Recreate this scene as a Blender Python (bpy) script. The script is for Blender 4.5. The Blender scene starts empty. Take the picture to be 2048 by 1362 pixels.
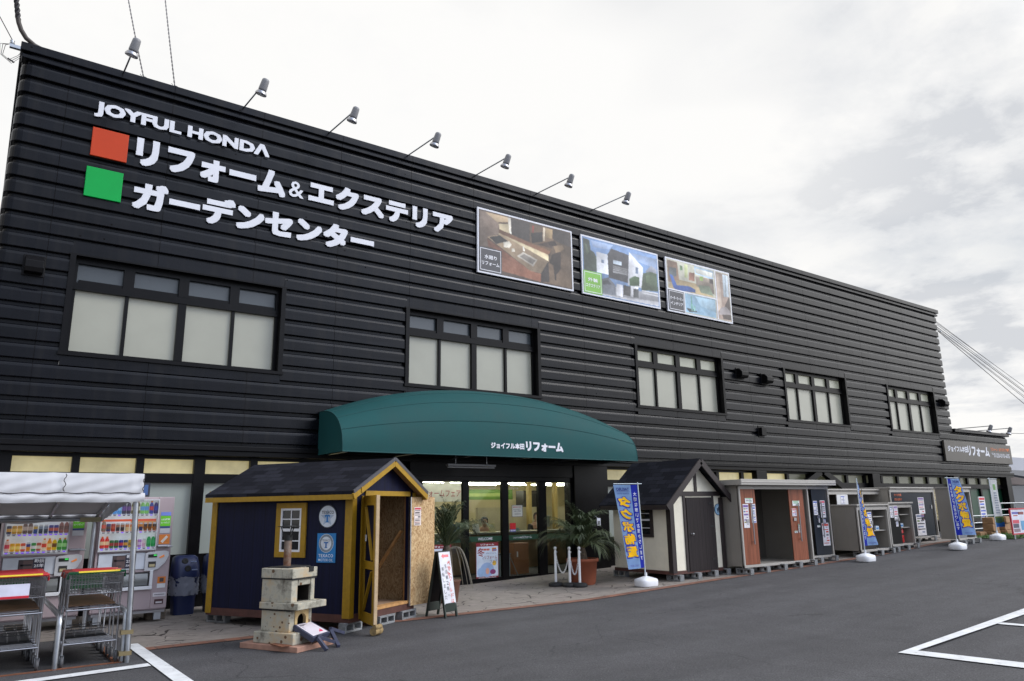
import bpy, math, random
import numpy as np
from mathutils import Vector, Matrix
R = math.radians
SC = bpy.context.scene
COL = SC.collection
rnd = random.Random(11)

# ------------------------------------------------------------------ camera, sky, sun, exposure
def setup():
    cd = bpy.data.cameras.new('Camera'); cam = bpy.data.objects.new('Camera', cd); COL.objects.link(cam)
    yaw, pitch, roll = 0.629237620, 0.222389223, -0.015084168
    f = Vector((math.sin(yaw)*math.cos(pitch), math.cos(yaw)*math.cos(pitch), math.sin(pitch)))
    r = Vector((math.cos(yaw), -math.sin(yaw), 0)); u = r.cross(f)
    r2 = r*math.cos(roll)+u*math.sin(roll); u2 = u*math.cos(roll)-r*math.sin(roll)
    m = Matrix((r2, u2, -f)).transposed().to_4x4()
    m.translation = Vector((-0.9122, -14.5694, 1.5373))
    cam.matrix_world = m
    cd.sensor_fit = 'HORIZONTAL'; cd.sensor_width = 36; cd.lens = 1478.4134/2048*36
    cd.clip_start = .05; cd.clip_end = 2000
    SC.camera = cam
    vs = SC.view_settings
    SC.display_settings.display_device = 'sRGB'
    vs.view_transform = 'Standard'; vs.look = 'None'; vs.gamma = 1; vs.use_curve_mapping = False
    vs.exposure = 0.0
    SUN_EL, SUN_AZ = 38.0, 132.0      # veiled, in front of the shop and to its right; azimuth from +Y towards +X
    w = bpy.data.worlds.new('World'); SC.world = w; w.use_nodes = True
    nt = w.node_tree; nt.nodes.clear(); N = nt.nodes.new; L = nt.links.new
    out = N('ShaderNodeOutputWorld')
    sky = N('ShaderNodeTexSky'); sky.sky_type = 'NISHITA'; sky.sun_disc = False
    sky.sun_elevation = R(SUN_EL); sky.sun_rotation = R(SUN_AZ); sky.air_density = 1.2; sky.dust_density = 3
    bg1 = N('ShaderNodeBackground'); bg1.inputs[1].default_value = .1; L(sky.outputs[0], bg1.inputs[0])
    tc = N('ShaderNodeTexCoord')
    # flatten direction onto a cloud layer so the clouds lie as sheets toward the horizon
    sx = N('ShaderNodeSeparateXYZ'); L(tc.outputs['Generated'], sx.inputs[0])
    mx = N('ShaderNodeMath'); mx.operation = 'MAXIMUM'; mx.inputs[1].default_value = 0.0; L(sx.outputs[2], mx.inputs[0])
    ad = N('ShaderNodeMath'); ad.operation = 'ADD'; ad.inputs[1].default_value = .16; L(mx.outputs[0], ad.inputs[0])
    dv = N('ShaderNodeVectorMath'); dv.operation = 'DIVIDE'; L(tc.outputs['Generated'], dv.inputs[0])
    cb = N('ShaderNodeCombineXYZ')
    for i in range(3): L(ad.outputs[0], cb.inputs[i])
    L(cb.outputs[0], dv.inputs[1])
    def noise(scale, det, rough, dist=0., off=(0, 0, 0)):
        mp = N('ShaderNodeMapping'); L(dv.outputs[0], mp.inputs[0]); mp.inputs['Location'].default_value = off
        n = N('ShaderNodeTexNoise'); n.inputs['Scale'].default_value = scale; n.inputs['Detail'].default_value = det
        n.inputs['Roughness'].default_value = rough; n.inputs['Distortion'].default_value = dist
        L(mp.outputs[0], n.inputs['Vector']); return n.outputs['Fac']
    n1 = noise(1.5, 12, .60, .2, (3, 14, 1)); n2 = noise(.55, 4, .5, .2, (7, 2, 0))
    n3 = noise(5.2, 8, .6, .3, (9, 3, 2)); wsum = N('ShaderNodeMix'); wsum.data_type = 'FLOAT'; wsum.inputs[0].default_value = .30; L(n1, wsum.inputs[2]); L(n3, wsum.inputs[3])
    cr = N('ShaderNodeValToRGB'); L(wsum.outputs[0], cr.inputs[0]); e = cr.color_ramp.elements
    e[0].position = .40; e[0].color = (.68, .70, .735, 1); e[1].position = .545; e[1].color = (1.0, .99, .97, 1)
    x = cr.color_ramp.elements.new(.45); x.color = (.83, .84, .855, 1)
    x = cr.color_ramp.elements.new(.50); x.color = (.92, .92, .92, 1)
    # the clouds are thinner and greyer away from the veiled sun
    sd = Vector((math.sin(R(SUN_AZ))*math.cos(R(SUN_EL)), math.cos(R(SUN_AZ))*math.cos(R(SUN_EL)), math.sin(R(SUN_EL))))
    nrm = N('ShaderNodeVectorMath'); nrm.operation = 'NORMALIZE'; L(tc.outputs['Generated'], nrm.inputs[0])
    dt = N('ShaderNodeVectorMath'); dt.operation = 'DOT_PRODUCT'; L(nrm.outputs[0], dt.inputs[0]); dt.inputs[1].default_value = sd
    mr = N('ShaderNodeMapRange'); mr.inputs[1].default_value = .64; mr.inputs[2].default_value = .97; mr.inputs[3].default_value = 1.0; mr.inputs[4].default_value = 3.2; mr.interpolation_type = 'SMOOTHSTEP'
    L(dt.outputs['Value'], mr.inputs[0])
    def dirmask(v, a, b, top=1.):
        d_ = N('ShaderNodeVectorMath'); d_.operation = 'DOT_PRODUCT'; L(nrm.outputs[0], d_.inputs[0]); d_.inputs[1].default_value = Vector(v).normalized()
        m_ = N('ShaderNodeMapRange'); m_.inputs[1].default_value = a; m_.inputs[2].default_value = b; m_.interpolation_type = 'SMOOTHSTEP'; m_.inputs[4].default_value = top; L(d_.outputs['Value'], m_.inputs[0]); return m_.outputs[0]
    def blend(fac, a, col, mode='MIX'):
        x_ = N('ShaderNodeMix'); x_.data_type = 'RGBA'; x_.blend_type = mode; L(fac, x_.inputs['Factor']); L(a, x_.inputs['A']); x_.inputs['B'].default_value = (*col, 1); return x_.outputs['Result']
    # thin bright veil over the shop, bluer clear air high up behind the viewer
    cc = blend(dirmask((.30, .80, .52), .70, .93, .82), cr.outputs[0], (.985, .98, .97))
    cc = blend(dirmask((-.1, -.72, .68), .45, .85), cc, (.76, .85, 1.04), 'MULTIPLY')
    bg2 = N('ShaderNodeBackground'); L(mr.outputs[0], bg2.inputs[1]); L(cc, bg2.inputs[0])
    gap = N('ShaderNodeValToRGB'); L(n2, gap.inputs[0]); g = gap.color_ramp.elements
    g[0].position = .22; g[0].color = (.6, .6, .6, 1); g[1].position = .33; g[1].color = (1, 1, 1, 1)
    ms = N('ShaderNodeMixShader'); L(gap.outputs[0], ms.inputs[0]); L(bg1.outputs[0], ms.inputs[1]); L(bg2.outputs[0], ms.inputs[2])
    L(ms.outputs[0], out.inputs[0])
    sl = bpy.data.lights.new('sun', 'SUN'); sl.energy = 1.5; sl.angle = R(26); sl.color = (1, .95, .88)
    so = bpy.data.objects.new('sun', sl); COL.objects.link(so)
    so.rotation_euler = sd.to_track_quat('Z', 'Y').to_euler()
setup()

# ------------------------------------------------------------------ helpers
def lin(c): return c/12.92 if c <= .04045 else ((c+.055)/1.055)**2.4
def S(r, g, b, k=1.0): return tuple(lin(x/255)*k for x in (r, g, b))
GX = [-80, 8.5, 12.2, 15.1, 18.7, 22, 26, 32, 400]; GZ = [-.13, -.13, -.01, .07, .18, .36, .45, .50, .55]
def gz(x):
    for i in range(len(GX)-1):
        if x <= GX[i+1]: return GZ[i]+(GZ[i+1]-GZ[i])*(x-GX[i])/(GX[i+1]-GX[i])
    return GZ[-1]

class MB:
    def __init__(s, M=None): s.v = []; s.f = []; s.mi = []; s.sm = []; s.c = []; s.M = M
    def add(s, vs, fs, m=0, smooth=False, col=None):
        k = len(s.v)
        for p in vs:
            p = Vector(p); s.v.append(s.M @ p if s.M else p)
        for f in fs:
            s.f.append([k+i for i in f]); s.mi.append(m); s.sm.append(smooth); s.c.append(col)
        return s
    def box(s, x0, x1, y0, y1, z0, z1, m=0, col=None):
        v = [(x0, y0, z0), (x1, y0, z0), (x1, y1, z0), (x0, y1, z0), (x0, y0, z1), (x1, y0, z1), (x1, y1, z1), (x0, y1, z1)]
        return s.add(v, [(0, 3, 2, 1), (4, 5, 6, 7), (0, 1, 5, 4), (1, 2, 6, 5), (2, 3, 7, 6), (3, 0, 4, 7)], m, False, col)
    def beam(s, a, b, w, h, up=(0, 0, 1), m=0, col=None):
        a = Vector(a); b = Vector(b); d = (b-a).normalized(); up = Vector(up)
        r = d.cross(up).normalized(); u = r.cross(d).normalized(); r *= w/2; u *= h/2
        v = [a-r-u, a+r-u, a+r+u, a-r+u, b-r-u, b+r-u, b+r+u, b-r+u]
        return s.add(v, [(0, 1, 2, 3), (7, 6, 5, 4), (1, 0, 4, 5), (2, 1, 5, 6), (3, 2, 6, 7), (0, 3, 7, 4)], m, False, col)
    def tube(s, pts, r, n=8, m=0, closed=False, col=None):
        P = [Vector(p) for p in pts]; L = len(P); rr = r if isinstance(r, (list, tuple)) else [r]*L
        vs = []; fs = []; pu = None
        for i in range(L):
            if closed: d = P[(i+1) % L]-P[i-1]
            else: d = P[min(i+1, L-1)]-P[max(i-1, 0)]
            d.normalize()
            if pu is None:
                a = Vector((0, 0, 1)) if abs(d.z) < .9 else Vector((1, 0, 0)); pu = (a-d*a.dot(d)).normalized()
            else: pu = (pu-d*pu.dot(d)).normalized()
            w = d.cross(pu)
            for k in range(n):
                t = 2*math.pi*k/n; vs.append(P[i]+(pu*math.cos(t)+w*math.sin(t))*rr[i])
        for i in range(L if closed else L-1):
            j = (i+1) % L
            for k in range(n): fs.append((i*n+k, i*n+(k+1) % n, j*n+(k+1) % n, j*n+k))
        s.add(vs, fs, m, n > 5, col)
        if not closed:
            s.add([vs[k] for k in range(n)][::-1] if False else vs[:n], [tuple(reversed(range(n)))], m, False, col)
            s.add(vs[-n:], [tuple(range(n))], m, False, col)
        return s
    def lathe(s, prof, c=(0, 0, 0), n=16, m=0, smooth=True, col=None):
        c = Vector(c); vs = []; fs = []
        for r, z in prof:
            for k in range(n):
                t = 2*math.pi*k/n; vs.append(c+Vector((r*math.cos(t), r*math.sin(t), z)))
        for i in range(len(prof)-1):
            for k in range(n): fs.append((i*n+k, i*n+(k+1) % n, (i+1)*n+(k+1) % n, (i+1)*n+k))
        s.add(vs, fs, m, smooth, col)
        if prof[0][0] > .0005: s.add(vs[:n], [tuple(reversed(range(n)))], m, False, col)
        if prof[-1][0] > .0005: s.add(vs[-n:], [tuple(range(n))], m, False, col)
        return s
    def poly(s, pts, m=0, col=None, smooth=False): return s.add(pts, [tuple(range(len(pts)))], m, smooth, col)
    def prism(s, pts, d, m=0, col=None):
        d = Vector(d); a = [Vector(p) for p in pts]; n = len(a); b = [p+d for p in a]
        return s.add(a+b, [tuple(range(n)), tuple(range(2*n-1, n-1, -1))]+[((i+1) % n, i, n+i, n+(i+1) % n) for i in range(n)], m, False, col)
    def grid(s, fn, nu, nv, m=0, smooth=True, col=None):
        vs = [fn(i/nu, j/nv) for j in range(nv+1) for i in range(nu+1)]
        fs = [(j*(nu+1)+i, j*(nu+1)+i+1, (j+1)*(nu+1)+i+1, (j+1)*(nu+1)+i) for j in range(nv) for i in range(nu)]
        return s.add(vs, fs, m, smooth, col)
    def build(s, name, mats, parent=None, bevel=0, fix=True, label=None, loc=None):
        me = bpy.data.meshes.new(name); me.from_pydata([tuple(v) for v in s.v], [], s.f)
        if not isinstance(mats, (list, tuple)): mats = [mats]
        for m in mats: me.materials.append(m)
        me.polygons.foreach_set('material_index', s.mi); me.polygons.foreach_set('use_smooth', s.sm)
        if any(c is not None for c in s.c):
            at = me.attributes.new('Col', 'FLOAT_COLOR', 'FACE'); buf = []
            for c in s.c: buf += list((c or (.5, .5, .5))[:3])+[1.]
            at.data.foreach_set('color', buf)
        me.update()
        o = bpy.data.objects.new(name, me); COL.objects.link(o)
        if parent: o.parent = parent
        if loc: o.location = loc
        if bevel:
            b = o.modifiers.new('bevel', 'BEVEL'); b.width = bevel; b.segments = 2; b.limit_method = 'ANGLE'; b.angle_limit = R(40)
        if label: o['label'] = label
        return o

def tag(o, label, cat, group=None, kind=None):
    if label: o['label'] = label
    if cat: o['category'] = cat
    if group: o['group'] = group
    if kind: o['kind'] = kind
    return o
def thing(name, label, cat, loc=(0, 0, 0), rz=0, group=None):
    o = bpy.data.objects.new(name, None); COL.objects.link(o); o.empty_display_size = .2
    o.location = loc; o.rotation_euler = (0, 0, rz); return tag(o, label, cat, group)
def struct(o): o['kind'] = 'structure'; return o
def dup(root, loc, rz=None, label=None, group=None):
    def cp(o, par):
        c = o.copy(); COL.objects.link(c)
        if par: c.parent = par
        for ch in list(o.children): cp(ch, c)
        return c
    r = cp(root, None); r.location = loc
    if rz is not None: r.rotation_euler = (0, 0, rz)
    if label: r['label'] = label
    if group: r['group'] = group
    return r

# ------------------------------------------------------------------ text
_tc = {}
def glyphs(body, bold=0., line=1.0, align='LEFT', spacing=1.0, res=2):
    key = (body, bold, line, align, spacing, res)
    if key in _tc: return _tc[key]
    c = bpy.data.curves.new('lettering', 'FONT'); c.body = body; c.offset = bold if bold <= .022 else .012; c.space_line = line; c.align_x = align
    c.space_character = spacing; c.resolution_u = res
    o = bpy.data.objects.new('lettering', c)
    me = o.to_mesh(); vs = [v.co.copy() for v in me.vertices]; fs = [tuple(p.vertices) for p in me.polygons]
    o.to_mesh_clear(); bpy.data.objects.remove(o); bpy.data.curves.remove(c)
    if bold > .022:      # heavy weight: overlapping shifted copies, each a hair above the last
        r = bold-.012; base, bf = vs, fs; vs, fs = [], []
        for i, (a, b) in enumerate(((0, 0), (1, 1), (-1, 1), (1, -1), (-1, -1), (1, 0), (-1, 0), (0, 1), (0, -1))):
            k = len(vs); vs += [Vector((v.x+a*r, v.y+b*r, i*.00012)) for v in base]; fs += [tuple(k+j for j in f) for f in bf]
    _tc[key] = (vs, fs); return vs, fs
def put_text(mb, body, fn, w, h=None, bold=0., m=0, col=None, mirror=False, halign='L', **kw):
    """fit the lettering to a w x h box and map each (u, v) of that box by fn"""
    vs, fs = glyphs(body, bold, **kw)
    x0 = min(v.x for v in vs); x1 = max(v.x for v in vs); y0 = min(v.y for v in vs); y1 = max(v.y for v in vs)
    sx = w/(x1-x0); sy = sx if h is None else h/(y1-y0)
    out = []
    for v in vs:
        a, b = (v.x-x0)*sx, (v.y-y0)*sy; p = Vector(fn(a, b))
        if v.z: d = w*.01; p = p+(Vector(fn(a+d, b))-p).cross(Vector(fn(a, b+d))-p).normalized()*v.z*max(1, min(3, w))
        out.append(p)
    mb.add(out, [tuple(reversed(f)) if mirror else f for f in fs], m, False, col)
    return mb

# ------------------------------------------------------------------ materials
def nodes(name):
    m = bpy.data.materials.new(name); m.use_nodes = True; nt = m.node_tree
    b = nt.nodes['Principled BSDF']; return m, nt, b, nt.nodes.new, nt.links.new
def mat(name, col, rough=.5, metal=0., var=0., vs=3., bump=0., bs=60., spec=.5, streak=False, dirt=None, dscale=2., dpos=(.55, .7)):
    m, nt, b, N, L = nodes(name)
    b.inputs['Base Color'].default_value = (*col, 1); b.inputs['Roughness'].default_value = rough
    b.inputs['Metallic'].default_value = metal; b.inputs['Specular IOR Level'].default_value = spec
    tc = N('ShaderNodeTexCoord'); src = tc.outputs['Object']
    if streak:
        mp = N('ShaderNodeMapping'); L(src, mp.inputs[0]); mp.inputs['Scale'].default_value = (1, 1, .12); src = mp.outputs[0]
    cur = None
    if var:
        n = N('ShaderNodeTexNoise'); n.inputs['Scale'].default_value = vs; n.inputs['Detail'].default_value = 6; n.inputs['Roughness'].default_value = .6; L(src, n.inputs[0])
        r = N('ShaderNodeMapRange'); r.inputs[1].default_value = .3; r.inputs[2].default_value = .7; r.inputs[3].default_value = 1-var; r.inputs[4].default_value = 1+var; L(n.outputs[0], r.inputs[0])
        x = N('ShaderNodeVectorMath'); x.operation = 'SCALE'; x.inputs[0].default_value = col; L(r.outputs[0], x.inputs['Scale']); cur = x.outputs[0]
        rr = N('ShaderNodeMapRange'); rr.inputs[3].default_value = max(0, rough-.1); rr.inputs[4].default_value = min(1, rough+.1); L(n.outputs[0], rr.inputs[0]); L(rr.outputs[0], b.inputs['Roughness'])
    if dirt:
        n = N('ShaderNodeTexNoise'); n.inputs['Scale'].default_value = dscale; n.inputs['Detail'].default_value = 8; n.inputs['Roughness'].default_value = .7; L(src, n.inputs[0])
        r = N('ShaderNodeMapRange'); r.inputs[1].default_value = dpos[0]; r.inputs[2].default_value = dpos[1]; L(n.outputs[0], r.inputs[0])
        x = N('ShaderNodeMix'); x.data_type = 'RGBA'; L(r.outputs[0], x.inputs['Factor']); x.inputs['B'].default_value = (*dirt, 1)
        if cur: L(cur, x.inputs['A'])
        else: x.inputs['A'].default_value = (*col, 1)
        cur = x.outputs['Result']
    if cur: L(cur, b.inputs['Base Color'])
    if bump:
        n = N('ShaderNodeTexNoise'); n.inputs['Scale'].default_value = bs; n.inputs['Detail'].default_value = 4; L(tc.outputs['Object'], n.inputs[0])
        bp = N('ShaderNodeBump'); bp.inputs['Strength'].default_value = bump; bp.inputs['Distance'].default_value = .01; L(n.outputs[0], bp.inputs['Height']); L(bp.outputs[0], b.inputs['Normal'])
    return m
def emit(name, col, st):
    m = bpy.data.materials.new(name); m.use_nodes = True; nt = m.node_tree; b = nt.nodes['Principled BSDF']
    b.inputs['Base Color'].default_value = (*col, 1); b.inputs['Emission Color'].default_value = (*col, 1); b.inputs['Emission Strength'].default_value = st
    b.inputs['Roughness'].default_value = .3; return m
def print_mat(name, rough=.45, glow=0., trans=0.):
    m, nt, b, N, L = nodes(name); a = N('ShaderNodeAttribute'); a.attribute_name = 'Col'
    tc = N('ShaderNodeTexCoord'); n = N('ShaderNodeTexNoise'); n.inputs['Scale'].default_value = 4; n.inputs['Detail'].default_value = 8; L(tc.outputs['Object'], n.inputs[0])
    r = N('ShaderNodeMapRange'); r.inputs[1].default_value = .3; r.inputs[2].default_value = .7; r.inputs[3].default_value = .82; r.inputs[4].default_value = 1.12; L(n.outputs[0], r.inputs[0])
    x = N('ShaderNodeVectorMath'); x.operation = 'SCALE'; L(a.outputs['Color'], x.inputs[0]); L(r.outputs[0], x.inputs['Scale'])
    L(x.outputs[0], b.inputs['Base Color']); b.inputs['Roughness'].default_value = rough
    if trans:
        t = N('ShaderNodeBsdfTranslucent'); L(x.outputs[0], t.inputs[0]); mx = N('ShaderNodeMixShader'); mx.inputs[0].default_value = trans
        o = next(q for q in nt.nodes if q.type == 'OUTPUT_MATERIAL'); L(b.outputs[0], mx.inputs[1]); L(t.outputs[0], mx.inputs[2]); L(mx.outputs[0], o.inputs[0])
    if glow: L(x.outputs[0], b.inputs['Emission Color']); b.inputs['Emission Strength'].default_value = glow
    return m
def glass_mat(name, tint=(.86, .9, .87), refl=1.0):
    m = bpy.data.materials.new(name); m.use_nodes = True; nt = m.node_tree; nt.nodes.clear(); N = nt.nodes.new; L = nt.links.new
    o = N('ShaderNodeOutputMaterial'); t = N('ShaderNodeBsdfTransparent'); t.inputs[0].default_value = (*tint, 1)
    g = N('ShaderNodeBsdfGlossy'); g.inputs['Roughness'].default_value = .02; fr = N('ShaderNodeFresnel'); fr.inputs[0].default_value = 1.5
    mu = N('ShaderNodeMath'); mu.operation = 'MULTIPLY'; mu.inputs[1].default_value = refl; L(fr.outputs[0], mu.inputs[0])
    mx = N('ShaderNodeMixShader'); L(mu.outputs[0], mx.inputs[0]); L(t.outputs[0], mx.inputs[1]); L(g.outputs[0], mx.inputs[2]); L(mx.outputs[0], o.inputs[0])
    return m

def siding_mat():
    m, nt, b, N, L = nodes('dark_metal_siding')
    tc = N('ShaderNodeTexCoord'); sx = N('ShaderNodeSeparateXYZ'); L(tc.outputs['Object'], sx.inputs[0])
    # panel joints every 1.765 m along the wall
    a = N('ShaderNodeMath'); a.operation = 'ADD'; a.inputs[1].default_value = 1.765*20+.27; L(sx.outputs[0], a.inputs[0])
    dvn = N('ShaderNodeMath'); dvn.operation = 'DIVIDE'; dvn.inputs[1].default_value = 1.765; L(a.outputs[0], dvn.inputs[0])
    fr = N('ShaderNodeMath'); fr.operation = 'FRACT'; L(dvn.outputs[0], fr.inputs[0])
    fl = N('ShaderNodeMath'); fl.operation = 'FLOOR'; L(dvn.outputs[0], fl.inputs[0])
    jt = N('ShaderNodeMath'); jt.operation = 'LESS_THAN'; jt.inputs[1].default_value = .0055; L(fr.outputs[0], jt.inputs[0])
    # each panel (row x bay) has its own tone
    rz = N('ShaderNodeMath'); rz.operation = 'DIVIDE'; rz.inputs[1].default_value = .3185; L(sx.outputs[2], rz.inputs[0])
    rf = N('ShaderNodeMath'); rf.operation = 'FLOOR'
    ra = N('ShaderNodeMath'); ra.operation = 'ADD'; ra.inputs[1].default_value = .33; L(rz.outputs[0], ra.inputs[0]); L(ra.outputs[0], rf.inputs[0])
    cb = N('ShaderNodeCombineXYZ'); L(fl.outputs[0], cb.inputs[0]); L(rf.outputs[0], cb.inputs[1])
    wn = N('ShaderNodeTexWhiteNoise'); wn.noise_dimensions = '2D'; L(cb.outputs[0], wn.inputs['Vector'])
    n1 = N('ShaderNodeTexNoise'); n1.inputs['Scale'].default_value = .9; n1.inputs['Detail'].default_value = 8; n1.inputs['Roughness'].default_value = .65; L(tc.outputs['Object'], n1.inputs[0])
    mp = N('ShaderNodeMapping'); L(tc.outputs['Object'], mp.inputs[0]); mp.inputs['Scale'].default_value = (5, 5, .35)
    n2 = N('ShaderNodeTexNoise'); n2.inputs['Scale'].default_value = 1.; n2.inputs['Detail'].default_value = 5; L(mp.outputs[0], n2.inputs[0])
    # tone
    r1 = N('ShaderNodeMapRange'); r1.inputs[1].default_value = .3; r1.inputs[2].default_value = .7; r1.inputs[3].default_value = .6; r1.inputs[4].default_value = 1.4; L(n1.outputs[0], r1.inputs[0])
    r2 = N('ShaderNodeMapRange'); r2.inputs[3].default_value = .88; r2.inputs[4].default_value = 1.12; L(wn.outputs[0], r2.inputs[0])
    mu = N('ShaderNodeMath'); mu.operation = 'MULTIPLY'; L(r1.outputs[0], mu.inputs[0]); L(r2.outputs[0], mu.inputs[1])
    sc = N('ShaderNodeVectorMath'); sc.operation = 'SCALE'; sc.inputs[0].default_value = SIDING; L(mu.outputs[0], sc.inputs['Scale'])
    # specks of dirt and droppings
    vo = N('ShaderNodeTexVoronoi'); vo.inputs['Scale'].default_value = 3.2; L(tc.outputs['Object'], vo.inputs['Vector'])
    sp = N('ShaderNodeMath'); sp.operation = 'LESS_THAN'; sp.inputs[1].default_value = .055; L(vo.outputs['Distance'], sp.inputs[0])
    big = N('ShaderNodeTexNoise'); big.inputs['Scale'].default_value = .35; L(tc.outputs['Object'], big.inputs[0])
    bt = N('ShaderNodeMath'); bt.operation = 'GREATER_THAN'; bt.inputs[1].default_value = .47; L(big.outputs[0], bt.inputs[0])
    sm = N('ShaderNodeMath'); sm.operation = 'MULTIPLY'; L(sp.outputs[0], sm.inputs[0]); L(bt.outputs[0], sm.inputs[1])
    mxx = N('ShaderNodeMath'); mxx.operation = 'MAXIMUM'; L(sm.outputs[0], mxx.inputs[0]); L(jt.outputs[0], mxx.inputs[1])
    mc = N('ShaderNodeMix'); mc.data_type = 'RGBA'; L(mxx.outputs[0], mc.inputs['Factor']); L(sc.outputs[0], mc.inputs['A']); mc.inputs['B'].default_value = (.004, .0035, .004, 1)
    ds = N('ShaderNodeMapRange'); ds.inputs[1].default_value = .5; ds.inputs[2].default_value = .75; ds.inputs[4].default_value = .55; L(n2.outputs[0], ds.inputs[0])
    dd = N('ShaderNodeMath'); dd.operation = 'MULTIPLY'; L(ds.outputs[0], dd.inputs[0]); L(n1.outputs[0], dd.inputs[1])
    md = N('ShaderNodeMix'); md.data_type = 'RGBA'; L(dd.outputs[0], md.inputs['Factor']); L(mc.outputs['Result'], md.inputs['A']); md.inputs['B'].default_value = (.022, .02, .018, 1)
    L(md.outputs['Result'], b.inputs['Base Color'])
    r3 = N('ShaderNodeMapRange'); r3.inputs[1].default_value = .3; r3.inputs[2].default_value = .7; r3.inputs[3].default_value = SROUGH-.04; r3.inputs[4].default_value = SROUGH+.06; L(n2.outputs[0], r3.inputs[0])
    mro = N('ShaderNodeMath'); mro.operation = 'MAXIMUM'; L(r3.outputs[0], mro.inputs[0]); L(mxx.outputs[0], mro.inputs[1]); L(mro.outputs[0], b.inputs['Roughness'])
    b.inputs['Specular IOR Level'].default_value = SSPEC
    # oil-canning: each panel is a little buckled
    mp2 = N('ShaderNodeMapping'); L(tc.outputs['Object'], mp2.inputs[0]); mp2.inputs['Scale'].default_value = (.45, 1, 3.1)
    n3 = N('ShaderNodeTexNoise'); n3.inputs['Scale'].default_value = 1.3; n3.inputs['Detail'].default_value = 2; L(mp2.outputs[0], n3.inputs[0])
    bp = N('ShaderNodeBump'); bp.inputs['Strength'].default_value = .12; bp.inputs['Distance'].default_value = .05; L(n3.outputs[0], bp.inputs['Height']); L(bp.outputs[0], b.inputs['Normal'])
    return m
SIDING = (.0030, .0034, .0056); SROUGH = .27; SSPEC = .19

def asphalt_mat():
    m, nt, b, N, L = nodes('asphalt'); tc = N('ShaderNodeTexCoord')
    def nz(s, d=4, r=.6):
        n = N('ShaderNodeTexNoise'); n.inputs['Scale'].default_value = s; n.inputs['Detail'].default_value = d; n.inputs['Roughness'].default_value = r; L(tc.outputs['Object'], n.inputs[0]); return n.outputs[0]
    fine, mid, big = nz(60, 3, .8), nz(2.2, 8, .65), nz(.22, 5)
    def rg(s, a, b_, lo, hi):
        r = N('ShaderNodeMapRange'); r.inputs[1].default_value = a; r.inputs[2].default_value = b_; r.inputs[3].default_value = lo; r.inputs[4].default_value = hi; L(s, r.inputs[0]); return r.outputs[0]
    def mul(a, b_):
        x = N('ShaderNodeMath'); x.operation = 'MULTIPLY'; L(a, x.inputs[0]); L(b_, x.inputs[1]); return x.outputs[0]
    k = mul(mul(rg(fine, .3, .7, .35, 1.65), rg(mid, .3, .7, .88, 1.12)), rg(big, .3, .7, .9, 1.1))
    sc = N('ShaderNodeVectorMath'); sc.operation = 'SCALE'; sc.inputs[0].default_value = (.066, .0645, .068); L(k, sc.inputs['Scale'])
    # filled cracks, darker patches and old stains
    wv = N('ShaderNodeTexNoise'); wv.inputs['Scale'].default_value = 1.1; wv.inputs['Detail'].default_value = 5; L(tc.outputs['Object'], wv.inputs[0])
    wa = N('ShaderNodeVectorMath'); wa.operation = 'MULTIPLY_ADD'; L(wv.outputs['Color'], wa.inputs[0]); wa.inputs[1].default_value = (1.2, 1.2, 0); L(tc.outputs['Object'], wa.inputs[2])
    vc = N('ShaderNodeTexVoronoi'); vc.feature = 'DISTANCE_TO_EDGE'; vc.inputs['Scale'].default_value = .22; L(wa.outputs[0], vc.inputs['Vector'])
    ck = N('ShaderNodeMapRange'); ck.inputs[1].default_value = .0; ck.inputs[2].default_value = .004; ck.inputs[3].default_value = .62; ck.inputs[4].default_value = 1.; L(vc.outputs['Distance'], ck.inputs[0])
    st = nz(.7, 3, .5); stain = rg(st, .64, .74, 1., .85)
    mp_ = N('ShaderNodeMapping'); mp_.inputs['Scale'].default_value = (.25, 3.2, 1); mp_.inputs['Rotation'].default_value = (0, 0, .12); L(tc.outputs['Object'], mp_.inputs[0])
    tr = N('ShaderNodeTexNoise'); tr.inputs['Scale'].default_value = .5; tr.inputs['Detail'].default_value = 6; L(mp_.outputs[0], tr.inputs[0])
    sc2 = N('ShaderNodeVectorMath'); sc2.operation = 'SCALE'; L(sc.outputs[0], sc2.inputs[0]); L(mul(mul(ck.outputs[0], stain), rg(tr.outputs[0], .3, .7, .86, 1.14)), sc2.inputs['Scale']); sc = sc2
    # pale chips of stone
    vo = N('ShaderNodeTexVoronoi'); vo.inputs['Scale'].default_value = 14; L(tc.outputs['Object'], vo.inputs['Vector'])
    wn = N('ShaderNodeMath'); wn.operation = 'LESS_THAN'; wn.inputs[1].default_value = .075; L(vo.outputs['Distance'], wn.inputs[0])
    sx = N('ShaderNodeSeparateColor'); L(vo.outputs['Color'], sx.inputs[0]); gt = N('ShaderNodeMath'); gt.operation = 'GREATER_THAN'; gt.inputs[1].default_value = .72; L(sx.outputs[0], gt.inputs[0])
    mx = N('ShaderNodeMix'); mx.data_type = 'RGBA'; L(mul(wn.outputs[0], gt.outputs[0]), mx.inputs['Factor']); L(sc.outputs[0], mx.inputs['A']); mx.inputs['B'].default_value = (.24, .23, .22, 1)
    L(mx.outputs['Result'], b.inputs['Base Color']); b.inputs['Roughness'].default_value = .82; b.inputs['Specular IOR Level'].default_value = .3
    bp = N('ShaderNodeBump'); bp.inputs['Strength'].default_value = .5; bp.inputs['Distance'].default_value = .008; L(fine, bp.inputs['Height']); L(bp.outputs[0], b.inputs['Normal'])
    return m
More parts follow.
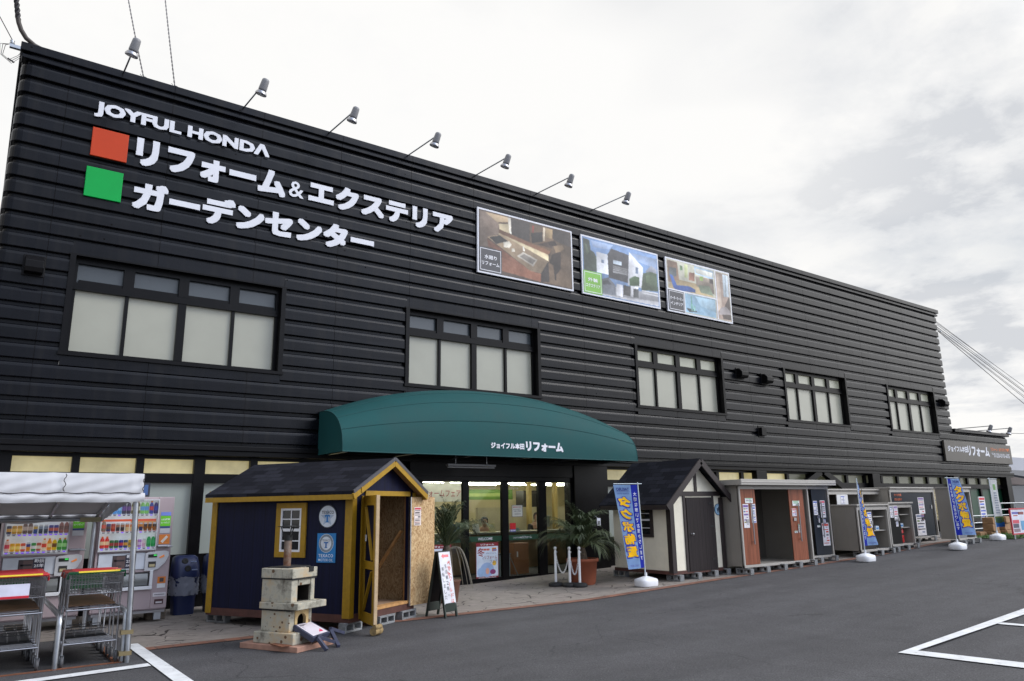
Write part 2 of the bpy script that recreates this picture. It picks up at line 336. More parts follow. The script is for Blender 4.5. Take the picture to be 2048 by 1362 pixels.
def paving_mat():
    m, nt, b, N, L = nodes('crazy_paving'); tc = N('ShaderNodeTexCoord')
    nz = N('ShaderNodeTexNoise'); nz.inputs['Scale'].default_value = 2.2; nz.inputs['Detail'].default_value = 3; L(tc.outputs['Object'], nz.inputs[0])
    ad = N('ShaderNodeVectorMath'); ad.operation = 'MULTIPLY_ADD'; L(nz.outputs['Color'], ad.inputs[0]); ad.inputs[1].default_value = (.35, .35, 0); L(tc.outputs['Object'], ad.inputs[2])
    vo = N('ShaderNodeTexVoronoi'); vo.feature = 'DISTANCE_TO_EDGE'; vo.inputs['Scale'].default_value = 2.3; L(ad.outputs[0], vo.inputs['Vector'])
    n2 = N('ShaderNodeTexNoise'); n2.inputs['Scale'].default_value = 3.; n2.inputs['Detail'].default_value = 5; L(tc.outputs['Object'], n2.inputs[0])
    th = N('ShaderNodeMapRange'); th.inputs[1].default_value = .42; th.inputs[2].default_value = .62; th.inputs[3].default_value = -.004; th.inputs[4].default_value = .026; L(n2.outputs[0], th.inputs[0])
    cr = N('ShaderNodeMath'); cr.operation = 'LESS_THAN'; L(vo.outputs['Distance'], cr.inputs[0]); L(th.outputs[0], cr.inputs[1])
    n3 = N('ShaderNodeTexNoise'); n3.inputs['Scale'].default_value = 6; n3.inputs['Detail'].default_value = 9; n3.inputs['Roughness'].default_value = .7; L(tc.outputs['Object'], n3.inputs[0])
    r = N('ShaderNodeMapRange'); r.inputs[1].default_value = .3; r.inputs[2].default_value = .7; r.inputs[3].default_value = .78; r.inputs[4].default_value = 1.22; L(n3.outputs[0], r.inputs[0])
    sc = N('ShaderNodeVectorMath'); sc.operation = 'SCALE'; sc.inputs[0].default_value = (.235, .205, .18); L(r.outputs[0], sc.inputs['Scale'])
    mx = N('ShaderNodeMix'); mx.data_type = 'RGBA'; L(cr.outputs[0], mx.inputs['Factor']); L(sc.outputs[0], mx.inputs['A']); mx.inputs['B'].default_value = (.035, .026, .022, 1)
    L(mx.outputs['Result'], b.inputs['Base Color']); b.inputs['Roughness'].default_value = .75
    return m
def brick_strip_mat():
    m, nt, b, N, L = nodes('brick_edging'); tc = N('ShaderNodeTexCoord')
    br = N('ShaderNodeTexBrick'); br.offset = 0; br.inputs['Scale'].default_value = 1; br.inputs['Brick Width'].default_value = .21; br.inputs['Row Height'].default_value = 2.; br.inputs['Mortar Size'].default_value = .006
    br.inputs['Color1'].default_value = (.23, .105, .068, 1); br.inputs['Color2'].default_value = (.17, .078, .052, 1); br.inputs['Mortar'].default_value = (.09, .06, .05, 1)
    mp = N('ShaderNodeMapping'); mp.inputs['Location'].default_value = (0, 5, 0); L(tc.outputs['Object'], mp.inputs[0]); L(mp.outputs[0], br.inputs['Vector'])
    n = N('ShaderNodeTexNoise'); n.inputs['Scale'].default_value = 9; n.inputs['Detail'].default_value = 8; L(tc.outputs['Object'], n.inputs[0])
    r = N('ShaderNodeMapRange'); r.inputs[1].default_value = .3; r.inputs[2].default_value = .7; r.inputs[3].default_value = .7; r.inputs[4].default_value = 1.25; L(n.outputs[0], r.inputs[0])
    sc = N('ShaderNodeVectorMath'); sc.operation = 'SCALE'; L(br.outputs[0], sc.inputs[0]); L(r.outputs[0], sc.inputs['Scale']); L(sc.outputs[0], b.inputs['Base Color']); b.inputs['Roughness'].default_value = .8
    return m
def shingle_mat():
    m, nt, b, N, L = nodes('asphalt_shingle'); tc = N('ShaderNodeTexCoord'); uv = N('ShaderNodeUVMap')
    br = N('ShaderNodeTexBrick'); br.offset = .5; br.inputs['Scale'].default_value = 1; br.inputs['Brick Width'].default_value = .3; br.inputs['Row Height'].default_value = .14; br.inputs['Mortar Size'].default_value = .006; br.inputs['Bias'].default_value = -.2
    br.inputs['Color1'].default_value = (.009, .0095, .014, 1); br.inputs['Color2'].default_value = (.026, .027, .037, 1); br.inputs['Mortar'].default_value = (.006, .006, .008, 1)
    L(uv.outputs[0], br.inputs['Vector'])
    n = N('ShaderNodeTexNoise'); n.inputs['Scale'].default_value = 120; L(tc.outputs['Object'], n.inputs[0])
    r = N('ShaderNodeMapRange'); r.inputs[1].default_value = .3; r.inputs[2].default_value = .7; r.inputs[3].default_value = .6; r.inputs[4].default_value = 1.4; L(n.outputs[0], r.inputs[0])
    sc = N('ShaderNodeVectorMath'); sc.operation = 'SCALE'; L(br.outputs[0], sc.inputs[0]); L(r.outputs[0], sc.inputs['Scale']); L(sc.outputs[0], b.inputs['Base Color']); b.inputs['Roughness'].default_value = .85; b.inputs['Specular IOR Level'].default_value = .12
    bp = N('ShaderNodeBump'); bp.inputs['Strength'].default_value = .5; bp.inputs['Distance'].default_value = .01; bp.invert = True; L(br.outputs['Fac'], bp.inputs['Height']); L(bp.outputs[0], b.inputs['Normal'])
    return m
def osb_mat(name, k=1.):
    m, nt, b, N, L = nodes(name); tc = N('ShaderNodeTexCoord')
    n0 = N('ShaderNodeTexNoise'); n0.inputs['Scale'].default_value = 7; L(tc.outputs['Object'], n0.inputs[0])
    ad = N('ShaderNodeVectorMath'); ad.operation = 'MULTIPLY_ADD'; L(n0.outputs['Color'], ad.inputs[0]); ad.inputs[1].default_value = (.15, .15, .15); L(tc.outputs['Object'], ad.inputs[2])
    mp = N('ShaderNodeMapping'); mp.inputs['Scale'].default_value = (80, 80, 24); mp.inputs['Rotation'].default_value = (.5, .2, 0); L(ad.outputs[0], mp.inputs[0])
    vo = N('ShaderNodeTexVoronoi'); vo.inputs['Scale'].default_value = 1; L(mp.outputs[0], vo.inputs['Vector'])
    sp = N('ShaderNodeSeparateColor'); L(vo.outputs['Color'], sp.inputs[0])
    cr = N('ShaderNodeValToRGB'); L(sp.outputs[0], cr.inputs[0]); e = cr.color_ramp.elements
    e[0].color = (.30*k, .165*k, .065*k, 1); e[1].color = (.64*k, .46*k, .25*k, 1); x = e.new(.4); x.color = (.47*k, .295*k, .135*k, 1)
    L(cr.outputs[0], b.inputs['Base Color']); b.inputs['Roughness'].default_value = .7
    return m
def stone_mat():
    m, nt, b, N, L = nodes('weathered_tuff'); tc = N('ShaderNodeTexCoord')
    n = N('ShaderNodeTexNoise'); n.inputs['Scale'].default_value = 3.2; n.inputs['Detail'].default_value = 8; n.inputs['Roughness'].default_value = .7; L(tc.outputs['Object'], n.inputs[0])
    cr = N('ShaderNodeValToRGB'); L(n.outputs[0], cr.inputs[0]); e = cr.color_ramp.elements
    e[0].position = .34; e[0].color = (.12, .105, .08, 1); e[1].position = .68; e[1].color = (.46, .32, .17, 1); x = e.new(.49); x.color = (.40, .38, .31, 1)
    vo = N('ShaderNodeTexVoronoi'); vo.inputs['Scale'].default_value = 15; L(tc.outputs['Object'], vo.inputs['Vector'])
    sp = N('ShaderNodeSeparateColor'); L(vo.outputs['Color'], sp.inputs[0])
    th = N('ShaderNodeMapRange'); th.inputs[1].default_value = .3; th.inputs[2].default_value = 1; th.inputs[3].default_value = .0; th.inputs[4].default_value = .42; L(sp.outputs[0], th.inputs[0])
    lt = N('ShaderNodeMath'); lt.operation = 'LESS_THAN'; L(vo.outputs['Distance'], lt.inputs[0]); L(th.outputs[0], lt.inputs[1])
    g = N('ShaderNodeMath'); g.operation = 'GREATER_THAN'; g.inputs[1].default_value = .42; L(sp.outputs[1], g.inputs[0])
    mu = N('ShaderNodeMath'); mu.operation = 'MULTIPLY'; L(lt.outputs[0], mu.inputs[0]); L(g.outputs[0], mu.inputs[1])
    mx = N('ShaderNodeMix'); mx.data_type = 'RGBA'; L(mu.outputs[0], mx.inputs['Factor']); L(cr.outputs[0], mx.inputs['A']); mx.inputs['B'].default_value = (.13, .075, .04, 1)
    L(mx.outputs['Result'], b.inputs['Base Color']); b.inputs['Roughness'].default_value = .9
    bp = N('ShaderNodeBump'); bp.inputs['Strength'].default_value = .7; bp.inputs['Distance'].default_value = .012; bp.invert = True; L(mu.outputs[0], bp.inputs['Height']); L(bp.outputs[0], b.inputs['Normal'])
    return m
def board_mat(name, col, pitch=.2, axis=1, rough=.6):
    """boards with a dark groove every `pitch` along one local axis"""
    m, nt, b, N, L = nodes(name); tc = N('ShaderNodeTexCoord'); sx = N('ShaderNodeSeparateXYZ'); L(tc.outputs['Object'], sx.inputs[0])
    d = N('ShaderNodeMath'); d.operation = 'DIVIDE'; d.inputs[1].default_value = pitch; L(sx.outputs[axis], d.inputs[0])
    a = N('ShaderNodeMath'); a.operation = 'ADD'; a.inputs[1].default_value = 50.35; L(d.outputs[0], a.inputs[0])
    f = N('ShaderNodeMath'); f.operation = 'FRACT'; L(a.outputs[0], f.inputs[0]); lt = N('ShaderNodeMath'); lt.operation = 'LESS_THAN'; lt.inputs[1].default_value = .008/pitch; L(f.outputs[0], lt.inputs[0])
    mp = N('ShaderNodeMapping'); mp.inputs['Scale'].default_value = (30, 30, 1.5); L(tc.outputs['Object'], mp.inputs[0])
    n = N('ShaderNodeTexNoise'); n.inputs['Scale'].default_value = 1; n.inputs['Detail'].default_value = 6; L(mp.outputs[0], n.inputs[0])
    r = N('ShaderNodeMapRange'); r.inputs[1].default_value = .3; r.inputs[2].default_value = .7; r.inputs[3].default_value = .75; r.inputs[4].default_value = 1.25; L(n.outputs[0], r.inputs[0])
    sc = N('ShaderNodeVectorMath'); sc.operation = 'SCALE'; sc.inputs[0].default_value = col; L(r.outputs[0], sc.inputs['Scale'])
    mx = N('ShaderNodeMix'); mx.data_type = 'RGBA'; L(lt.outputs[0], mx.inputs['Factor']); L(sc.outputs[0], mx.inputs['A']); mx.inputs['B'].default_value = tuple(c*.3 for c in col)+(1,)
    L(mx.outputs['Result'], b.inputs['Base Color']); b.inputs['Roughness'].default_value = rough; b.inputs['Specular IOR Level'].default_value = .2
    bp = N('ShaderNodeBump'); bp.inputs['Strength'].default_value = .3; bp.inputs['Distance'].default_value = .006; L(n.outputs[0], bp.inputs['Height']); L(bp.outputs[0], b.inputs['Normal'])
    return m
def frosted_mat(name, col, glow=0., gcol=None, rough=.25, lo=.95, hi=1.04):
    m, nt, b, N, L = nodes(name); tc = N('ShaderNodeTexCoord')
    n = N('ShaderNodeTexNoise'); n.inputs['Scale'].default_value = 1.6; n.inputs['Detail'].default_value = 7; L(tc.outputs['Object'], n.inputs[0])
    r = N('ShaderNodeMapRange'); r.inputs[1].default_value = .3; r.inputs[2].default_value = .7; r.inputs[3].default_value = lo; r.inputs[4].default_value = hi; L(n.outputs[0], r.inputs[0])
    sc = N('ShaderNodeVectorMath'); sc.operation = 'SCALE'; sc.inputs[0].default_value = col; L(r.outputs[0], sc.inputs['Scale']); L(sc.outputs[0], b.inputs['Base Color'])
    b.inputs['Roughness'].default_value = rough
    if glow:
        s2 = N('ShaderNodeVectorMath'); s2.operation = 'SCALE'; s2.inputs[0].default_value = gcol or col; L(r.outputs[0], s2.inputs['Scale']); L(s2.outputs[0], b.inputs['Emission Color']); b.inputs['Emission Strength'].default_value = glow
    return m

M = {}
M['siding'] = siding_mat(); M['asphalt'] = asphalt_mat(); M['paving'] = paving_mat(); M['brick'] = brick_strip_mat()
M['shingle'] = shingle_mat(); M['osb'] = osb_mat('strand_board'); M['osb_shaded'] = osb_mat('strand_board_shaded', .5); M['stone'] = stone_mat()  # shed lining gets a darkened strand board copy, indoor shade put into its colour
M['print'] = print_mat('printed_sheet')
M['cloth'] = print_mat('flag_cloth', .8, trans=.55); M['backlit'] = print_mat('drink_display', .3, .25)
M['line'] = mat('road_paint', (.66, .67, .68), .7, var=.12, vs=5, dirt=(.25, .25, .26), dscale=9, dpos=(.56, .74))
M['black_metal'] = mat('black_window_metal', (.0045, .0042, .0048), .35, var=.2, spec=.14)
M['black'] = mat('matt_black', (.008, .008, .009), .7)
M['white_paint'] = mat('white_sign_paint', (.66, .67, .72), .5, var=.04)
M['orange'] = mat('orange_sign_panel', S(190, 64, 30, .92), .5, var=.05, spec=.2); M['green'] = mat('green_sign_panel', S(0, 158, 70, .95), .5, var=.05, spec=.2)
M['frost_up'] = frosted_mat('frosted_glass', (.32, .318, .262), .05, (.46, .47, .42)); M['frost_top'] = frosted_mat('frosted_top_glass', (.06, .07, .078)); M['frost_top_lit'] = frosted_mat('frosted_lit_glass', (.3, .31, .26), .12, (.6, .6, .42))
M['clere'] = frosted_mat('lit_frosted_glass', (.42, .38, .23), (.36), (.88, .74, .34), lo=.62, hi=1.2); M['frost_low'] = frosted_mat('frosted_shop_glass', (.27, .30, .28), .05, (.7, .72, .68))
M['clere_dim'] = frosted_mat('dim_frosted_glass', (.11, .115, .08), .06, (.5, .5, .3))
M['awning'] = mat('green_awning_fabric', (.0045, .060, .061), .75, var=.1, vs=1.2, bump=.15, bs=260, spec=.3)
M['steel'] = mat('galvanised_steel', (.42, .44, .47), .38, 1., var=.15, vs=6); M['chrome'] = mat('bright_wire', (.38, .38, .40), .28, 1.)
M['alu'] = mat('grey_aluminium', (.3, .3, .31), .4, .8); M['rust'] = mat('rusty_steel', (.16, .06, .03), .85, var=.4, vs=12)
M['rubber'] = mat('black_rubber', (.018, .018, .019), .7); M['wheel'] = mat('grey_castor', (.06, .06, .065), .6)
M['white_plastic'] = mat('white_plastic', (.74, .75, .78), .4, var=.05); M['concrete'] = mat('concrete_block', (.2, .205, .21), .9, var=.25, vs=9, bump=.4, bs=70)
M['glass'] = glass_mat('shop_glass', (.80, .86, .80), .8); M['clear'] = glass_mat('clear_glass', (.93, .95, .94)); M['dark_glass'] = mat('dark_glass', (.012, .012, .014), .06)
# ------------------------------------------------------------------ ground
def strip_sheet(name, x0, x1, y0, y1, dz, mats, n=None):
    xs = sorted(set([x0, x1]+[g for g in GX if x0 < g < x1])); mb = MB(); v = []; f = []
    for x in xs: v += [(x, y0, gz(x)+dz), (x, y1, gz(x)+dz)]
    for i in range(len(xs)-1): f.append((2*i, 2*i+2, 2*i+3, 2*i+1))
    return struct(mb.add(v, f).build(name, mats))
def ground():
    strip_sheet('car_park', -79, 390, -80, 300, 0, M['asphalt'])
    strip_sheet('pavement', 1.03, 24.2, -3.73, .3, .004, M['paving'])
    strip_sheet('pavement', -6, 1.03, -2.3, .3, .004, M['paving'])
    strip_sheet('brick_edging', 1.03, 24.2, -3.94, -3.73, .008, M['brick'])
    def mark(pts): struct(MB().poly([(x, y, gz(x)+.012) for x, y in pts]).build('parking_line', M['line']))
    mark([(.985, -3.35), (1.02, -8), (1.19, -8), (1.135, -3.35)])
    mark([(-.9, -5.03), (-.9, -5.2), (.98, -5.06), (.98, -4.87)][::1])
    mark([(7.81, -9.89), (8.09, -9.97), (12.2, -9.866), (12.2, -9.68)]); mark([(12.2, -9.866), (15.1, -9.79), (15.1, -9.54), (12.2, -9.68)])
    mark([(7.81, -9.89), (8.21, -13), (8.55, -13), (8.09, -9.97)]); mark([(10.36, -9.90), (10.77, -13), (10.90, -13), (10.5, -9.90)])
    strip_sheet('lawn', 24.2, 34, -5.0, -3.2, .02, mat('turf', (.045, .10, .02), .9, var=.4, vs=9))
    mb = MB(); r = random.Random(3)
    for i in range(2600):
        x = r.uniform(24.2, 34); y = r.uniform(-5.0, -3.2); h = r.uniform(.03, .09); a = r.uniform(0, 6.3); dx, dy = .012*math.cos(a), .012*math.sin(a)
        mb.poly([(x-dx, y-dy, gz(x)+.02), (x+dx, y+dy, gz(x)+.02), (x+dy*2, y-dx*2, gz(x)+.02+h)])
    tag(mb.build('grass', mat('grass_blade', (.06, .15, .025), .7)), 'short bright grass edging the car park at the far end', 'grass', kind='stuff')
ground()

# ------------------------------------------------------------------ the shop building
WX = [.114, 6.7397, 14.008, 21.035, 27.769]; WW = 3.8; WB, WT = 4.267, 6.012; PITCH = .3185; ROW0 = 2.76
PROF = [(.06, 0), (.06, .062), (-.004, .066), (-.012, .074), (-.012, .245), (-.006, .275), (.006, .298), (.024, .312), (.04, .3184)]  # (inset +y, z)
def siding():
    mb = MB()
    def path(x0, x1, left, right):
        P = []
        if left:
            P += [(x0, 22, -1, 0), (x0, .15, -1, 0)]
            for k in range(1, 6): t = k/6*math.pi/2; P.append((x0+.15*(1-math.cos(t)), .15*(1-math.sin(t)), -math.cos(t), -math.sin(t)))
            P.append((x0+.15, 0, 0, -1))
        else: P.append((x0, 0, 0, -1))
        n = max(1, int((x1-x0)/3))
        for k in range(1, n): P.append((x0+(x1-x0)*k/n, 0, 0, -1))
        if right:
            P.append((x1-.15, 0, 0, -1))
            for k in range(1, 6): t = k/6*math.pi/2; P.append((x1-.15*(1-math.sin(t)), .15*(1-math.cos(t)), math.sin(t), -math.cos(t)))
            P += [(x1, .15, 1, 0), (x1, 22, 1, 0)]
        else: P.append((x1, 0, 0, -1))
        return P
    def row(zb, segs):
        for x0, x1, l, r in segs:
            P = path(x0, x1, l, r); vs = []; fs = []; k = len(PROF)
            for (x, y, nx, ny) in P:
                for ins, dz in PROF: vs.append((x-nx*ins, y-ny*ins, zb+dz*PITCH/.3184))
            for i in range(len(P)-1):
                for j in range(k-1): fs.append((i*k+j, (i+1)*k+j, (i+1)*k+j+1, i*k+j+1))
            mb.add(vs, fs)
            for e, l_ in ((0, l), (len(P)-1, r)):
                if not l_: mb.poly([vs[e*k+j] for j in range(k)]+[(P[e][0], .06, zb+PITCH), (P[e][0], .06, zb)])
    z = ROW0
    while z < 9.55:
        xr = 38.3 if z < 4.3 else 32.92
        if z+PITCH > WB-.02 and z < WT+.02:
            e = [-1.0]
            for w in WX: e += [w-.001, w+WW+.001]
            e.append(xr); segs = [(e[i], e[i+1], i == 0, i+2 >= len(e)) for i in range(0, len(e), 2)]
        else: segs = [(-1.0, xr, True, True)]
        row(z, segs); z += PITCH
    zlo = ROW0+PITCH*math.floor((WB-.02-ROW0)/PITCH); zhi = ROW0+PITCH*math.ceil((WT+.02-ROW0)/PITCH)
    for w in WX:   # flat plates over and under the openings
        mb.box(w, w+WW, -.004, .06, WT, zhi); mb.box(w, w+WW, -.004, .06, zlo, WB)
    return mb
def window_bay(par, x0, lit):
    w = MB(); d = .17; t = .06
    x1 = x0+WW
    # proud trim, then the deep reveal
    w.box(x0-.03, x0+t, -.04, d, WB, WT); w.box(x1-t, x1+.03, -.04, d, WB, WT)
    w.box(x0-.05, x1+.05, -.055, d, WB-.06, WB); w.box(x0-.05, x1+.05, -.03, d, WT, WT+.03)
    win = w.build('window', M['black_metal'], par)
    f = MB(); zt = WT-.52; mid = (x0+x1)/2; cols = [x0+t, x0+.95, mid, x1-.95, x1-t]
    f.box(x0+t, x1-t, d-.05, d+.05, WT-.10, WT); f.box(x0+t, x1-t, d-.05, d+.05, WB, WB+.05)
    f.box(x0+t, x1-t, d-.055, d+.05, zt-.07, zt+.06); f.box(x0+t, x1-t, d-.075, d-.055, zt-.07, zt-.03)
    f.box(x0+t, x0+t+.06, d-.045, d+.05, WB+.05, WT-.1); f.box(x1-t-.06, x1-t, d-.045, d+.05, WB+.05, WT-.1)
    f.box(mid-.07, mid+.07, d-.06, d+.05, WB+.05, zt-.07); f.box(mid-.09, mid+.09, d-.06, d+.05, zt+.06, WT-.1)
    for c in (cols[1], cols[3]):
        f.box(c-.03, c+.03, d-.04, d+.05, WB+.05, zt-.07); f.box(c-.09, c+.09, d-.055, d+.05, zt+.06, WT-.1)
    for i in range(4): f.box(cols[i]+.09, cols[i+1]-.09, d-.035, d+.05, zt+.06, zt+.12)
    f.build('window_frame', M['black_metal'], win)
    p = MB()
    for i in range(4): p.poly([(cols[i], d+.02, WB+.05), (cols[i+1], d+.02, WB+.05), (cols[i+1], d+.02, zt-.07), (cols[i], d+.02, zt-.07)], 0)
    for i in range(4): p.poly([(cols[i], d+.02, zt+.06), (cols[i+1], d+.02, zt+.06), (cols[i+1], d+.02, WT-.1), (cols[i], d+.02, WT-.1)], 1)
    p.build('pane', [M['frost_up'], M['frost_top_lit'] if lit else M['frost_top']], win)
def building():
    b = thing('shop_building', 'long two storey shop clad in dark horizontal metal siding with frosted windows', 'building', (0, 0, 0))
    siding().build('siding', M['siding'], b)
    for i, w in enumerate(WX): window_bay(b, w, i >= 2)
    c = MB(); c.box(-1.06, 32.98, -.07, .25, 9.62, 9.78); c.box(-1.03, 32.95, -.03, .2, 9.50, 9.58); c.box(-1.06, -.8, .25, 22, 9.62, 9.78); c.box(32.7, 32.98, .25, 22, 9.62, 9.78)
    c.box(32.93, 38.36, -.07, .25, 4.42, 4.56); c.box(38.1, 38.36, .25, 22, 4.42, 4.56)
    c.build('coping', M['siding'], b, bevel=.012)
    r = MB(); r.box(-.92, 32.85, .07, 22, 9.4, 9.55); r.box(32.85, 38.25, .07, 22, 4.2, 4.4); r.build('roof', M['black'], b)
    # lower trim and soffit
    t = MB(); t.box(-1.0, 38.3, -.05, .3, 2.66, 2.755); t.box(-.98, 38.28, -.02, .3, 2.56, 2.66); t.build('fascia', M['black_metal'], b, bevel=.01)
    # ground floor: sill wall, posts, frames
    g = MB(); Y0, Y1 = .25, .4
    gl = gz(0)-.2
    def post(x0, x1, y0=Y0-.06, z0=-.4, z1=2.56): g.box(x0, x1, y0, Y1, z0, z1)
    bays = [(-1.9, -.95, 0), (-.85, -.48, 0), (-.37, .49, 1), (.61, 1.49, 1), (1.62, 2.47, 1), (2.67, 3.5, 1), (3.64, 4.5, 1), (4.64, 5.5, 1), (5.64, 6.5, 1)]
    g.box(-1, 7.0, Y0-.02, Y1, -.4, .80); g.box(-1, 7.0, Y0-.05, Y1, 2.07, 2.24); g.box(-1, 7.0, Y0-.05, Y1, 2.50, 2.56)
    xs = [-.95, -.37, .49, .61, 1.49, 1.62, 2.47, 2.67, 3.5, 3.64, 4.5, 4.64, 5.5, 5.64, 6.5, 7.0]
    for i in range(0, len(xs)-1, 2): post(xs[i], xs[i+1])
    g.box(12.7, 38.2, Y0-.02, Y1, -.4, .75); g.box(12.7, 38.2, Y0-.05, Y1, 2.05, 2.23); g.box(12.7, 38.2, Y0-.05, Y1, 2.50, 2.56)
    g.box(11.58, 12.72, -.02, Y1, -.4, 2.56)
    g.build('shopfront_wall', M['black_metal'], b)
    for x in (19.35, 26.2, 32.6, 37.7): MB().box(x-.26, x+.26, -.015, .18, -.3, 2.56).build('column', M['black_metal'], b, bevel=.01)
    MB().beam((21.1, .08, 1.9), (22.7, .08, 2.58), .16, .2).build('brace', M['black_metal'], b); MB().beam((24.4, .08, 1.9), (22.9, .08, 2.58), .16, .2).build('brace', M['black_metal'], b)
    # panes: lit clerestory and frosted lower glass
    def pane(x0, x1, z0, z1, m, y=.30): MB().poly([(x0, y, z0), (x1, y, z0), (x1, y, z1), (x0, y, z1)]).build('pane', m, b)
    for i in range(1, 14, 2): pane(xs[i], xs[i+1], 2.24, 2.5, M['clere']); pane(xs[i], xs[i+1], .8, 2.07, M['frost_low'])
    # ground floor right of the entrance, a pair of panes per bay
    x = 12.72; k = 0
    while x < 31.9:
        w = 1.13
        big = 26.4 < x < 31.2
        dim = 21 < x < 26.4 or x > 31.2
        if big:
            pane(x+.07, x+w, 2.23, 2.5, M['clere_dim']); pane(x+.07, x+w, .75, 2.05, M['store_lit'] if True else 0)
        else:
            pane(x+.07, x+w, 2.23, 2.5, M['clere_dim'] if dim or k % 5 == 3 else M['clere']); pane(x+.07, x+w, .75, 2.05, M['frost_low'] if not dim else M['clere_dim'])
        MB().box(x-.06, x+.07, Y0-.04, Y1, .75, 2.56).build('mullion', M['black_metal'], b); x += w+.06; k += 1
    while x < 38: pane(x+.07, x+1.1, .2, 2.05, M['door_green']); pane(x+.07, x+1.1, 2.23, 2.5, M['clere_dim']); MB().box(x-.06, x+.07, Y0-.04, Y1, .0, 2.56).build('mullion', M['black_metal'], b); x += 1.16
    # entrance: four glazed leaves
    e = MB(); D0, D1 = .07, .16
    ex = [(7.02, 7.25), (8.30, 8.46), (9.39, 9.57), (10.48, 10.72), (11.5, 11.6)]
    for a, c_ in ex: e.box(a, c_, D0, D1, -.13, 2.16)
    for a, c_ in ((7.25, 8.3), (8.46, 9.39), (9.57, 10.48), (10.72, 11.5)): e.box(a, c_, D0+.01, D1-.01, -.13, -.02)
    e.box(7.0, 11.6, D0, D1, 2.14, 2.26); e.box(6.9, 11.62, .02, .3, 2.26, 2.56)
    e.build('entrance_frame', M['black_metal'], b)
    for a, c_ in ((7.25, 8.3), (8.46, 9.39), (9.57, 10.48), (10.72, 11.5)):
        d = MB().poly([(a, .12, -.02), (c_, .12, -.02), (c_, .12, 2.14), (a, .12, 2.14)]).build('door', M['glass'], b)
        MB().box(a+.002, c_-.002, .108, .114, .785, .905).build('green_band', M['door_green'], d)
    # shop interior, the part the entrance shows
    i_ = MB(); i_.box(5.5, 19, .42, 9, -.18, -.11, 0); i_.box(5.5, 19, 8.9, 9, -.1, 2.6, 1); i_.box(5.4, 5.5, .4, 9, -.1, 2.7, 1); i_.box(19, 19.1, .4, 9, -.1, 2.7, 1); i_.box(5.5, 19, .42, 9, 2.5, 2.55, 2)
    i_.box(11.2, 18.9, 3.9, 4.0, -.1, 1.55, 3)
    i_.build('interior', [mat('shop_floor', (.22, .20, .17), .3), mat('shop_wall', (.56, .48, .28), .8, var=.1, vs=1.), mat('shop_ceiling', (.55, .56, .52), .8), mat('partition', (.46, .41, .27), .7, var=.1)], b)
    vent_hoods(b)
    # text on the glass
    gtxt = MB()
    put_text(gtxt, 'WELCOME', lambda u, v: (8.72+u, .103, .815+v), .40, .062, bold=.01)
    put_text(gtxt, 'WELCOME', lambda u, v: (7.62+u, .103, .815+v), .40, .062, bold=.01)
    put_text(gtxt, 'ジョイフル本田', lambda u, v: (9.72+u, .103, .822+v), .26, .04, bold=.02)
    put_text(gtxt, 'リフォーム', lambda u, v: (9.99+u, .103, .815+v), .28, .06, bold=.03)
    put_text(gtxt, 'ジョイフル本田', lambda u, v: (9.0+u, .103, 1.975+v), .22, .035, bold=.02)
    put_text(gtxt, 'リフォーム', lambda u, v: (9.62+u, .103, 1.965+v), .27, .055, bold=.03)
    gtxt.build('glass_lettering', M['white_paint'], b)
    return b
def vent_hoods(b):
    for x, z, w in ((-.43, 5.68, .27), (18.65, 5.58, .34), (19.95, 5.52, .34), (32.2, 5.58, .36), (19.5, 3.78, .24)):
        m = MB(); h = .17; d = .24 if w > .25 else .14
        prof = [(0, h), (-d*.55, h), (-d, h*.35), (-d, -h*.35), (-d*.8, -h*.75), (0, -h*.75)] if w > .25 else [(0, h*.8), (-d, h*.8), (-d, -h*.7), (0, -h*.7)]
        m.prism([(x-w/2, y, z+q) for y, q in prof][::-1], (w, 0, 0)); m.box(x-w/2-.03, x+w/2+.03, -.03, .03, z-h, z+h*1.2)
        m.build('vent_hood', M['black_metal'], b, bevel=.008)
M['door_green'] = mat('door_green_band', (.008, .05, .024), .4)
def store_lit():
    m, nt, bb, N, L = nodes('lit_store_window'); tc = N('ShaderNodeTexCoord')
    mp = N('ShaderNodeMapping'); mp.inputs['Scale'].default_value = (1.2, 1, 5); L(tc.outputs['Object'], mp.inputs[0])
    n = N('ShaderNodeTexNoise'); n.inputs['Scale'].default_value = 3; n.inputs['Detail'].default_value = 8; n.inputs['Roughness'].default_value = .8; L(mp.outputs[0], n.inputs[0])
    cr = N('ShaderNodeValToRGB'); L(n.outputs[0], cr.inputs[0]); e = cr.color_ramp.elements
    e[0].position = .38; e[0].color = (.03, .03, .018, 1); e[1].position = .66; e[1].color = (1, .92, .62, 1); x = e.new(.52); x.color = (.45, .36, .14, 1)
    sx = N('ShaderNodeSeparateXYZ'); L(tc.outputs['Object'], sx.inputs[0])
    r = N('ShaderNodeMapRange'); r.inputs[1].default_value = 2.0; r.inputs[2].default_value = 1.8; r.inputs[3].default_value = .15; r.inputs[4].default_value = .55; L(sx.outputs[2], r.inputs[0])
    L(cr.outputs[0], bb.inputs['Emission Color']); L(r.outputs[0], bb.inputs['Emission Strength']); bb.inputs['Base Color'].default_value = (.03, .03, .025, 1); bb.inputs['Roughness'].default_value = .1
    return m
M['store_lit'] = store_lit()
BUILDING = building()

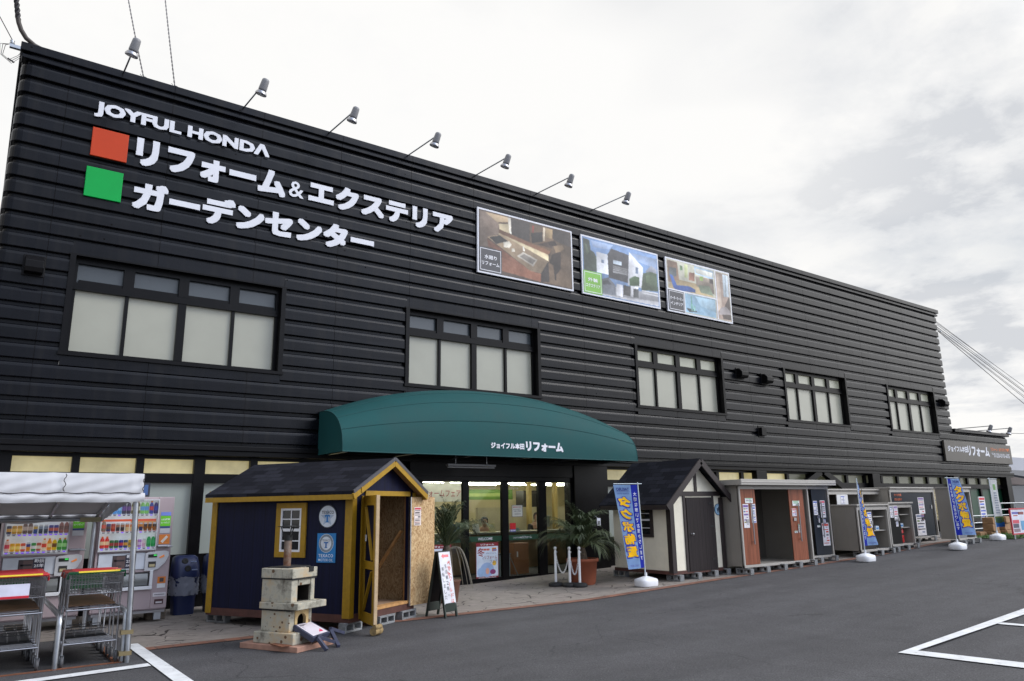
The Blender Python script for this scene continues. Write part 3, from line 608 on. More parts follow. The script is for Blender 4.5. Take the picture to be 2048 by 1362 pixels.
# ------------------------------------------------------------------ things fixed on the facade
def wall_sign():
    s = thing('wall_sign', 'large white shop name lettering with an orange and a green square on dark siding', 'shop sign', (.18, 0, 7.1))
    def P(x, y, z): return (x-.18, y, z-7.1)
    def block(name, x0, x1, z0, z1, m): MB().box(x0-.18, x1-.18, -.055, -.012, z0-7.1, z1-7.1).build(name, m, s, bevel=.006)
    block('orange_square', .19, .79, 7.94, 8.50, M['orange']); block('green_square', .165, .765, 7.14, 7.715, M['green'])
    def line(body, x0, x1, z0, z1, bold, **k):
        mb = MB(); put_text(mb, body, lambda u, v: P(x0+u, -.05, z0+v), x1-x0, z1-z0, bold=bold, **k)
        return mb
    line('JOYFUL HOND\u039b', .18, 3.42, 8.715, 9.045, .05, spacing=1.0).build('lettering', M['white_paint'], s)
    line('リフォーム', .93, 3.80, 7.95, 8.52, .056).build('lettering', M['white_paint'], s)
    line('&', 3.87, 4.2, 8.04, 8.40, .01).build('lettering', M['white_paint'], s)
    line('エクステリア', 4.30, 7.93, 8.0, 8.55, .056).build('lettering', M['white_paint'], s)
    line('ガーデンセンター', .95, 5.86, 7.08, 7.66, .056).build('lettering', M['white_paint'], s)
wall_sign()

ART_KITCHEN = [
 ((120,100,85),[(0.01,0.985),(0.195,0.983),(0.205,0.662),(0.088,0.573),(0.093,0.416),(0.01,0.384)]),
 ((190,160,120),[(0.064,0.976),(0.314,0.984),(0.321,0.904),(0.186,0.851)]),
 ((200,180,140),[(0.2,0.834),(0.32,0.88),(0.31,0.701),(0.209,0.733)]),
 ((235,225,205),[(0.296,0.981),(0.329,0.985),(0.332,0.709),(0.31,0.724)]),
 ((55,48,45),[(0.329,0.978),(0.53,0.979),(0.522,0.613),(0.332,0.697)]),
 ((110,85,60),[(0.53,0.979),(0.803,0.977),(0.798,0.784),(0.537,0.595)]),
 ((150,45,35),[(0.561,0.957),(0.581,0.955),(0.573,0.823),(0.555,0.828)]),
 ((35,28,25),[(0.542,0.811),(0.67,0.883),(0.674,0.716),(0.554,0.648)]),
 ((220,200,170),[(0.681,0.972),(0.705,0.969),(0.696,0.735),(0.675,0.728)]),
 ((170,140,95),[(0.708,0.97),(0.79,0.972),(0.779,0.802),(0.704,0.804)]),
 ((60,52,48),[(0.79,0.972),(0.987,0.978),(0.99,0.744),(0.896,0.746),(0.79,0.806)]),
 ((105,82,60),[(0.798,0.784),(0.99,0.736),(0.99,0.015),(0.65,0.019),(0.758,0.504)]),
 ((140,112,80),[(0.795,0.686),(0.896,0.741),(0.92,0.681),(0.825,0.55)]),
 ((125,92,62),[(0.601,0.641),(0.794,0.637),(0.726,0.517),(0.568,0.558)]),
 ((45,30,25),[(0.731,0.724),(0.814,0.778),(0.837,0.713),(0.762,0.662)]),
 ((130,85,55),[(0.209,0.744),(0.76,0.577),(0.734,0.508),(0.198,0.682)]),
 ((215,195,150),[(0.198,0.682),(0.734,0.508),(0.736,0.4),(0.207,0.593)]),
 ((150,125,95),[(0.081,0.57),(0.228,0.67),(0.731,0.399),(0.653,0.161),(0.528,0.169)]),
 ((40,38,36),[(0.103,0.573),(0.212,0.646),(0.293,0.578),(0.174,0.489)]),
 ((185,175,160),[(0.457,0.461),(0.611,0.383),(0.561,0.249),(0.387,0.367)]),
 ((120,112,102),[(0.464,0.428),(0.587,0.364),(0.554,0.282),(0.417,0.37)]),
 ((225,215,195),[(0.248,0.55),(0.308,0.583),(0.334,0.535),(0.306,0.467),(0.25,0.466)]),
 ((225,215,195),[(0.333,0.476),(0.363,0.482),(0.365,0.43),(0.335,0.419)]),
 ((230,225,210),[(0.451,0.553),(0.467,0.551),(0.473,0.478),(0.454,0.476)]),
 ((135,80,55),[(0.081,0.547),(0.528,0.169),(0.645,0.158),(0.642,0.016),(0.212,0.07),(0.216,0.39),(0.093,0.416)]),
 ((110,65,45),[(0.222,0.312),(0.333,0.268),(0.335,0.26),(0.224,0.301)]),
 ((50,42,40),[(0.731,0.399),(0.738,0.044),(0.642,0.016),(0.645,0.158)]),
 ((45,32,26),[(0.775,0.534),(0.876,0.617),(0.876,0.495),(0.867,0.298),(0.798,0.157),(0.786,0.345),(0.739,0.377)]),
 ((45,32,26),[(0.798,0.181),(0.815,0.186),(0.816,0.103),(0.8,0.105)]),
 ((62,62,68),[(0.011,0.38),(0.216,0.378),(0.214,0.033),(0.01,0.034)]),
]
ART_HOUSE = [
 ((105,140,190),[(0.01,0.985),(0.99,0.985),(0.99,0.015),(0.01,0.015)]),
 ((150,175,215),[(0.107,0.961),(0.399,0.971),(0.339,0.871),(0.139,0.847)]),
 ((150,175,215),[(0.607,0.917),(0.99,0.922),(0.985,0.728),(0.699,0.791)]),
 ((50,65,55),[(0.01,0.971),(0.09,0.954),(0.102,0.783),(0.145,0.748),(0.186,0.637),(0.178,0.409),(0.01,0.382)]),
 ((70,88,66),[(0.026,0.88),(0.052,0.864),(0.082,0.725),(0.046,0.662)]),
 ((215,218,225),[(0.173,0.778),(0.317,0.773),(0.322,0.406),(0.169,0.406)]),
 ((120,140,170),[(0.233,0.653),(0.269,0.656),(0.267,0.595),(0.233,0.593)]),
 ((160,165,180),[(0.82,0.62),(0.909,0.77),(0.988,0.716),(0.983,0.619)]),
 ((225,226,232),[(0.607,0.93),(0.793,0.691),(0.773,0.29),(0.569,0.293)]),
 ((62,62,68),[(0.318,0.78),(0.368,0.902),(0.604,0.863),(0.571,0.332),(0.32,0.355)]),
 ((190,205,220),[(0.389,0.703),(0.501,0.701),(0.498,0.63),(0.386,0.63)]),
 ((130,130,132),[(0.381,0.603),(0.582,0.594),(0.577,0.475),(0.379,0.462)]),
 ((70,70,74),[(0.38,0.577),(0.581,0.567),(0.581,0.557),(0.379,0.567)]),
 ((70,70,74),[(0.379,0.546),(0.58,0.536),(0.579,0.525),(0.378,0.536)]),
 ((70,70,74),[(0.377,0.513),(0.579,0.507),(0.578,0.496),(0.377,0.502)]),
 ((110,130,160),[(0.689,0.669),(0.722,0.667),(0.717,0.547),(0.683,0.549)]),
 ((175,175,180),[(0.01,0.036),(0.22,0.076),(0.99,0.118),(0.99,0.015),(0.01,0.015)]),
 ((150,150,155),[(0.224,0.201),(0.99,0.249),(0.99,0.104),(0.218,0.026)]),
 ((70,90,65),[(0.788,0.583),(0.892,0.643),(0.984,0.633),(0.99,0.301),(0.752,0.257)]),
 ((88,110,76),[(0.826,0.542),(0.889,0.589),(0.901,0.433),(0.829,0.411)]),
 ((65,95,60),[(0.594,0.416),(0.665,0.491),(0.733,0.486),(0.726,0.327),(0.598,0.289)]),
 ((95,100,110),[(0.228,0.301),(0.32,0.355),(0.407,0.231),(0.4,0.054),(0.218,0.039)]),
 ((55,58,64),[(0.241,0.268),(0.309,0.306),(0.352,0.24),(0.242,0.206)]),
 ((220,220,225),[(0.418,0.272),(0.502,0.273),(0.492,0.055),(0.409,0.056)]),
 ((60,60,62),[(0.511,0.275),(0.607,0.279),(0.598,0.097),(0.504,0.096)]),
 ((220,220,225),[(0.607,0.292),(0.714,0.298),(0.704,0.094),(0.604,0.086)]),
 ((75,78,80),[(0.644,0.251),(0.716,0.26),(0.708,0.095),(0.636,0.09)]),
 ((220,220,222),[(0.762,0.26),(0.99,0.27),(0.99,0.245),(0.76,0.234)]),
 ((220,220,222),[(0.76,0.218),(0.99,0.222),(0.99,0.201),(0.758,0.192)]),
 ((120,180,60),[(0.011,0.384),(0.227,0.395),(0.218,0.031),(0.01,0.038)]),
]
ART_ROOM = [
 ((190,188,168),[(0.01,0.984),(0.749,0.981),(0.735,0.424),(0.01,0.395)]),
 ((130,100,80),[(0.011,0.974),(0.165,0.967),(0.184,0.553),(0.013,0.54)]),
 ((160,190,215),[(0.432,0.985),(0.744,0.98),(0.735,0.797),(0.439,0.83)]),
 ((212,212,200),[(0.451,0.947),(0.729,0.94),(0.722,0.836),(0.449,0.847)]),
 ((80,90,95),[(0.04,0.835),(0.147,0.844),(0.141,0.677),(0.03,0.668)]),
 ((205,215,150),[(0.274,0.971),(0.329,0.968),(0.313,0.704),(0.269,0.704)]),
 ((90,125,80),[(0.205,0.92),(0.245,0.919),(0.244,0.835),(0.204,0.822)]),
 ((180,155,110),[(0.015,0.5),(0.167,0.63),(0.431,0.63),(0.731,0.437),(0.012,0.401)]),
 ((150,100,80),[(0.343,0.826),(0.433,0.842),(0.422,0.669),(0.333,0.669)]),
 ((130,115,100),[(0.44,0.774),(0.732,0.81),(0.733,0.494),(0.45,0.58)]),
 ((130,165,70),[(0.51,0.796),(0.568,0.804),(0.562,0.722),(0.509,0.716)]),
 ((170,150,130),[(0.59,0.794),(0.66,0.799),(0.654,0.714),(0.591,0.708)]),
 ((60,50,50),[(0.671,0.791),(0.731,0.796),(0.729,0.709),(0.672,0.705)]),
 ((110,125,100),[(0.475,0.615),(0.661,0.645),(0.718,0.462),(0.511,0.472)]),
 ((40,85,170),[(0.038,0.698),(0.084,0.685),(0.138,0.511),(0.336,0.545),(0.427,0.503),(0.423,0.443),(0.132,0.405),(0.082,0.453)]),
 ((125,165,190),[(0.252,0.387),(0.743,0.406),(0.738,0.02),(0.238,0.018)]),
 ((150,185,205),[(0.414,0.373),(0.741,0.383),(0.746,0.129),(0.493,0.201)]),
 ((40,50,60),[(0.265,0.098),(0.397,0.106),(0.434,0.061),(0.304,0.035)]),
 ((85,150,130),[(0.346,0.354),(0.36,0.358),(0.36,0.083),(0.342,0.078)]),
 ((110,175,165),[(0.332,0.198),(0.37,0.2),(0.368,0.063),(0.337,0.063)]),
 ((130,190,180),[(0.379,0.17),(0.406,0.172),(0.404,0.072),(0.377,0.071)]),
 ((165,140,125),[(0.76,0.971),(0.99,0.985),(0.99,0.015),(0.75,0.017)]),
 ((190,168,150),[(0.79,0.96),(0.838,0.961),(0.849,0.299),(0.779,0.166)]),
 ((190,205,215),[(0.894,0.965),(0.987,0.966),(0.981,0.509),(0.888,0.497)]),
 ((120,130,135),[(0.938,0.965),(0.946,0.967),(0.932,0.501),(0.922,0.498)]),
 ((90,75,70),[(0.974,0.507),(0.99,0.508),(0.99,0.036),(0.853,0.035),(0.838,0.153)]),
 ((155,145,145),[(0.821,0.248),(0.909,0.301),(0.977,0.233),(0.99,0.151),(0.787,0.106)]),
 ((62,62,68),[(0.014,0.375),(0.243,0.378),(0.23,0.021),(0.01,0.02)]),
]

def poster(name, label, x0, x1, art, bg, title, tcol, tbox, hole=None):
    z0, z1 = 7.205, 8.92; t = thing(name, label, 'poster', (x0, 0, z0), 0, 'picture posters high on the facade'); W = x1-x0; H = z1-z0
    MB().box(0, W, -.06, -.012, 0, H).build('panel', M['white_paint'], t, bevel=.004)
    p = MB(); k = .97; b = .045
    # the picture: outlines sampled onto a fine mosaic of printed cells, softened and grained
    nx, ny, ss = 150, 84, 2
    gx, gy = np.meshgrid((np.arange(nx*ss)+.5)/(nx*ss), (np.arange(ny*ss)+.5)/(ny*ss)); im = np.zeros((ny*ss, nx*ss, 3)); im[:] = bg
    rs = np.random.RandomState(len(art))
    gxx = gx+.0012*np.sin(gy*70+gx*30); gyy = gy+.0015*np.sin(gx*80)
    for c, pts in art:
        ins = np.zeros(gx.shape, bool); n = len(pts)
        for i in range(n):
            (xa, ya), (xb, yb) = pts[i], pts[(i+1) % n]
            if ya == yb: continue
            ins ^= ((ya > gyy) != (yb > gyy)) & (gxx < (xb-xa)*(gyy-ya)/(yb-ya)+xa)
        xs_ = [q[0] for q in pts]; ys_ = [q[1] for q in pts]
        ramp = 1+.22*((gx-min(xs_))/(max(xs_)-min(xs_)+.01)-.5)*rs.choice((-1, 1))+.25*((gy-min(ys_))/(max(ys_)-min(ys_)+.01)-.5)*rs.choice((-1, 1))
        im[ins] = (np.array(c)[None, None, :]*ramp[..., None])[ins]
    im = im.reshape(ny, ss, nx, ss, 3).mean((1, 3))
    for oct_, amp in ((6, 6), (18, 5), (60, 5)):
        g = rs.randn(oct_+2, oct_*2+2); yy = np.linspace(0, oct_, ny); xx = np.linspace(0, oct_*2, nx); iy = yy.astype(int); ix = xx.astype(int); fy = (yy-iy)[:, None]; fx = (xx-ix)[None, :]
        nz = (g[iy][:, ix]*(1-fy)*(1-fx)+g[iy+1][:, ix]*fy*(1-fx)+g[iy][:, ix+1]*(1-fy)*fx+g[iy+1][:, ix+1]*fy*fx); im += nz[..., None]*amp
    bl = im.copy(); bl[1:] += im[:-1]; bl[:-1] += im[1:]; bl[:, 1:] += im[:, :-1]; bl[:, :-1] += im[:, 1:]; bl[1:-1, 1:-1] /= 5
    im[1:-1, 1:-1] = im[1:-1, 1:-1]*.7+bl[1:-1, 1:-1]*.3; grey = im.mean(2, keepdims=True); im = np.clip(grey+(im-grey)*.82, 4, 250)
    vs = [(b+(W-2*b)*i/nx, -.0625, b+(H-2*b)*j/ny) for j in range(ny+1) for i in range(nx+1)]; k0 = len(p.v); p.v += [Vector(q) for q in vs]
    for j in range(ny):
        for i in range(nx):
            p.f.append([j*(nx+1)+i, j*(nx+1)+i+1, (j+1)*(nx+1)+i+1, (j+1)*(nx+1)+i]); p.mi.append(0); p.sm.append(False); p.c.append(S(*im[j, i], k))
    y = -.064
    if hole:
        for (a, c, d, e) in hole: p.box(a*W, c*W, y-.001, y, d*H, e*H, 0, S(225, 225, 230, .9))
        y -= .002
    p.build('picture', M['print'], t)
    l = MB(); u0, u1, v0, v1 = tbox; x_0, x_1, z_0, z_1 = u0*W, u1*W, v0*H, v1*H
    l.box(x_0, x_1, y-.004, y, z_0, z_1, 0, S(*tcol, k)); fr = .015
    for a in ((x_0+.03, x_1-.03, z_0+.03, z_0+.03+fr), (x_0+.03, x_1-.03, z_1-.03-fr, z_1-.03), (x_0+.03, x_0+.03+fr, z_0+.03+fr, z_1-.03-fr), (x_1-.03-fr, x_1-.03, z_0+.03+fr, z_1-.03-fr)):
        l.box(a[0], a[1], y-.006, y-.004, a[2], a[3], 0, S(225, 225, 230))
    w = x_1-x_0; h = z_1-z_0
    w1 = w*(.55 if len(title[0]) < 5 else .8)
    put_text(l, title[0], lambda u, v: (x_0+(w-w1)/2+u, y-.007, z_0+h*.53+v), w1, h*.17, bold=.02, col=S(235, 235, 240))
    put_text(l, title[1], lambda u, v: (x_0+w*.11+u, y-.007, z_0+h*.27+v), w*.78, h*.16, bold=.02, col=S(235, 235, 240))
    l.build('caption', M['print'], t)
poster('wall_poster', 'poster of a brown kitchen with an island sink, nearest the lettering', 8.635, 11.735, ART_KITCHEN, (72, 54, 43), ('水廻り', 'リフォーム'), (62, 62, 68), (.015, .235, .03, .40))
poster('wall_poster', 'poster of a white and black modern house under blue sky', 12.06, 15.12, ART_HOUSE, (105, 140, 190), ('外装', 'エクステリア'), (118, 178, 62), (.015, .235, .03, .40))
poster('wall_poster', 'poster of a living room with a blue lounge chair and curtains', 15.44, 18.47, ART_ROOM, (190, 188, 168), ('オーダーカーテン', 'インテリア'), (62, 62, 68), (.015, .245, .03, .40),
       hole=[(.0, .755, .402, .425), (.245, .26, .03, .40), (.752, .77, .03, .97)])

def floodlight(x, zb, reach, tilt, label, group='floodlights on arms along the roof edge', zt=None):
    t = thing('floodlight', label, 'floodlight', (x, 0, zb), 0, group)
    zt = (9.66 if zt is None else zt)-zb
    a = MB(); a.tube([(0, .02, -.03), (0, -.04, .0), (-.0, -reach, zt)], .016, 8); a.box(-.05, .05, -.05, .03, -.07, -.02); a.build('arm', M['steel'], t)
    d = Vector((-.06, .12, -.32)).normalized(); q = Vector((0, -reach-.01, zt+.02))
    rot = d.to_track_quat('Z', 'Y').to_matrix().to_4x4(); rot.translation = q
    h = MB(rot); h.lathe([(.045, -.02), (.066, 0), (.07, .03), (.078, .19), (.075, .215), (.05, .22)], n=18); hd = h.build('lamp_body', mat('floodlight_grey', (.22, .22, .23), .45), t)
    g = MB(rot); g.lathe([(.06, .215), (.085, .235), (.108, .275), (.11, .30), (.1, .31)], n=20); g.build('reflector_ring', M['chrome'], t)
    l = MB(rot); l.lathe([(.0995, .306), (.06, .318), (0, .322)], n=20); l.build('lens', mat('lamp_lens', (.5, .5, .5), .15), t)
ords = ['leftmost', 'second', 'third', 'fourth', 'fifth', 'sixth', 'rightmost']
for i, x in enumerate((.58, 2.83, 4.70, 6.66, 8.58, 10.55, 12.55)):
    floodlight(x, 9.75, 1.5, 0, 'grey spot lamp on a rod, %s of seven along the roof%s' % (ords[i], '' if i in (0, 6) else ' from left'), zt=9.60+.018*i)
for i, x in enumerate((33.25, 35.15)):
    floodlight(x, 4.56, 1.35, 0, 'small spot lamp over the %s end of the low annex sign' % ('left', 'right')[i], 'floodlights over the annex sign', zt=4.56)

def awning():
    x0, x1, D, zb = 4.77, 12.62, 1.25, 2.63
    t = thing('awning', 'big dark green bowed fabric awning over the shop entrance', 'awning', (8.7, 0, zb)); cx = 8.7
    def zt(x): s = (x-x0)/(x1-x0)*2-1; return .88+.70*(1-abs(s)**2.2)
    def surf(x, th):
        e = .82; return (x-cx, -.005-D*math.cos(th)**e if th < math.pi/2-1e-6 else -.005, zt(x)*math.sin(th)**e)
    m = MB(); nv = 24
    m.grid(lambda u, v: surf(x0+(x1-x0)*u, v*math.pi/2), 60, nv)
    m.grid(lambda u, v: (surf(x0+(x1-x0)*u, v*math.pi/2)[0], surf(x0+(x1-x0)*u, v*math.pi/2)[1]*.985+.002, surf(x0+(x1-x0)*u, v*math.pi/2)[2]*.985), 60, nv)
    for x in (x0, x1): m.poly([surf(x, k/nv*math.pi/2) for k in range(nv+1)]+[(x-cx, -.005, 0)])
    m.build('canopy', M['awning'], t)
    sm = MB()
    for th in (.42, .80, 1.12):
        sm.tube([(p[0], p[1]-.002, p[2]+.002) for p in [surf(x0+.01+(x1-x0-.02)*k/50, th) for k in range(51)]], .007, 5)
    for x in (x0, x1): sm.tube([surf(x, k/nv*math.pi/2) for k in range(nv+1)], .009, 5)
    sm.tube([surf(x0+(x1-x0)*k/2, 0) for k in range(3)], .012, 6)
    sm.build('seam', mat('awning_seam', (.006, .06, .062), .8), t)
    for k in range(6):
        f = MB(); x = x0+.2+(x1-x0-.4)*k/5-cx; f.tube([(x, -D+.03, .02), (x, -.01, .02)], .018, 6); f.tube([(x, -D+.05, .02), (x, -.35, zt(x+cx)*.8), (x, -.02, zt(x+cx)*.93)], .015, 6); f.build('rib', M['steel'], t)
    def on(x, z):
        s = min(1, max(0, z/zt(x))); th = math.asin(s**(1/.82)); p = surf(x, th); return (p[0], p[1]-.012, p[2]+.002)
    L = MB(); put_text(L, 'ジョイフル本田', lambda u, v: on(8.17+u, .165+v), .90, .135, bold=.045); put_text(L, 'リフォーム', lambda u, v: on(9.12+u, .135+v), 1.08, .22, bold=.06)
    L.build('lettering', M['white_paint'], t)
    q = thing('strip_light', 'unlit tube light fitting hung under the green awning', 'light fitting', (7.9, -.9, 2.40))
    MB().box(-.62, .62, -.05, .05, .02, .07).build('housing', mat('dull_fitting', (.10, .10, .10), .6), q, bevel=.01); MB().tube([(-.6, 0, 0), (.6, 0, 0)], .016, 8).build('tube', mat('dead_tube', (.16, .16, .16), .3), q)
    for x in (-.4, .4): MB().tube([(x, 0, .06), (x, 0, .28)], .008, 6).build('hanger', M['alu'], q)
awning()

def annex_sign():
    t = thing('annex_sign', 'dark grey panel with white shop name and a phone number on the low annex', 'shop sign', (31.7, 0, 3.15))
    def P(x, y, z): return (x-31.7, y, z-3.15)
    MB().box(0, 6.5, -.10, -.02, 0, .86).build('panel', mat('sign_grey', (.062, .054, .045), .4, var=.1), t, bevel=.008)
    L = MB(); put_text(L, 'ジョイフル本田', lambda u, v: P(31.95+u, -.104, 3.55+v), 1.78, .26, bold=.04); put_text(L, 'リフォーム', lambda u, v: P(33.75+u, -.104, 3.42+v), 2.1, .44, bold=.05)
    L.build('lettering', M['white_paint'], t)
    N_ = MB(); put_text(N_, '\u21210120-010-605', lambda u, v: P(36.1+u, -.104, 3.42+v), 1.85, .2, bold=.01); N_.build('phone_number', M['white_paint'], t)
    O_ = MB(); put_text(O_, 'リフォーム・エクステリア専門', lambda u, v: P(36.05+u, -.104, 3.70+v), 1.95, .16, bold=.03); O_.build('orange_lettering', mat('orange_letter', S(205, 110, 55, 1.2), .5), t)
annex_sign()
# ------------------------------------------------------------------ sheds
M['navy'] = board_mat('navy_boards', (.0038, .0056, .026), .21, 1, .55); M['navy_g'] = board_mat('navy_boards_front', (.0038, .0056, .026), .21, 0, .55)
M['yellow'] = mat('mustard_paint', (.33, .185, .004), .6, var=.16, vs=14, bump=.2, bs=90); M['wood'] = mat('new_timber', (.46, .24, .085), .7, var=.25, vs=14, streak=True)
M['plinth'] = mat('stained_plinth', (.085, .032, .024), .7, var=.3, vs=8); M['white_frame'] = mat('white_vinyl', (.72, .72, .74), .4)
def roof_uv(o, fn):
    uv = o.data.uv_layers.new(name='UVMap')
    for l in o.data.loops: uv.data[l.index].uv = fn(o.data.vertices[l.vertex_index].co)
def notice(par, P, ux, w, h, n, seed, accents=((200, 40, 60), (60, 90, 190)), name='notice', base=(225, 222, 226), label=None):
    """a printed sheet at P, lying in the plane of ux and +z, n = outward normal"""
    r = random.Random(seed); P = Vector(P); ux = Vector(ux).normalized(); n = Vector(n).normalized(); uz = Vector((0, 0, 1))
    mb = MB()
    def rect(a, b, c, d, e, col): 
        q = [P+ux*(x*w)+uz*(z*h)+n*e for x, z in ((a, c), (b, c), (b, d), (a, d))]
        if ux.cross(uz).dot(n) < 0: q.reverse()
        mb.poly(q, 0, S(*col))
    a = [P+n*.001, P+ux*w+n*.001, P+ux*w+uz*h+n*.001, P+uz*h+n*.001]
    mb.prism(a if ux.cross(uz).dot(n) > 0 else a[::-1], n*.003, 0, S(*base))
    z = .93
    rect(.06, .94, .86, .96, .0050, accents[r.randrange(len(accents))])
    z = .82
    while z > .08:
        hh = r.uniform(.03, .10)
        if r.random() < .3: rect(.08, r.uniform(.35, .5), z-hh, z, .0050, (r.randrange(60, 200), r.randrange(60, 190), r.randrange(60, 200)))
        c = accents[r.randrange(len(accents))] if r.random() < .6 else (90, 90, 100)
        rect(.52 if r.random() < .4 else .1, r.uniform(.75, .93), z-hh*.8, z, .0055, c); z -= hh+r.uniform(.03, .07)
    return mb.build(name, M['print'], par, label=label)
blk = None
def block(x, y, rz, label, z=None, group='concrete blocks under the sheds'):
    global blk
    z0 = gz(x)+.004 if z is None else z
    if blk is None:
        m = MB(); w, d, h = .39, .12, .13
        # two hollow cells through the depth
        m.box(-w/2, w/2, -d/2, d/2, 0, .028).box(-w/2, w/2, -d/2, d/2, h-.028, h)
        for c in (-w/2+.015, 0, w/2-.015): m.box(c-.018, c+.018, -d/2+.001, d/2-.001, .028, h-.028)
        blk = tag(m.build('concrete_block', M['concrete'], bevel=.004), label, 'block', group); o = blk
    else: o = blk.copy(); COL.objects.link(o); o['label'] = label
    o.location = (x, y, z0); o.rotation_euler = (0, 0, rz); return o

def navy_shed():
    th = R(29); t = thing('garden_shed', 'navy blue shed with mustard yellow trim and both doors open', 'shed', (3.62, -4.38, 0), th)
    # local frame: x along the door gable (to the right), y along the side wall (away)
    W, D, zb, ze, zr = 1.62, 2.68, .02, 1.80, 2.20; cx = .80
    f = MB(); f.box(-.02, W+.02, -.02, D+.02, .0, .11); f.build('plinth', M['plinth'], t, bevel=.006)
    w = MB()
    w.box(-.02, .04, .0, D, .11, ze); w.box(W-.04, W+.02, .0, D, .11, ze); w.box(0, W, D-.05, D, .11, ze)
    w.build('side_wall', M['navy'], t)
    g = MB(); g.box(-.02, .29, -.012, .04, .11, ze); g.box(1.45, W+.02, -.012, .04, .11, ze); g.box(.29, 1.45, -.008, .04, 1.74, ze)
    g.prism([(-.02, .03, ze), (W+.02, .03, ze), (cx, .03, zr+.02)], (0, -.04, 0)); g.build('front_wall', M['navy_g'], t)
    i = MB(); i.box(.045, W-.045, D-.09, D-.055, .12, ze); i.box(W-.075, W-.045, .05, D-.09, .12, ze); i.box(.042, .07, .05, D-.09, .12, ze); i.build('lining', M['osb_shaded'], t)
    fl = MB(); fl.box(.05, W-.05, .0, D-.1, .112, .13); fl.build('floor', mat('shed_floor', (.3, .19, .12), .7, var=.2), t)
    s = MB()
    for y in (.6, 1.2, 1.8): MB().box(W-.14, W-.076, y, y+.04, .13, ze).build('stud', M['wood'], t)
    s.beam((W-.10, .15, 1.2), (W-.10, .95, .14), .03, .09, (1, 0, 0)); s.box(W-.13, W-.045, .045, .09, .13, 1.74)
    MB().box(.07, .12, .045, .09, .13, 1.74).build('stud', M['wood'], t); s.build('brace', M['wood'], t)
    sl = MB(); sl.box(.25, 1.47, -.03, .10, .10, .14); sl.build('door_sill', M['wood'], t)
    k = MB()  # wire grid against the back
    for a in range(12): k.tube([(.2+a*.11, D-.12, .2), (.2+a*.11, D-.12, 1.7)], .004, 4)
    for a in range(14): k.tube([(.15, D-.12, .2+a*.11), (1.45, D-.12, .2+a*.11)], .004, 4)
    k.build('wire_grid', M['rust'], t)
    c = MB()
    for x, y, sx, sy in ((-.035, -.03, .10, .03), (W-.06, -.03, .095, .03)): c.box(x, x+sx, y, y+.02, .06, ze)
    c.box(-.038, -.018, -.03, .10, .06, ze); c.box(-.038, -.018, D-.09, D+.02, .03, ze)
    c.box(-.06, -.03, -.2, D+.08, ze-.02, ze+.06)
    c.box(.19, .27, -.032, -.008, .03, 1.74); c.box(.27, 1.47, -.034, -.008, 1.74, 1.815)
    c.build('yellow_trim', M['yellow'], t, bevel=.004)
    # roof: two slopes with a front overhang, fascia boards
    ov, fo, bo = .21, .16, .0; sl_ = (zr-ze)/(cx+.02); ez = ze-sl_*ov+.06; pk = zr+.07
    r = MB()
    for sg, xe in ((-1, -.02-ov+.02), (1, W+.13)):
        a = (xe, -fo, ez); b_ = (xe, D+bo, ez); c_ = (cx, D+bo, pk); d_ = (cx, -fo, pk)
        q = [a, b_, c_, d_] if sg > 0 else [a, d_, c_, b_]
        r.prism(q, (0, 0, .045))
    ro = r.build('roof', M['shingle'], t); roof_uv(ro, lambda co: (co.y+.13, abs(co.x-cx)*1.12+co.z*.0))
    fb = MB()
    for xe in (-.22, W+.14): fb.beam((xe, -fo-.012, ez-.035), (cx, -fo-.012, pk-.035), .03, .085, (0, 0, 1))
    fb.build('bargeboard', M['yellow'], t, bevel=.003)
    for xe in (-.205, W+.125): MB().box(xe-.012, xe+.012, -fo, D+bo-.01, ez-.075, ez-.002).build('eave_board', M['yellow'], t, bevel=.003)
    so = MB()
    for xe in (-.20, W+.12): so.poly([(xe, -fo, ez-.005), (xe, .0, ez-.005), (cx, .0, pk-.006), (cx, -fo, pk-.006)])
    so.build('soffit', M['wood'], t)
    dg = MB()
    for xe in (-.225, W+.145): dg.beam((xe, -fo-.02, ez+.033), (cx, -fo-.02, pk+.033), .02, .05, (0, 0, 1))
    dg.build('drip_edge', mat('roof_edge_metal', (.10, .10, .115), .4, .6), t)
    # side window
    fr = MB(); y0, y1, z0, z1 = .80, 1.37, .87, 1.655
    for a in ((y0, y1, z1-.08, z1), (y0, y1, z0, z0+.08), (y0, y0+.09, z0+.08, z1-.08), (y1-.09, y1, z0+.08, z1-.08)): fr.box(-.05, -.02, a[0], a[1], a[2], a[3])
    wn = fr.build('window', M['yellow'], t, bevel=.003)
    s_ = MB(); ya, yb, za, zc = y0+.09, y1-.09, z0+.08, z1-.08; zm = (za+zc)/2
    for a in ((ya, yb, zc-.03, zc), (ya, yb, za, za+.03), (ya, ya+.03, za+.03, zc-.03), (yb-.03, yb, za+.03, zc-.03), (ya+.03, yb-.03, zm-.02, zm+.02)): s_.box(-.047, -.02, *a)
    for z in ((zm+zc)/2, (zm+za)/2): s_.box(-.040, -.02, ya+.03, yb-.03, z-.008, z+.008)
    s_.box(-.041, -.02, (ya+yb)/2-.008, (ya+yb)/2+.008, za+.03, zm-.02); s_.box(-.041, -.02, (ya+yb)/2-.008, (ya+yb)/2+.008, zm+.02, zc-.03); s_.build('sash', M['white_frame'], wn)
    MB().poly([(-.03, ya, za), (-.03, yb, za), (-.03, yb, zc), (-.03, ya, zc)][::-1]).build('pane', M['dark_glass'], wn)
    # left door swung out toward the viewer: hinge at x=.27
    ang = R(-104)
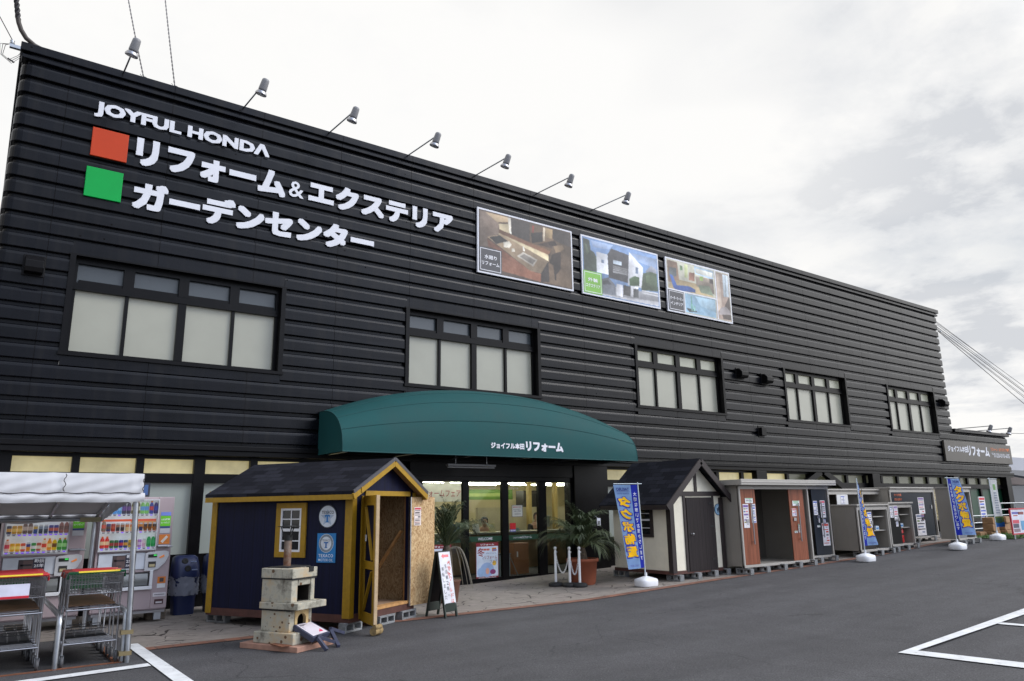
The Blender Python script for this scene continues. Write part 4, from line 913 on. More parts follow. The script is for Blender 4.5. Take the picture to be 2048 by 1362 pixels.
    def door(name, hx, ang, mirror, back, lab):
        d = bpy.data.objects.new(name, None); COL.objects.link(d); d.parent = t; d.location = (hx, -.035, 0); d.rotation_euler = (0, 0, ang); d['label'] = lab
        s = -1 if mirror else 1; w = .58
        def B(mb, a, b, c, dd, e, g_): mb.box(min(s*a, s*b), max(s*a, s*b), c, dd, e, g_)
        p = MB(); B(p, 0, w, -.012, .012, .06, 1.73); p.build('door_panel', M['navy_g'] if not back else M['osb'], d)
        if back: 
            p = MB(); B(p, 0, w, -.028, -.0125, .06, 1.73); p.build('door_skin', M['navy_g'], d)
            e = MB(); B(e, -.02, .0, -.03, .03, .06, 1.73); e.build('hinge_strip', M['steel'], d)
        else:
            q = MB(); y0_, y1_ = -.032, -.0125
            B(q, 0, .10, y0_, y1_, .0, 1.74); B(q, w-.08, w, y0_, y1_, .0, 1.74); B(q, .1, w-.08, y0_, y1_, 1.60, 1.74); B(q, .1, w-.08, y0_, y1_, .0, .14); B(q, .1, w-.08, y0_, y1_, .72, .83)
            q.beam((s*.12, -.022, 1.58), (s*(w-.10), -.022, .85), .018, .065, (0, 1, 0)); q.beam((s*.12, -.022, .16), (s*(w-.10), -.022, .70), .018, .065, (0, 1, 0))
            q.build('yellow_frame', M['yellow'], d, bevel=.003)
            e = MB(); B(e, w, w+.035, -.03, .014, .02, 1.74); e.build('door_edge', mat('bare_timber', (.55, .40, .24), .7, var=.15, vs=10), d)
            e = MB(); e.tube([(0, -.035, .05), (0, -.035, 1.72)], .01, 6); e.build('hinge', M['steel'], d)
        return d
    dl = door('door', .27, R(-127), False, False, 'braced yellow and navy door leaf swung outward')
    MB().box(.14, .20, -.040, -.033, 1.10, 1.19).build('notice', M['white_paint'], dl)
    dr = door('door', 1.47, R(180-10), True, True, 'door leaf folded back, showing bare strand board')
    # posters fixed to the strand board side
    notice(dr, (-.14, .0135, 1.22), (1, 0, 0), -.0+.16, .30, (0, 1, 0), 5, ((70, 60, 60), (150, 90, 60), (200, 60, 80)), base=(228, 214, 208)) if False else None
    t2 = dr
    n_ = notice(t2, (-.08, .0135, 1.28), (-1, 0, 0), .16, .29, (0, 1, 0), 5, ((60, 50, 60), (150, 90, 60), (200, 60, 80)), base=(228, 214, 208))
    return t
NS = navy_shed()
def local(t, p): return Matrix.Translation(t.location) @ Matrix.Rotation(t.rotation_euler[2], 4, 'Z') @ Vector(p)
th_ = R(29)
for i, (p, rz, l) in enumerate([((.12, .06, 0), th_, 'front block under the navy shed corner, right beside the fallen board'), ((.15, 2.60, 0), th_+R(90), 'block under the far left corner of the navy shed'), ((.86, -.0, 0), th_, 'block under the door sill of the navy shed'), ((1.45, .0, 0), th_, 'block under the right door post of the navy shed')]):
    q = local(NS, p); block(q.x, q.y, rz, l, z=-.127)
def prop_log():
    q = local(NS, (-.03, -.47, 0)); m = MB(); m.tube([(q.x-.06, q.y-.05, -.07), (q.x+.09, q.y+.04, -.07)], .055, 9); m.tube([(q.x-.05, q.y-.07, -.02), (q.x+.08, q.y+.01, -.02)], .035, 8)
    tag(m.build('timber_prop', mat('old_log', (.26, .18, .08), .9, var=.4, vs=20)), 'short rough timber propping up the open yellow shed door', 'timber prop')
prop_log()
def tin_signs():
    q = local(NS, (-.024, .415, 1.453)); o = thing('round_tin_sign', 'round white oil company sign with a blue T, beside the shed window', 'tin sign', q, th_)
    def P(u, v, e): return (-e, -u, v)      # faces local -x
    m = MB(); n = 40; r = .165
    m.prism([P(r*math.cos(2*math.pi*k/n), r*1.0*math.sin(2*math.pi*k/n), .0) for k in range(n)], (-.008, 0, 0)); m.build('plate', mat('sign_rim', (.02, .03, .05), .35), o)
    m = MB(); m.prism([P(.152*math.cos(2*math.pi*k/n), .152*math.sin(2*math.pi*k/n), .008) for k in range(n)], (-.002, 0, 0), 0, S(205, 212, 222))
    st = []
    for k in range(10): a = math.pi/2+k*math.pi/5; rr = .125 if k % 2 == 0 else .055; st.append(P(rr*math.cos(a), rr*math.sin(a)-.02, .011))
    m.prism(st, (-.001, 0, 0), 0, S(165, 180, 200))
    put_text(m, 'TEXACO', lambda u, v: P(-.105+u, .035+v, .014), .22, .045, bold=.008, col=S(30, 35, 45))
    for a, b, c, d in ((-.045, .045, -.0, .022), (-.014, .014, -.075, -.0), (-.03, .03, -.085, -.072), (-.045, -.03, -.015, .0), (.03, .045, -.015, .0)):
        m.poly([P(a, c, .0145), P(b, c, .0145), P(b, d, .0145), P(a, d, .0145)], 0, S(20, 110, 180))
    m.build('face', M['print'], o)
    q = local(NS, (-.024, .42, 1.01)); o = thing('square_tin_sign', 'upright blue motor oil sign below the round sign on the shed', 'tin sign', q, th_)
    m = MB(); m.prism([P(-.168, -.205, 0), P(.168, -.205, 0), P(.168, .205, 0), P(-.168, .205, 0)], (-.008, 0, 0), 0, S(25, 120, 185)); m.build('plate', M['print'], o, bevel=.003)
    m = MB(); cy = .065
    def disc(r, e, c): m.poly([P(r*math.cos(2*math.pi*k/n), cy+r*math.sin(2*math.pi*k/n), e) for k in range(n)], 0, S(*c))
    disc(.13, .010, (215, 222, 228)); disc(.125, .0105, (150, 160, 170)); disc(.098, .011, (40, 60, 90)); disc(.094, .0115, (212, 218, 226))
    for k in range(36):
        a = 2*math.pi*k/36; c_, s_ = math.cos(a), math.sin(a)
        m.poly([P(x, cy+y, .0112) for x, y in ((c_*.103-s_*.004, s_*.103+c_*.004), (c_*.121-s_*.004, s_*.121+c_*.004), (c_*.121+s_*.004, s_*.121-c_*.004), (c_*.103+s_*.004, s_*.103-c_*.004))], 0, S(70, 80, 90))
    put_text(m, 'TEXACO', lambda u, v: P(-.072+u, cy+.028+v, .013), .15, .028, bold=.0, col=S(40, 45, 60))
    for a, b, c, d in ((-.04, .04, .0, .018), (-.012, .012, -.06, 0), (-.025, .025, -.066, -.056)): m.poly([P(a, cy+c, .0135), P(b, cy+c, .0135), P(b, cy+d, .0135), P(a, cy+d, .0135)], 0, S(20, 100, 170))
    put_text(m, 'TEXACO', lambda u, v: P(-.13+u, -.130+v, .011), .26, .045, bold=.015, spacing=1.15, col=S(225, 232, 238)); put_text(m, 'MOTOR OIL', lambda u, v: P(-.13+u, -.185+v, .011), .26, .036, bold=.005, col=S(225, 232, 238))
    m.build('face', M['print'], o)
tin_signs()

def tudor_shed():
    X0, X1, Y0, Y1 = 11.37, 13.08, -3.36, -1.6; z0 = .115; cx = 12.225; ze, zp = 1.72, 2.44; dk = mat('dark_brown_timber', (.022, .014, .014), .6, var=.25, vs=10); wh = mat('cream_stucco', (.76, .71, .58), .85, var=.06, vs=5, bump=.5, bs=28)
    t = thing('garden_shed', 'cream shed with dark timber framing, closed dark door and steep shingle roof', 'shed', (cx, Y0, z0))
    def B(m, a, b, c, d, e, f): m.box(a-cx, b-cx, c-Y0, d-Y0, e-z0, f-z0)
    p = MB(); B(p, X0-.02, X1+.02, Y0-.02, Y1, z0-.01, z0+.06); p.build('plinth', M['plinth'], t)
    w = MB(); B(w, X0, X0+.06, Y0+.02, Y1, z0+.06, ze); B(w, X1-.06, X1, Y0+.02, Y1, z0+.06, ze); B(w, X0+.06, X1-.06, Y1-.06, Y1, z0+.06, ze); B(w, X0+.06, X1-.06, Y0, Y0+.05, z0+.06, ze)
    w.prism([(X0-cx, .0, ze-z0), (X1-cx, .0, ze-z0), (0, .0, zp-z0)], (0, .05, 0)); w.prism([(X0-cx, Y1-Y0, ze-z0), (X1-cx, Y1-Y0, ze-z0), (0, Y1-Y0, zp-z0)], (0, -.05, 0)); w.build('wall', wh, t)
    f = MB(); y_ = Y0-.025
    B(f, X0-.025, X0+.10, y_, Y0, z0+.02, ze-.03); B(f, X1-.10, X1+.025, y_, Y0, z0+.02, ze-.03); B(f, X0-.025, X0, Y0, Y0+.10, z0+.02, ze-.03)
    B(f, X0+.06, X1-.06, y_, Y0, 1.73, 1.83); B(f, cx-.04, cx+.04, y_, Y0, 1.83, 2.40); B(f, 11.78, 11.85, y_, Y0, z0+.02, 1.73); B(f, 12.75, 12.80, y_, Y0, z0+.02, 1.73)
    f.build('timber_frame', dk, t, bevel=.003)
    d = MB(); B(d, 11.865, 12.735, Y0-.035, Y0-.003, z0+.03, 1.70); dr = d.build('door', board_mat('dark_door_boards', (.022, .017, .018), .12, 0, .6), t, bevel=.003)
    for z in (.35, 1.05, 1.55): h = MB(); B(h, 12.60, 12.74, Y0-.041, Y0-.035, z, z+.04); h.build('hinge', M['black'], dr)
    k = MB(Matrix.Translation((11.98-cx, -.035, .92-z0)) @ Matrix.Rotation(R(90), 4, 'X')); k.lathe([(.02, 0), (.012, .01), (.012, .03), (.028, .045), (.025, .06), (0, .065)], n=14); k.build('door_knob', M['chrome'], dr)
    s = MB()
    B(s, X0-.03, X0-.002, -2.86, -2.10, .86, 1.60); wn = s.build('window', dk, t); q = MB()
    for a in ((-2.78, -2.18, 1.50, 1.53), (-2.78, -2.18, 1.21, 1.25), (-2.78, -2.18, 1.36, 1.375), (-2.78, -2.18, 1.05, 1.065), (-2.49, -2.47, .95, 1.5)): B(q, X0-.045, X0-.03, *a)
    q.build('glazing_bars', M['white_frame'], wn); q = MB(); B(q, X0-.034, X0-.031, -2.78, -2.18, .93, 1.53); q.build('pane', M['dark_glass'], wn)
    r = MB(); ov = .20; sl = (zp-ze)/(cx-X0); 
    for sg in (-1, 1):
        xe = sg*((cx-X0)+ov+.10); ez = ze-z0-sl*(ov+.10)+.05; pk = zp-z0+.06
        q = [(xe, -.20, ez), (xe, Y1-Y0+.15, ez), (0, Y1-Y0+.15, pk), (0, -.20, pk)]
        r.prism(q if sg > 0 else q[::-1], (0, 0, .05))
    ro = r.build('roof', M['shingle'], t); roof_uv(ro, lambda co: (co.y, abs(co.x)*1.3))
    g = MB()
    for sg in (-1, 1): g.beam((sg*(cx-X0+ov+.10), -.215, ez-.03), (0, -.215, pk-.02), .03, .13, (0, 0, 1))
    for sg in (-1, 1): g.box(min(sg*1.13, sg*1.16), max(sg*1.13, sg*1.16), -.2, Y1-Y0+.1, ez-.07, ez+.03)
    g.build('bargeboard', dk, t)
    o = thing('round_tin_sign', 'small round pale blue picture sign beside the dark shed door', 'tin sign', (12.955, Y0-.002, 1.43))
    m = MB(); n = 32
    for rr, e, c in ((.13, .006, (35, 50, 70)), (.118, .009, (130, 170, 200)), (.085, .0095, (165, 195, 215))): m.prism([(rr*math.cos(2*math.pi*k/n), 0 if e == .006 else -e+.001, rr*math.sin(2*math.pi*k/n)) for k in range(n)], (0, -.006 if e == .006 else -.001, 0), 0, S(*c))
    for a, b, c, d in ((-.05, .02, -.03, .03), (.0, .05, .0, .06), (-.04, -.02, -.07, -.03), (.0, .02, -.07, -.03)): m.box(a, b, -.011, -.0095, c, d, 0, S(60, 75, 95))
    m.build('face', M['print'], o)
tudor_shed()
for x, y, l in ((11.5, -3.28, 'block under the front left corner of the cream shed'), (12.05, -3.3, 'second block from the left under the cream shed door side'), (12.6, -3.3, 'third block from the left under the cream shed front'), (13.02, -3.3, 'block under the front right corner of the cream shed'), (11.45, -1.7, 'block under the far left corner of the cream shed')): block(x, y, R(90), l)

# ------------------------------------------------------------------ steel storage sheds and cabinets
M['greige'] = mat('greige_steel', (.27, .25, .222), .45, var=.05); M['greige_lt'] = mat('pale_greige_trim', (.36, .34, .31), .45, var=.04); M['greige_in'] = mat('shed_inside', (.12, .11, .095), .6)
M['door_brown'] = board_mat('red_brown_steel', (.23, .075, .04), .3, 0, .45); M['door_navy'] = mat('dark_blue_steel', (.011, .016, .025), .42, spec=.2); M['door_dark'] = mat('dark_brown_steel', (.02, .016, .015), .45, spec=.2)
M['door_white'] = mat('white_steel', (.62, .62, .62), .45); M['door_orange'] = board_mat('orange_brown_steel', (.26, .09, .05), .3, 0, .45); M['door_black'] = mat('black_steel', (.008, .008, .008), .5, spec=.15); M['door_grey'] = mat('mid_grey_steel', (.15, .155, .17), .45)
GR = 'storage sheds and cabinets on show along the wall'
def steel_shed(label, x0, x1, yf, depth, zt, doors, shelves=None, top='cap', back=None):
    """doors: (x0, x1, material, handle_side or None); shelves: (x0, x1, [z...])"""
    zb = gz((x0+x1)/2)+.11; t = thing('storage_shed' if zt-zb > 1.5 else 'storage_cabinet', label, 'storage shed' if zt-zb > 1.5 else 'cabinet', (x0, yf, zb), 0, GR); W = x1-x0; H = zt-zb
    b = MB(); e = .035
    b.box(0, e, .02, depth, .03, H); b.box(W-e, W, .02, depth, .03, H); b.box(e, W-e, depth-.03, depth, .03, H); b.box(e, W-e, .04, depth-.03, .03, .05)
    b.box(e, W-e, .0, depth-.03, H-.05, H-.01)
    for k in range(1, int(depth/.3)): b.box(-.006, 0, k*.3, k*.3+.05, .06, H-.03); b.box(W, W+.006, k*.3, k*.3+.05, .06, H-.03)
    b.build('body', M['greige'], t)
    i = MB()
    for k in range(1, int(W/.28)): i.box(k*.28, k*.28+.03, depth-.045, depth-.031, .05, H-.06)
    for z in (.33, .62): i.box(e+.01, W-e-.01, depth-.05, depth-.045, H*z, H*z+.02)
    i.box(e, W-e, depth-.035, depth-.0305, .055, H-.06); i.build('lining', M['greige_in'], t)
    f = MB(); f.box(0, .05, -.012, .045, .0, H-.05); f.box(W-.05, W, -.012, .045, .0, H-.05); f.box(0, W, -.02, .06, .0, .055); f.box(.05, W-.05, -.010, .05, H-.12, H-.05)
    f.build('frame', M['greige_lt'], t, bevel=.004)
    c = MB()
    if top == 'fascia': c.box(-.10, W+.10, -.16, depth+.08, H, H+.035); c.box(-.11, W+.11, -.18, -.15, H-.03, H+.10); c.box(-.10, W+.10, -.19, -.18, H+.02, H+.045); c.box(-.12, -.10, -.17, depth, H-.03, H+.09); c.box(W+.1, W+.12, -.17, depth, H-.03, H+.09)
    else: c.box(-.03, W+.03, -.05, depth+.02, H-.01, H+.03)
    c.build('top', M['greige_lt'], t, bevel=.006)
    for n, (a, d_, m, hs) in enumerate(doors):
        a -= x0; d_ -= x0; y = -.004 if n % 2 == 0 else .018
        d = MB(); d.box(a, d_, y, y+.022, .06, H-.12); do = d.build('door', m, t, bevel=.003)
        if hs is not None:
            x = hs-x0; g = MB(); g.tube([(x, y-.05, H*.27), (x, y-.05, H*.76)], .014, 8); g.tube([(x, y-.05, H*.30), (x, y, H*.30)], .009, 6); g.tube([(x, y-.05, H*.73), (x, y, H*.73)], .009, 6); g.build('handle', M['chrome'], do)
            g = MB(); g.box(x-.18, x-.08, y-.02, y, H*.53, H*.57); g.build('lock', M['chrome'], do)
        else:
            g = MB(); g.box(d_-.12, d_-.05, y-.016, y, H*.58, H*.66); g.build('handle', M['alu'], do)
    if shelves:
        a, d_, zs = shelves; a -= x0; d_ -= x0
        for z in zs: s = MB(); s.box(max(a, e), min(d_, W-e), .08, depth-.05, z-zb-.012, z-zb+.012); s.build('shelf', M['greige_lt'], t)
        s = MB(); s.box(max(a-.015, e), a+.015, .05, depth-.05, .05, H-.06); s.build('divider', M['greige'], t)
    return t, zb
def sheets(t, items):
    for i, (x, z, w, h, y, acc) in enumerate(items): notice(t, (x, y, z), (1, 0, 0), w, h, (0, -1, 0), i*7+int(x*100)+int(h*100), acc)
PK = ((215, 60, 90), (120, 90, 160), (200, 40, 60)); BL = ((60, 90, 180), (120, 130, 160)); GN = ((60, 160, 90), (90, 180, 120)); RD = ((200, 60, 40), (200, 70, 60))
BS, zb = steel_shed('large steel shed with two red brown sliding doors parted in the middle', 13.16, 15.84, -3.8, 1.35, 1.99, [(13.21, 13.74, M['door_brown'], 13.53), (15.07, 15.66, M['door_brown'], 15.36)], None, 'fascia')
x0 = 13.16; sheets(BS, [(13.26-x0, 1.02-zb, .20, .52, -.008, PK), (13.55-x0, 1.12-zb, .16, .42, -.008, BL), (13.36-x0, 1.56-zb, .28, .11, -.008, GN), (15.14-x0, 1.24-zb, .18, .18, .014, PK), (15.19-x0, 1.48-zb, .28, .12, .014, GN), (15.32-x0, .86-zb, .05, .2, .005, GN), (15.17-x0, .85-zb, .12, .05, .014, GN)])
NV, zb = steel_shed('narrow steel shed with a dark blue door, joined to the red brown one', 15.98, 16.95, -3.66, 1.2, 2.0, [(16.20, 16.86, M['door_navy'], 16.52)], None, 'fascia')
x0 = 15.98; sheets(NV, [(16.20-x0+.03, 1.25-zb, .17, .34, -.008, BL), (16.48-x0+.05, 1.18-zb, .21, .42, -.008, PK), (16.58-x0, 1.02-zb, .12, .12, -.008, BL), (16.51-x0, .42-zb+.08, .30, .55, -.008, RD), (16.32-x0, .95-zb, .12, .05, -.008, GN), (16.40-x0, 1.06-zb, .05, .18, -.008, GN)])
WC, zb = steel_shed('tall back row cabinet with a white sliding door', 18.06, 19.68, -2.96, .75, 1.88, [(18.5, 19.05, M['door_white'], None)], (19.05, 19.66, [1.35, .9]))
notice(WC, (.62, -.008, 1.5-zb), (1, 0, 0), .2, .22, (0, -1, 0), 4, BL, base=(215, 215, 222))
OC, zb = steel_shed('tall back row cabinet with an orange brown door', 19.78, 21.42, -2.96, .75, 1.88, [(20.72, 21.34, M['door_orange'], None)], (19.85, 20.70, [1.4, .95]))
notice(OC, (1.1, -.008, 1.36-zb), (1, 0, 0), .22, .30, (0, -1, 0), 8, PK)
LD, zb = steel_shed('low grey cabinet with a dark brown door and open shelves', 17.86, 19.40, -3.85, .72, 1.46, [(17.92, 18.62, M['door_dark'], None)], (18.62, 19.38, [1.16, .80]))
notice(LD, (.18, -.008, .75), (1, 0, 0), .24, .30, (0, -1, 0), 9, PK); notice(LD, (.48, -.008, .6), (1, 0, 0), .2, .4, (0, -1, 0), 19, BL)
LB, zb2 = steel_shed('low grey cabinet with a black door, a red canister on its floor', 19.43, 20.72, -3.85, .72, 1.50, [(19.48, 20.02, M['door_black'], None)], (20.02, 20.70, [1.19, .84]))
sheets(LB, [(.08, 1.12-zb2, .17, .30, -.008, BL), (.29, 1.05-zb2, .21, .38, -.008, PK), (.33, .88-zb2, .12, .13, -.008, BL)])
BN, zb = steel_shed('large dark navy steel shed set back behind the low cabinets', 20.72, 23.35, -3.28, 1.4, 1.93, [(20.8, 21.75, M['door_navy'], None), (21.75, 23.22, M['door_navy'], None)], None)
sheets(BN, [(1.62, 1.18-zb, .36, .48, .014, PK), (1.70, 1.0-zb, .2, .16, .014, PK), (1.38, .55-zb, .52, .62, .014, BL)])
o_ = MB()
for k in range(3): put_text(o_, ('タクボ物置', '展示品限り', '大特価')[k], lambda u, v: (.22+u, -.0095, 1.70-zb-k*.13+v), .42, .07, bold=.03)
o_.build('orange_lettering', mat('red_letter', (.45, .11, .05), .5), BN)
TG, zb = steel_shed('tall narrow grey cabinet with open shelves, behind the third flag', 21.50, 22.57, -4.65, .46, 1.90, [(21.56, 22.02, M['door_grey'], None)], (22.02, 22.55, [1.55, 1.18, .84]))
sheets(TG, [(.16, 1.2-zb, .18, .36, -.008, PK), (.25, .8-zb, .16, .30, -.008, BL)])
k = 0
for nm, xs, y in (('red brown steel shed', (13.25, 13.85, 14.5, 15.1, 15.7), -3.74), ('narrow dark blue shed', (16.2, 16.85), -3.6), ('low dark brown door cabinet', (18.0, 18.7, 19.3), -3.78), ('low black door cabinet', (19.55, 20.1, 20.62), -3.78), ('large navy shed', (21.9, 22.9), -3.2), ('tall narrow grey cabinet', (21.6, 22.05, 22.5), -4.6)):
    for i, x in enumerate(xs): block(x, y, R(90), '%s block under the front of the %s' % (('left end', 'right end')[i > 0] if len(xs) == 2 else ['left end', 'second from left', 'middle', 'fourth from left', 'right end'][i] if len(xs) == 5 else ['left end', 'middle', 'right end'][i], nm))
def canister():
    z = gz(20.3)+.17; t = thing('red_canister', 'red canister with a black band standing inside the low cabinet', 'canister', (20.36, -3.55, z))
    MB().lathe([(.15, 0), (.16, .02), (.16, .34), (.13, .38), (.05, .39)], n=22).build('body', mat('red_plastic', (.55, .02, .02), .35), t); MB().lathe([(.163, .2), (.163, .25)], n=22).build('band', M['black'], t); MB().lathe([(.05, .385), (.05, .42), (.0, .425)], n=14).build('cap', M['black'], t)
    for x, z, l in ((18.95, .815, 'small blue and white box on the shelf of the dark brown door cabinet'), (20.25, .855, 'small blue and white box on the shelf of the black door cabinet')):
        m = MB(); m.box(0, .16, 0, .1, 0, .10, 0, S(190, 205, 220)); m.box(.02, .14, -.002, 0, .02, .06, 0, S(70, 130, 190)); tag(m.build('small_box', M['print'], loc=(x, -3.72, z)), l, 'box')
canister()
# ------------------------------------------------------------------ stone oven, fallen board, sandwich board
def oven():
    a = R(27); F = Vector((2.53, -5.36, -.13)); zb = -.13
    t = tag(MB().box(0, .67, 0, .95, 0, .065).build('tile_slab', mat('terracotta_slab', (.36, .20, .145), .85, var=.2, vs=8, bump=.3), bevel=.006), 'pale terracotta slab on the asphalt under the stone oven', 'slab'); t.location = F; t.rotation_euler = (0, 0, a)
    o = thing('stone_oven', 'weathered stone garden oven with a rusty chimney pipe and cap', 'oven', F+Vector((0, 0, .066)), a); o.scale = (1, 1, .875)
    # local: x to the right along the opening face, y back; the plain side is x = const
    X0, X1, Y0, Y1 = .09, .51, .22, .73
    b = MB(); b.box(X0-.04, X1+.06, Y0-.10, Y1+.05, 0, .155); b.build('base', M['stone'], o, bevel=.012)
    l = MB(); l.box(X0+.02, X0+.12, Y0+.03, Y1-.01, .155, .44); l.box(X1-.08, X1, Y0+.03, Y1-.01, .155, .44); l.box(X0+.12, X1-.08, Y0+.25, Y1-.01, .155, .44); l.build('lower_body', M['stone'], o, bevel=.008)
    pn = MB(); W0, W1 = X0+.11, X1-.07; cx = (W0+W1)/2; r = .078; pts = [(W0, .155), (cx-r, .155), (cx-r, .31)]+[(cx-r*math.cos(k/10*math.pi), .31+r*math.sin(k/10*math.pi)) for k in range(1, 10)]+[(cx+r, .31), (cx+r, .155), (W1, .155), (W1, .44), (W0, .44)]
    pn.prism([(x, Y0+.02, z) for x, z in pts], (0, .05, 0)); pn.build('arch_panel', mat('buff_stone', (.50, .36, .17), .9, var=.2, vs=9), o)
    MB().box(X0+.2, X1-.14, Y0+.07, Y0+.24, .156, .43).build('soot', mat('soot', (.012, .01, .009), .95), o) if False else None
    d = MB(); d.box(X0+.001, X1-.001, Y0+.01, Y1-.02, .44, .462); d.build('iron_band', M['black'], o)
    s = MB(); s.box(X0-.02, X1+.09, Y0-.13, Y1, .462, .555); s.build('shelf_slab', M['stone'], o, bevel=.01)
    u = MB(); u.box(X0, X0+.11, Y0, Y1-.01, .555, .87); u.box(X1-.07, X1, Y0, Y1-.01, .555, .87); u.box(X0+.13, X1-.07, Y1-.1, Y1-.01, .555, .87); u.box(X0+.13, X1-.07, Y0+.01, Y1-.1, .78, .87)
    u.build('fire_chamber', M['stone'], o, bevel=.008)
    so = mat('sooty_brick', (.016, .011, .008), .95); q = MB(); q.box(X0+.1302, X1-.0702, Y1-.112, Y1-.1005, .5555, .7795)
    q.box(X0+.1302, X0+.134, Y0+.02, Y1-.112, .5555, .7795).box(X1-.074, X1-.0702, Y0+.035, Y1-.112, .5555, .7795).box(X0+.134, X1-.074, Y0+.03, Y1-.112, .776, .7795).box(X0+.134, X1-.074, Y0+.06, Y1-.112, .5555, .558); q.build('sooty_lining', so, o)
    q = MB(); q.box(X0+.1205, X1-.0805, Y0+.235, Y0+.249, .156, .438).box(X0+.1205, X0+.124, Y0+.075, Y0+.235, .156, .438).box(X1-.085, X1-.0805, Y0+.075, Y0+.235, .156, .438); q.build('sooty_lining', so, o)
    q = MB(); q.box(X0-.012, X1+.012, Y0-.015, Y0, .865, .905); q.box(X0-.012, X0, Y0, Y1, .872, .885); q.build('iron_strap', M['black'], o)
    tp = MB()
    for k in range(3): tp.box(X0-.012, X1+.02, Y0-.02+k*.177, Y0-.02+k*.177+.174, .885, 1.02)
    tp.build('top_slab', M['stone'], o, bevel=.008)
    c = MB(); cx, cy = X0+.26, Y0+.34; c.tube([(cx, cy, 1.02), (cx, cy, 1.46)], .048, 16); ch = c.build('chimney_pipe', mat('rusty_pipe', (.20, .15, .12), .6, .3, var=.3, vs=5, dirt=(.15, .06, .025), dscale=7, dpos=(.45, .6)), o)
    c = MB(); c.tube([(cx, cy, 1.40), (cx, cy, 1.475)], .052, 16)
    for k in range(3): an = k*2.1+.4; c.beam((cx+.045*math.cos(an), cy+.045*math.sin(an), 1.44), (cx+.10*math.cos(an), cy+.10*math.sin(an), 1.60), .012, .012)
    c.lathe([(.14, 1.60), (.145, 1.607), (0, 1.62)], (cx, cy, 0), 24); c.build('chimney_cap', M['black'], ch)
    g = MB(); g.box(cx-.20, cx+.20, cy-.22, cy+.14, 1.02, 1.034); g.box(X1-.14, X1-.06, Y0-.03, Y0+.03, .96, 1.03); g.build('chimney_plate', M['black'], o)
    rp = MB(); rp.prism([(-.02, .42, .01), (-.10, .16, .01), (.02, .11, .01), (.045, .40, .01)], (0, 0, .012)); rp.build('rusty_plate', M['rust'], o)
oven()
def fallen_board():
    TL, TR, BR, BL = Vector((2.60, -5.05, .12)), Vector((2.88, -4.86, .14)), Vector((3.09, -4.95, .0)), Vector((2.72, -5.36, .0))
    t = thing('price_board', 'small dark folding price board lying tipped over against the stone oven', 'sign board', (2.85, -5.1, -.13)); o = t.location.copy()
    TL, TR, BR, BL = [Vector(p) for p in ((2.585, -5.06, .155), (2.875, -4.88, .155), (3.11, -4.98, .025), (2.72, -5.38, .03))]
    ux = (TR-TL); uy = (BL-TL); BR = TL+(BR-TL)*.5+(ux+uy)*.5; n = ux.cross(uy).normalized(); n = -n if n.z < 0 else n
    nv = mat('faded_navy_paint', (.035, .04, .075), .6, var=.25, vs=14); m = MB(); q = [TL-o, TR-o, BR-o, BL-o]
    if (q[1]-q[0]).cross(q[2]-q[1]).dot(n) < 0: q.reverse()
    m.prism(q, -n*.065); m.build('panel', nv, t, bevel=.004)
    def P(a, b, e=.002): return TL+(TR-TL)*a*(1-b)+(BR-BL)*a*b+(BL-TL)*b+n*e-o
    s = MB()
    def rect(a, b, c, d, e, col):
        q = [P(a, c, e), P(b, c, e), P(b, d, e), P(a, d, e)]
        if (q[1]-q[0]).cross(q[2]-q[1]).dot(n) < 0: q.reverse()
        s.poly(q, 0, S(*col))
    rect(.08, .92, .05, .92, .002, (212, 205, 212))
    for k, (z, a, b) in enumerate(((.12, .15, .8), (.17, .15, .8), (.27, .15, .6), (.34, .15, .7), (.42, .15, .5))): rect(a, b, z, z+(.035 if k < 2 else .02), .003, (70, 65, 80))
    put_text(s, '¥98,000', lambda u, v: P(.30+u, .80-v, .004), .50, .16, bold=.03, col=S(200, 50, 90)) if False else None
    rect(.35, .80, .62, .80, .003, (205, 60, 95)); rect(.38, .77, .655, .675, .0035, (212, 205, 212)); rect(.38, .6, .72, .735, .0035, (212, 205, 212))
    s.build('price_sheet', M['print'], t)
    for a, b in (((2.78, -5.36, .02), (2.86, -5.47, -.115)), ((2.79, -5.33, .03), (3.02, -5.33, -.06)), ((3.09, -5.03, .03), (3.07, -5.33, -.115)), ((3.10, -4.98, .05), (3.36, -4.80, -.05))):
        MB().beam(Vector(a)-o, Vector(b)-o, .045, .04).build('leg', nv, t, bevel=.003)
fallen_board()
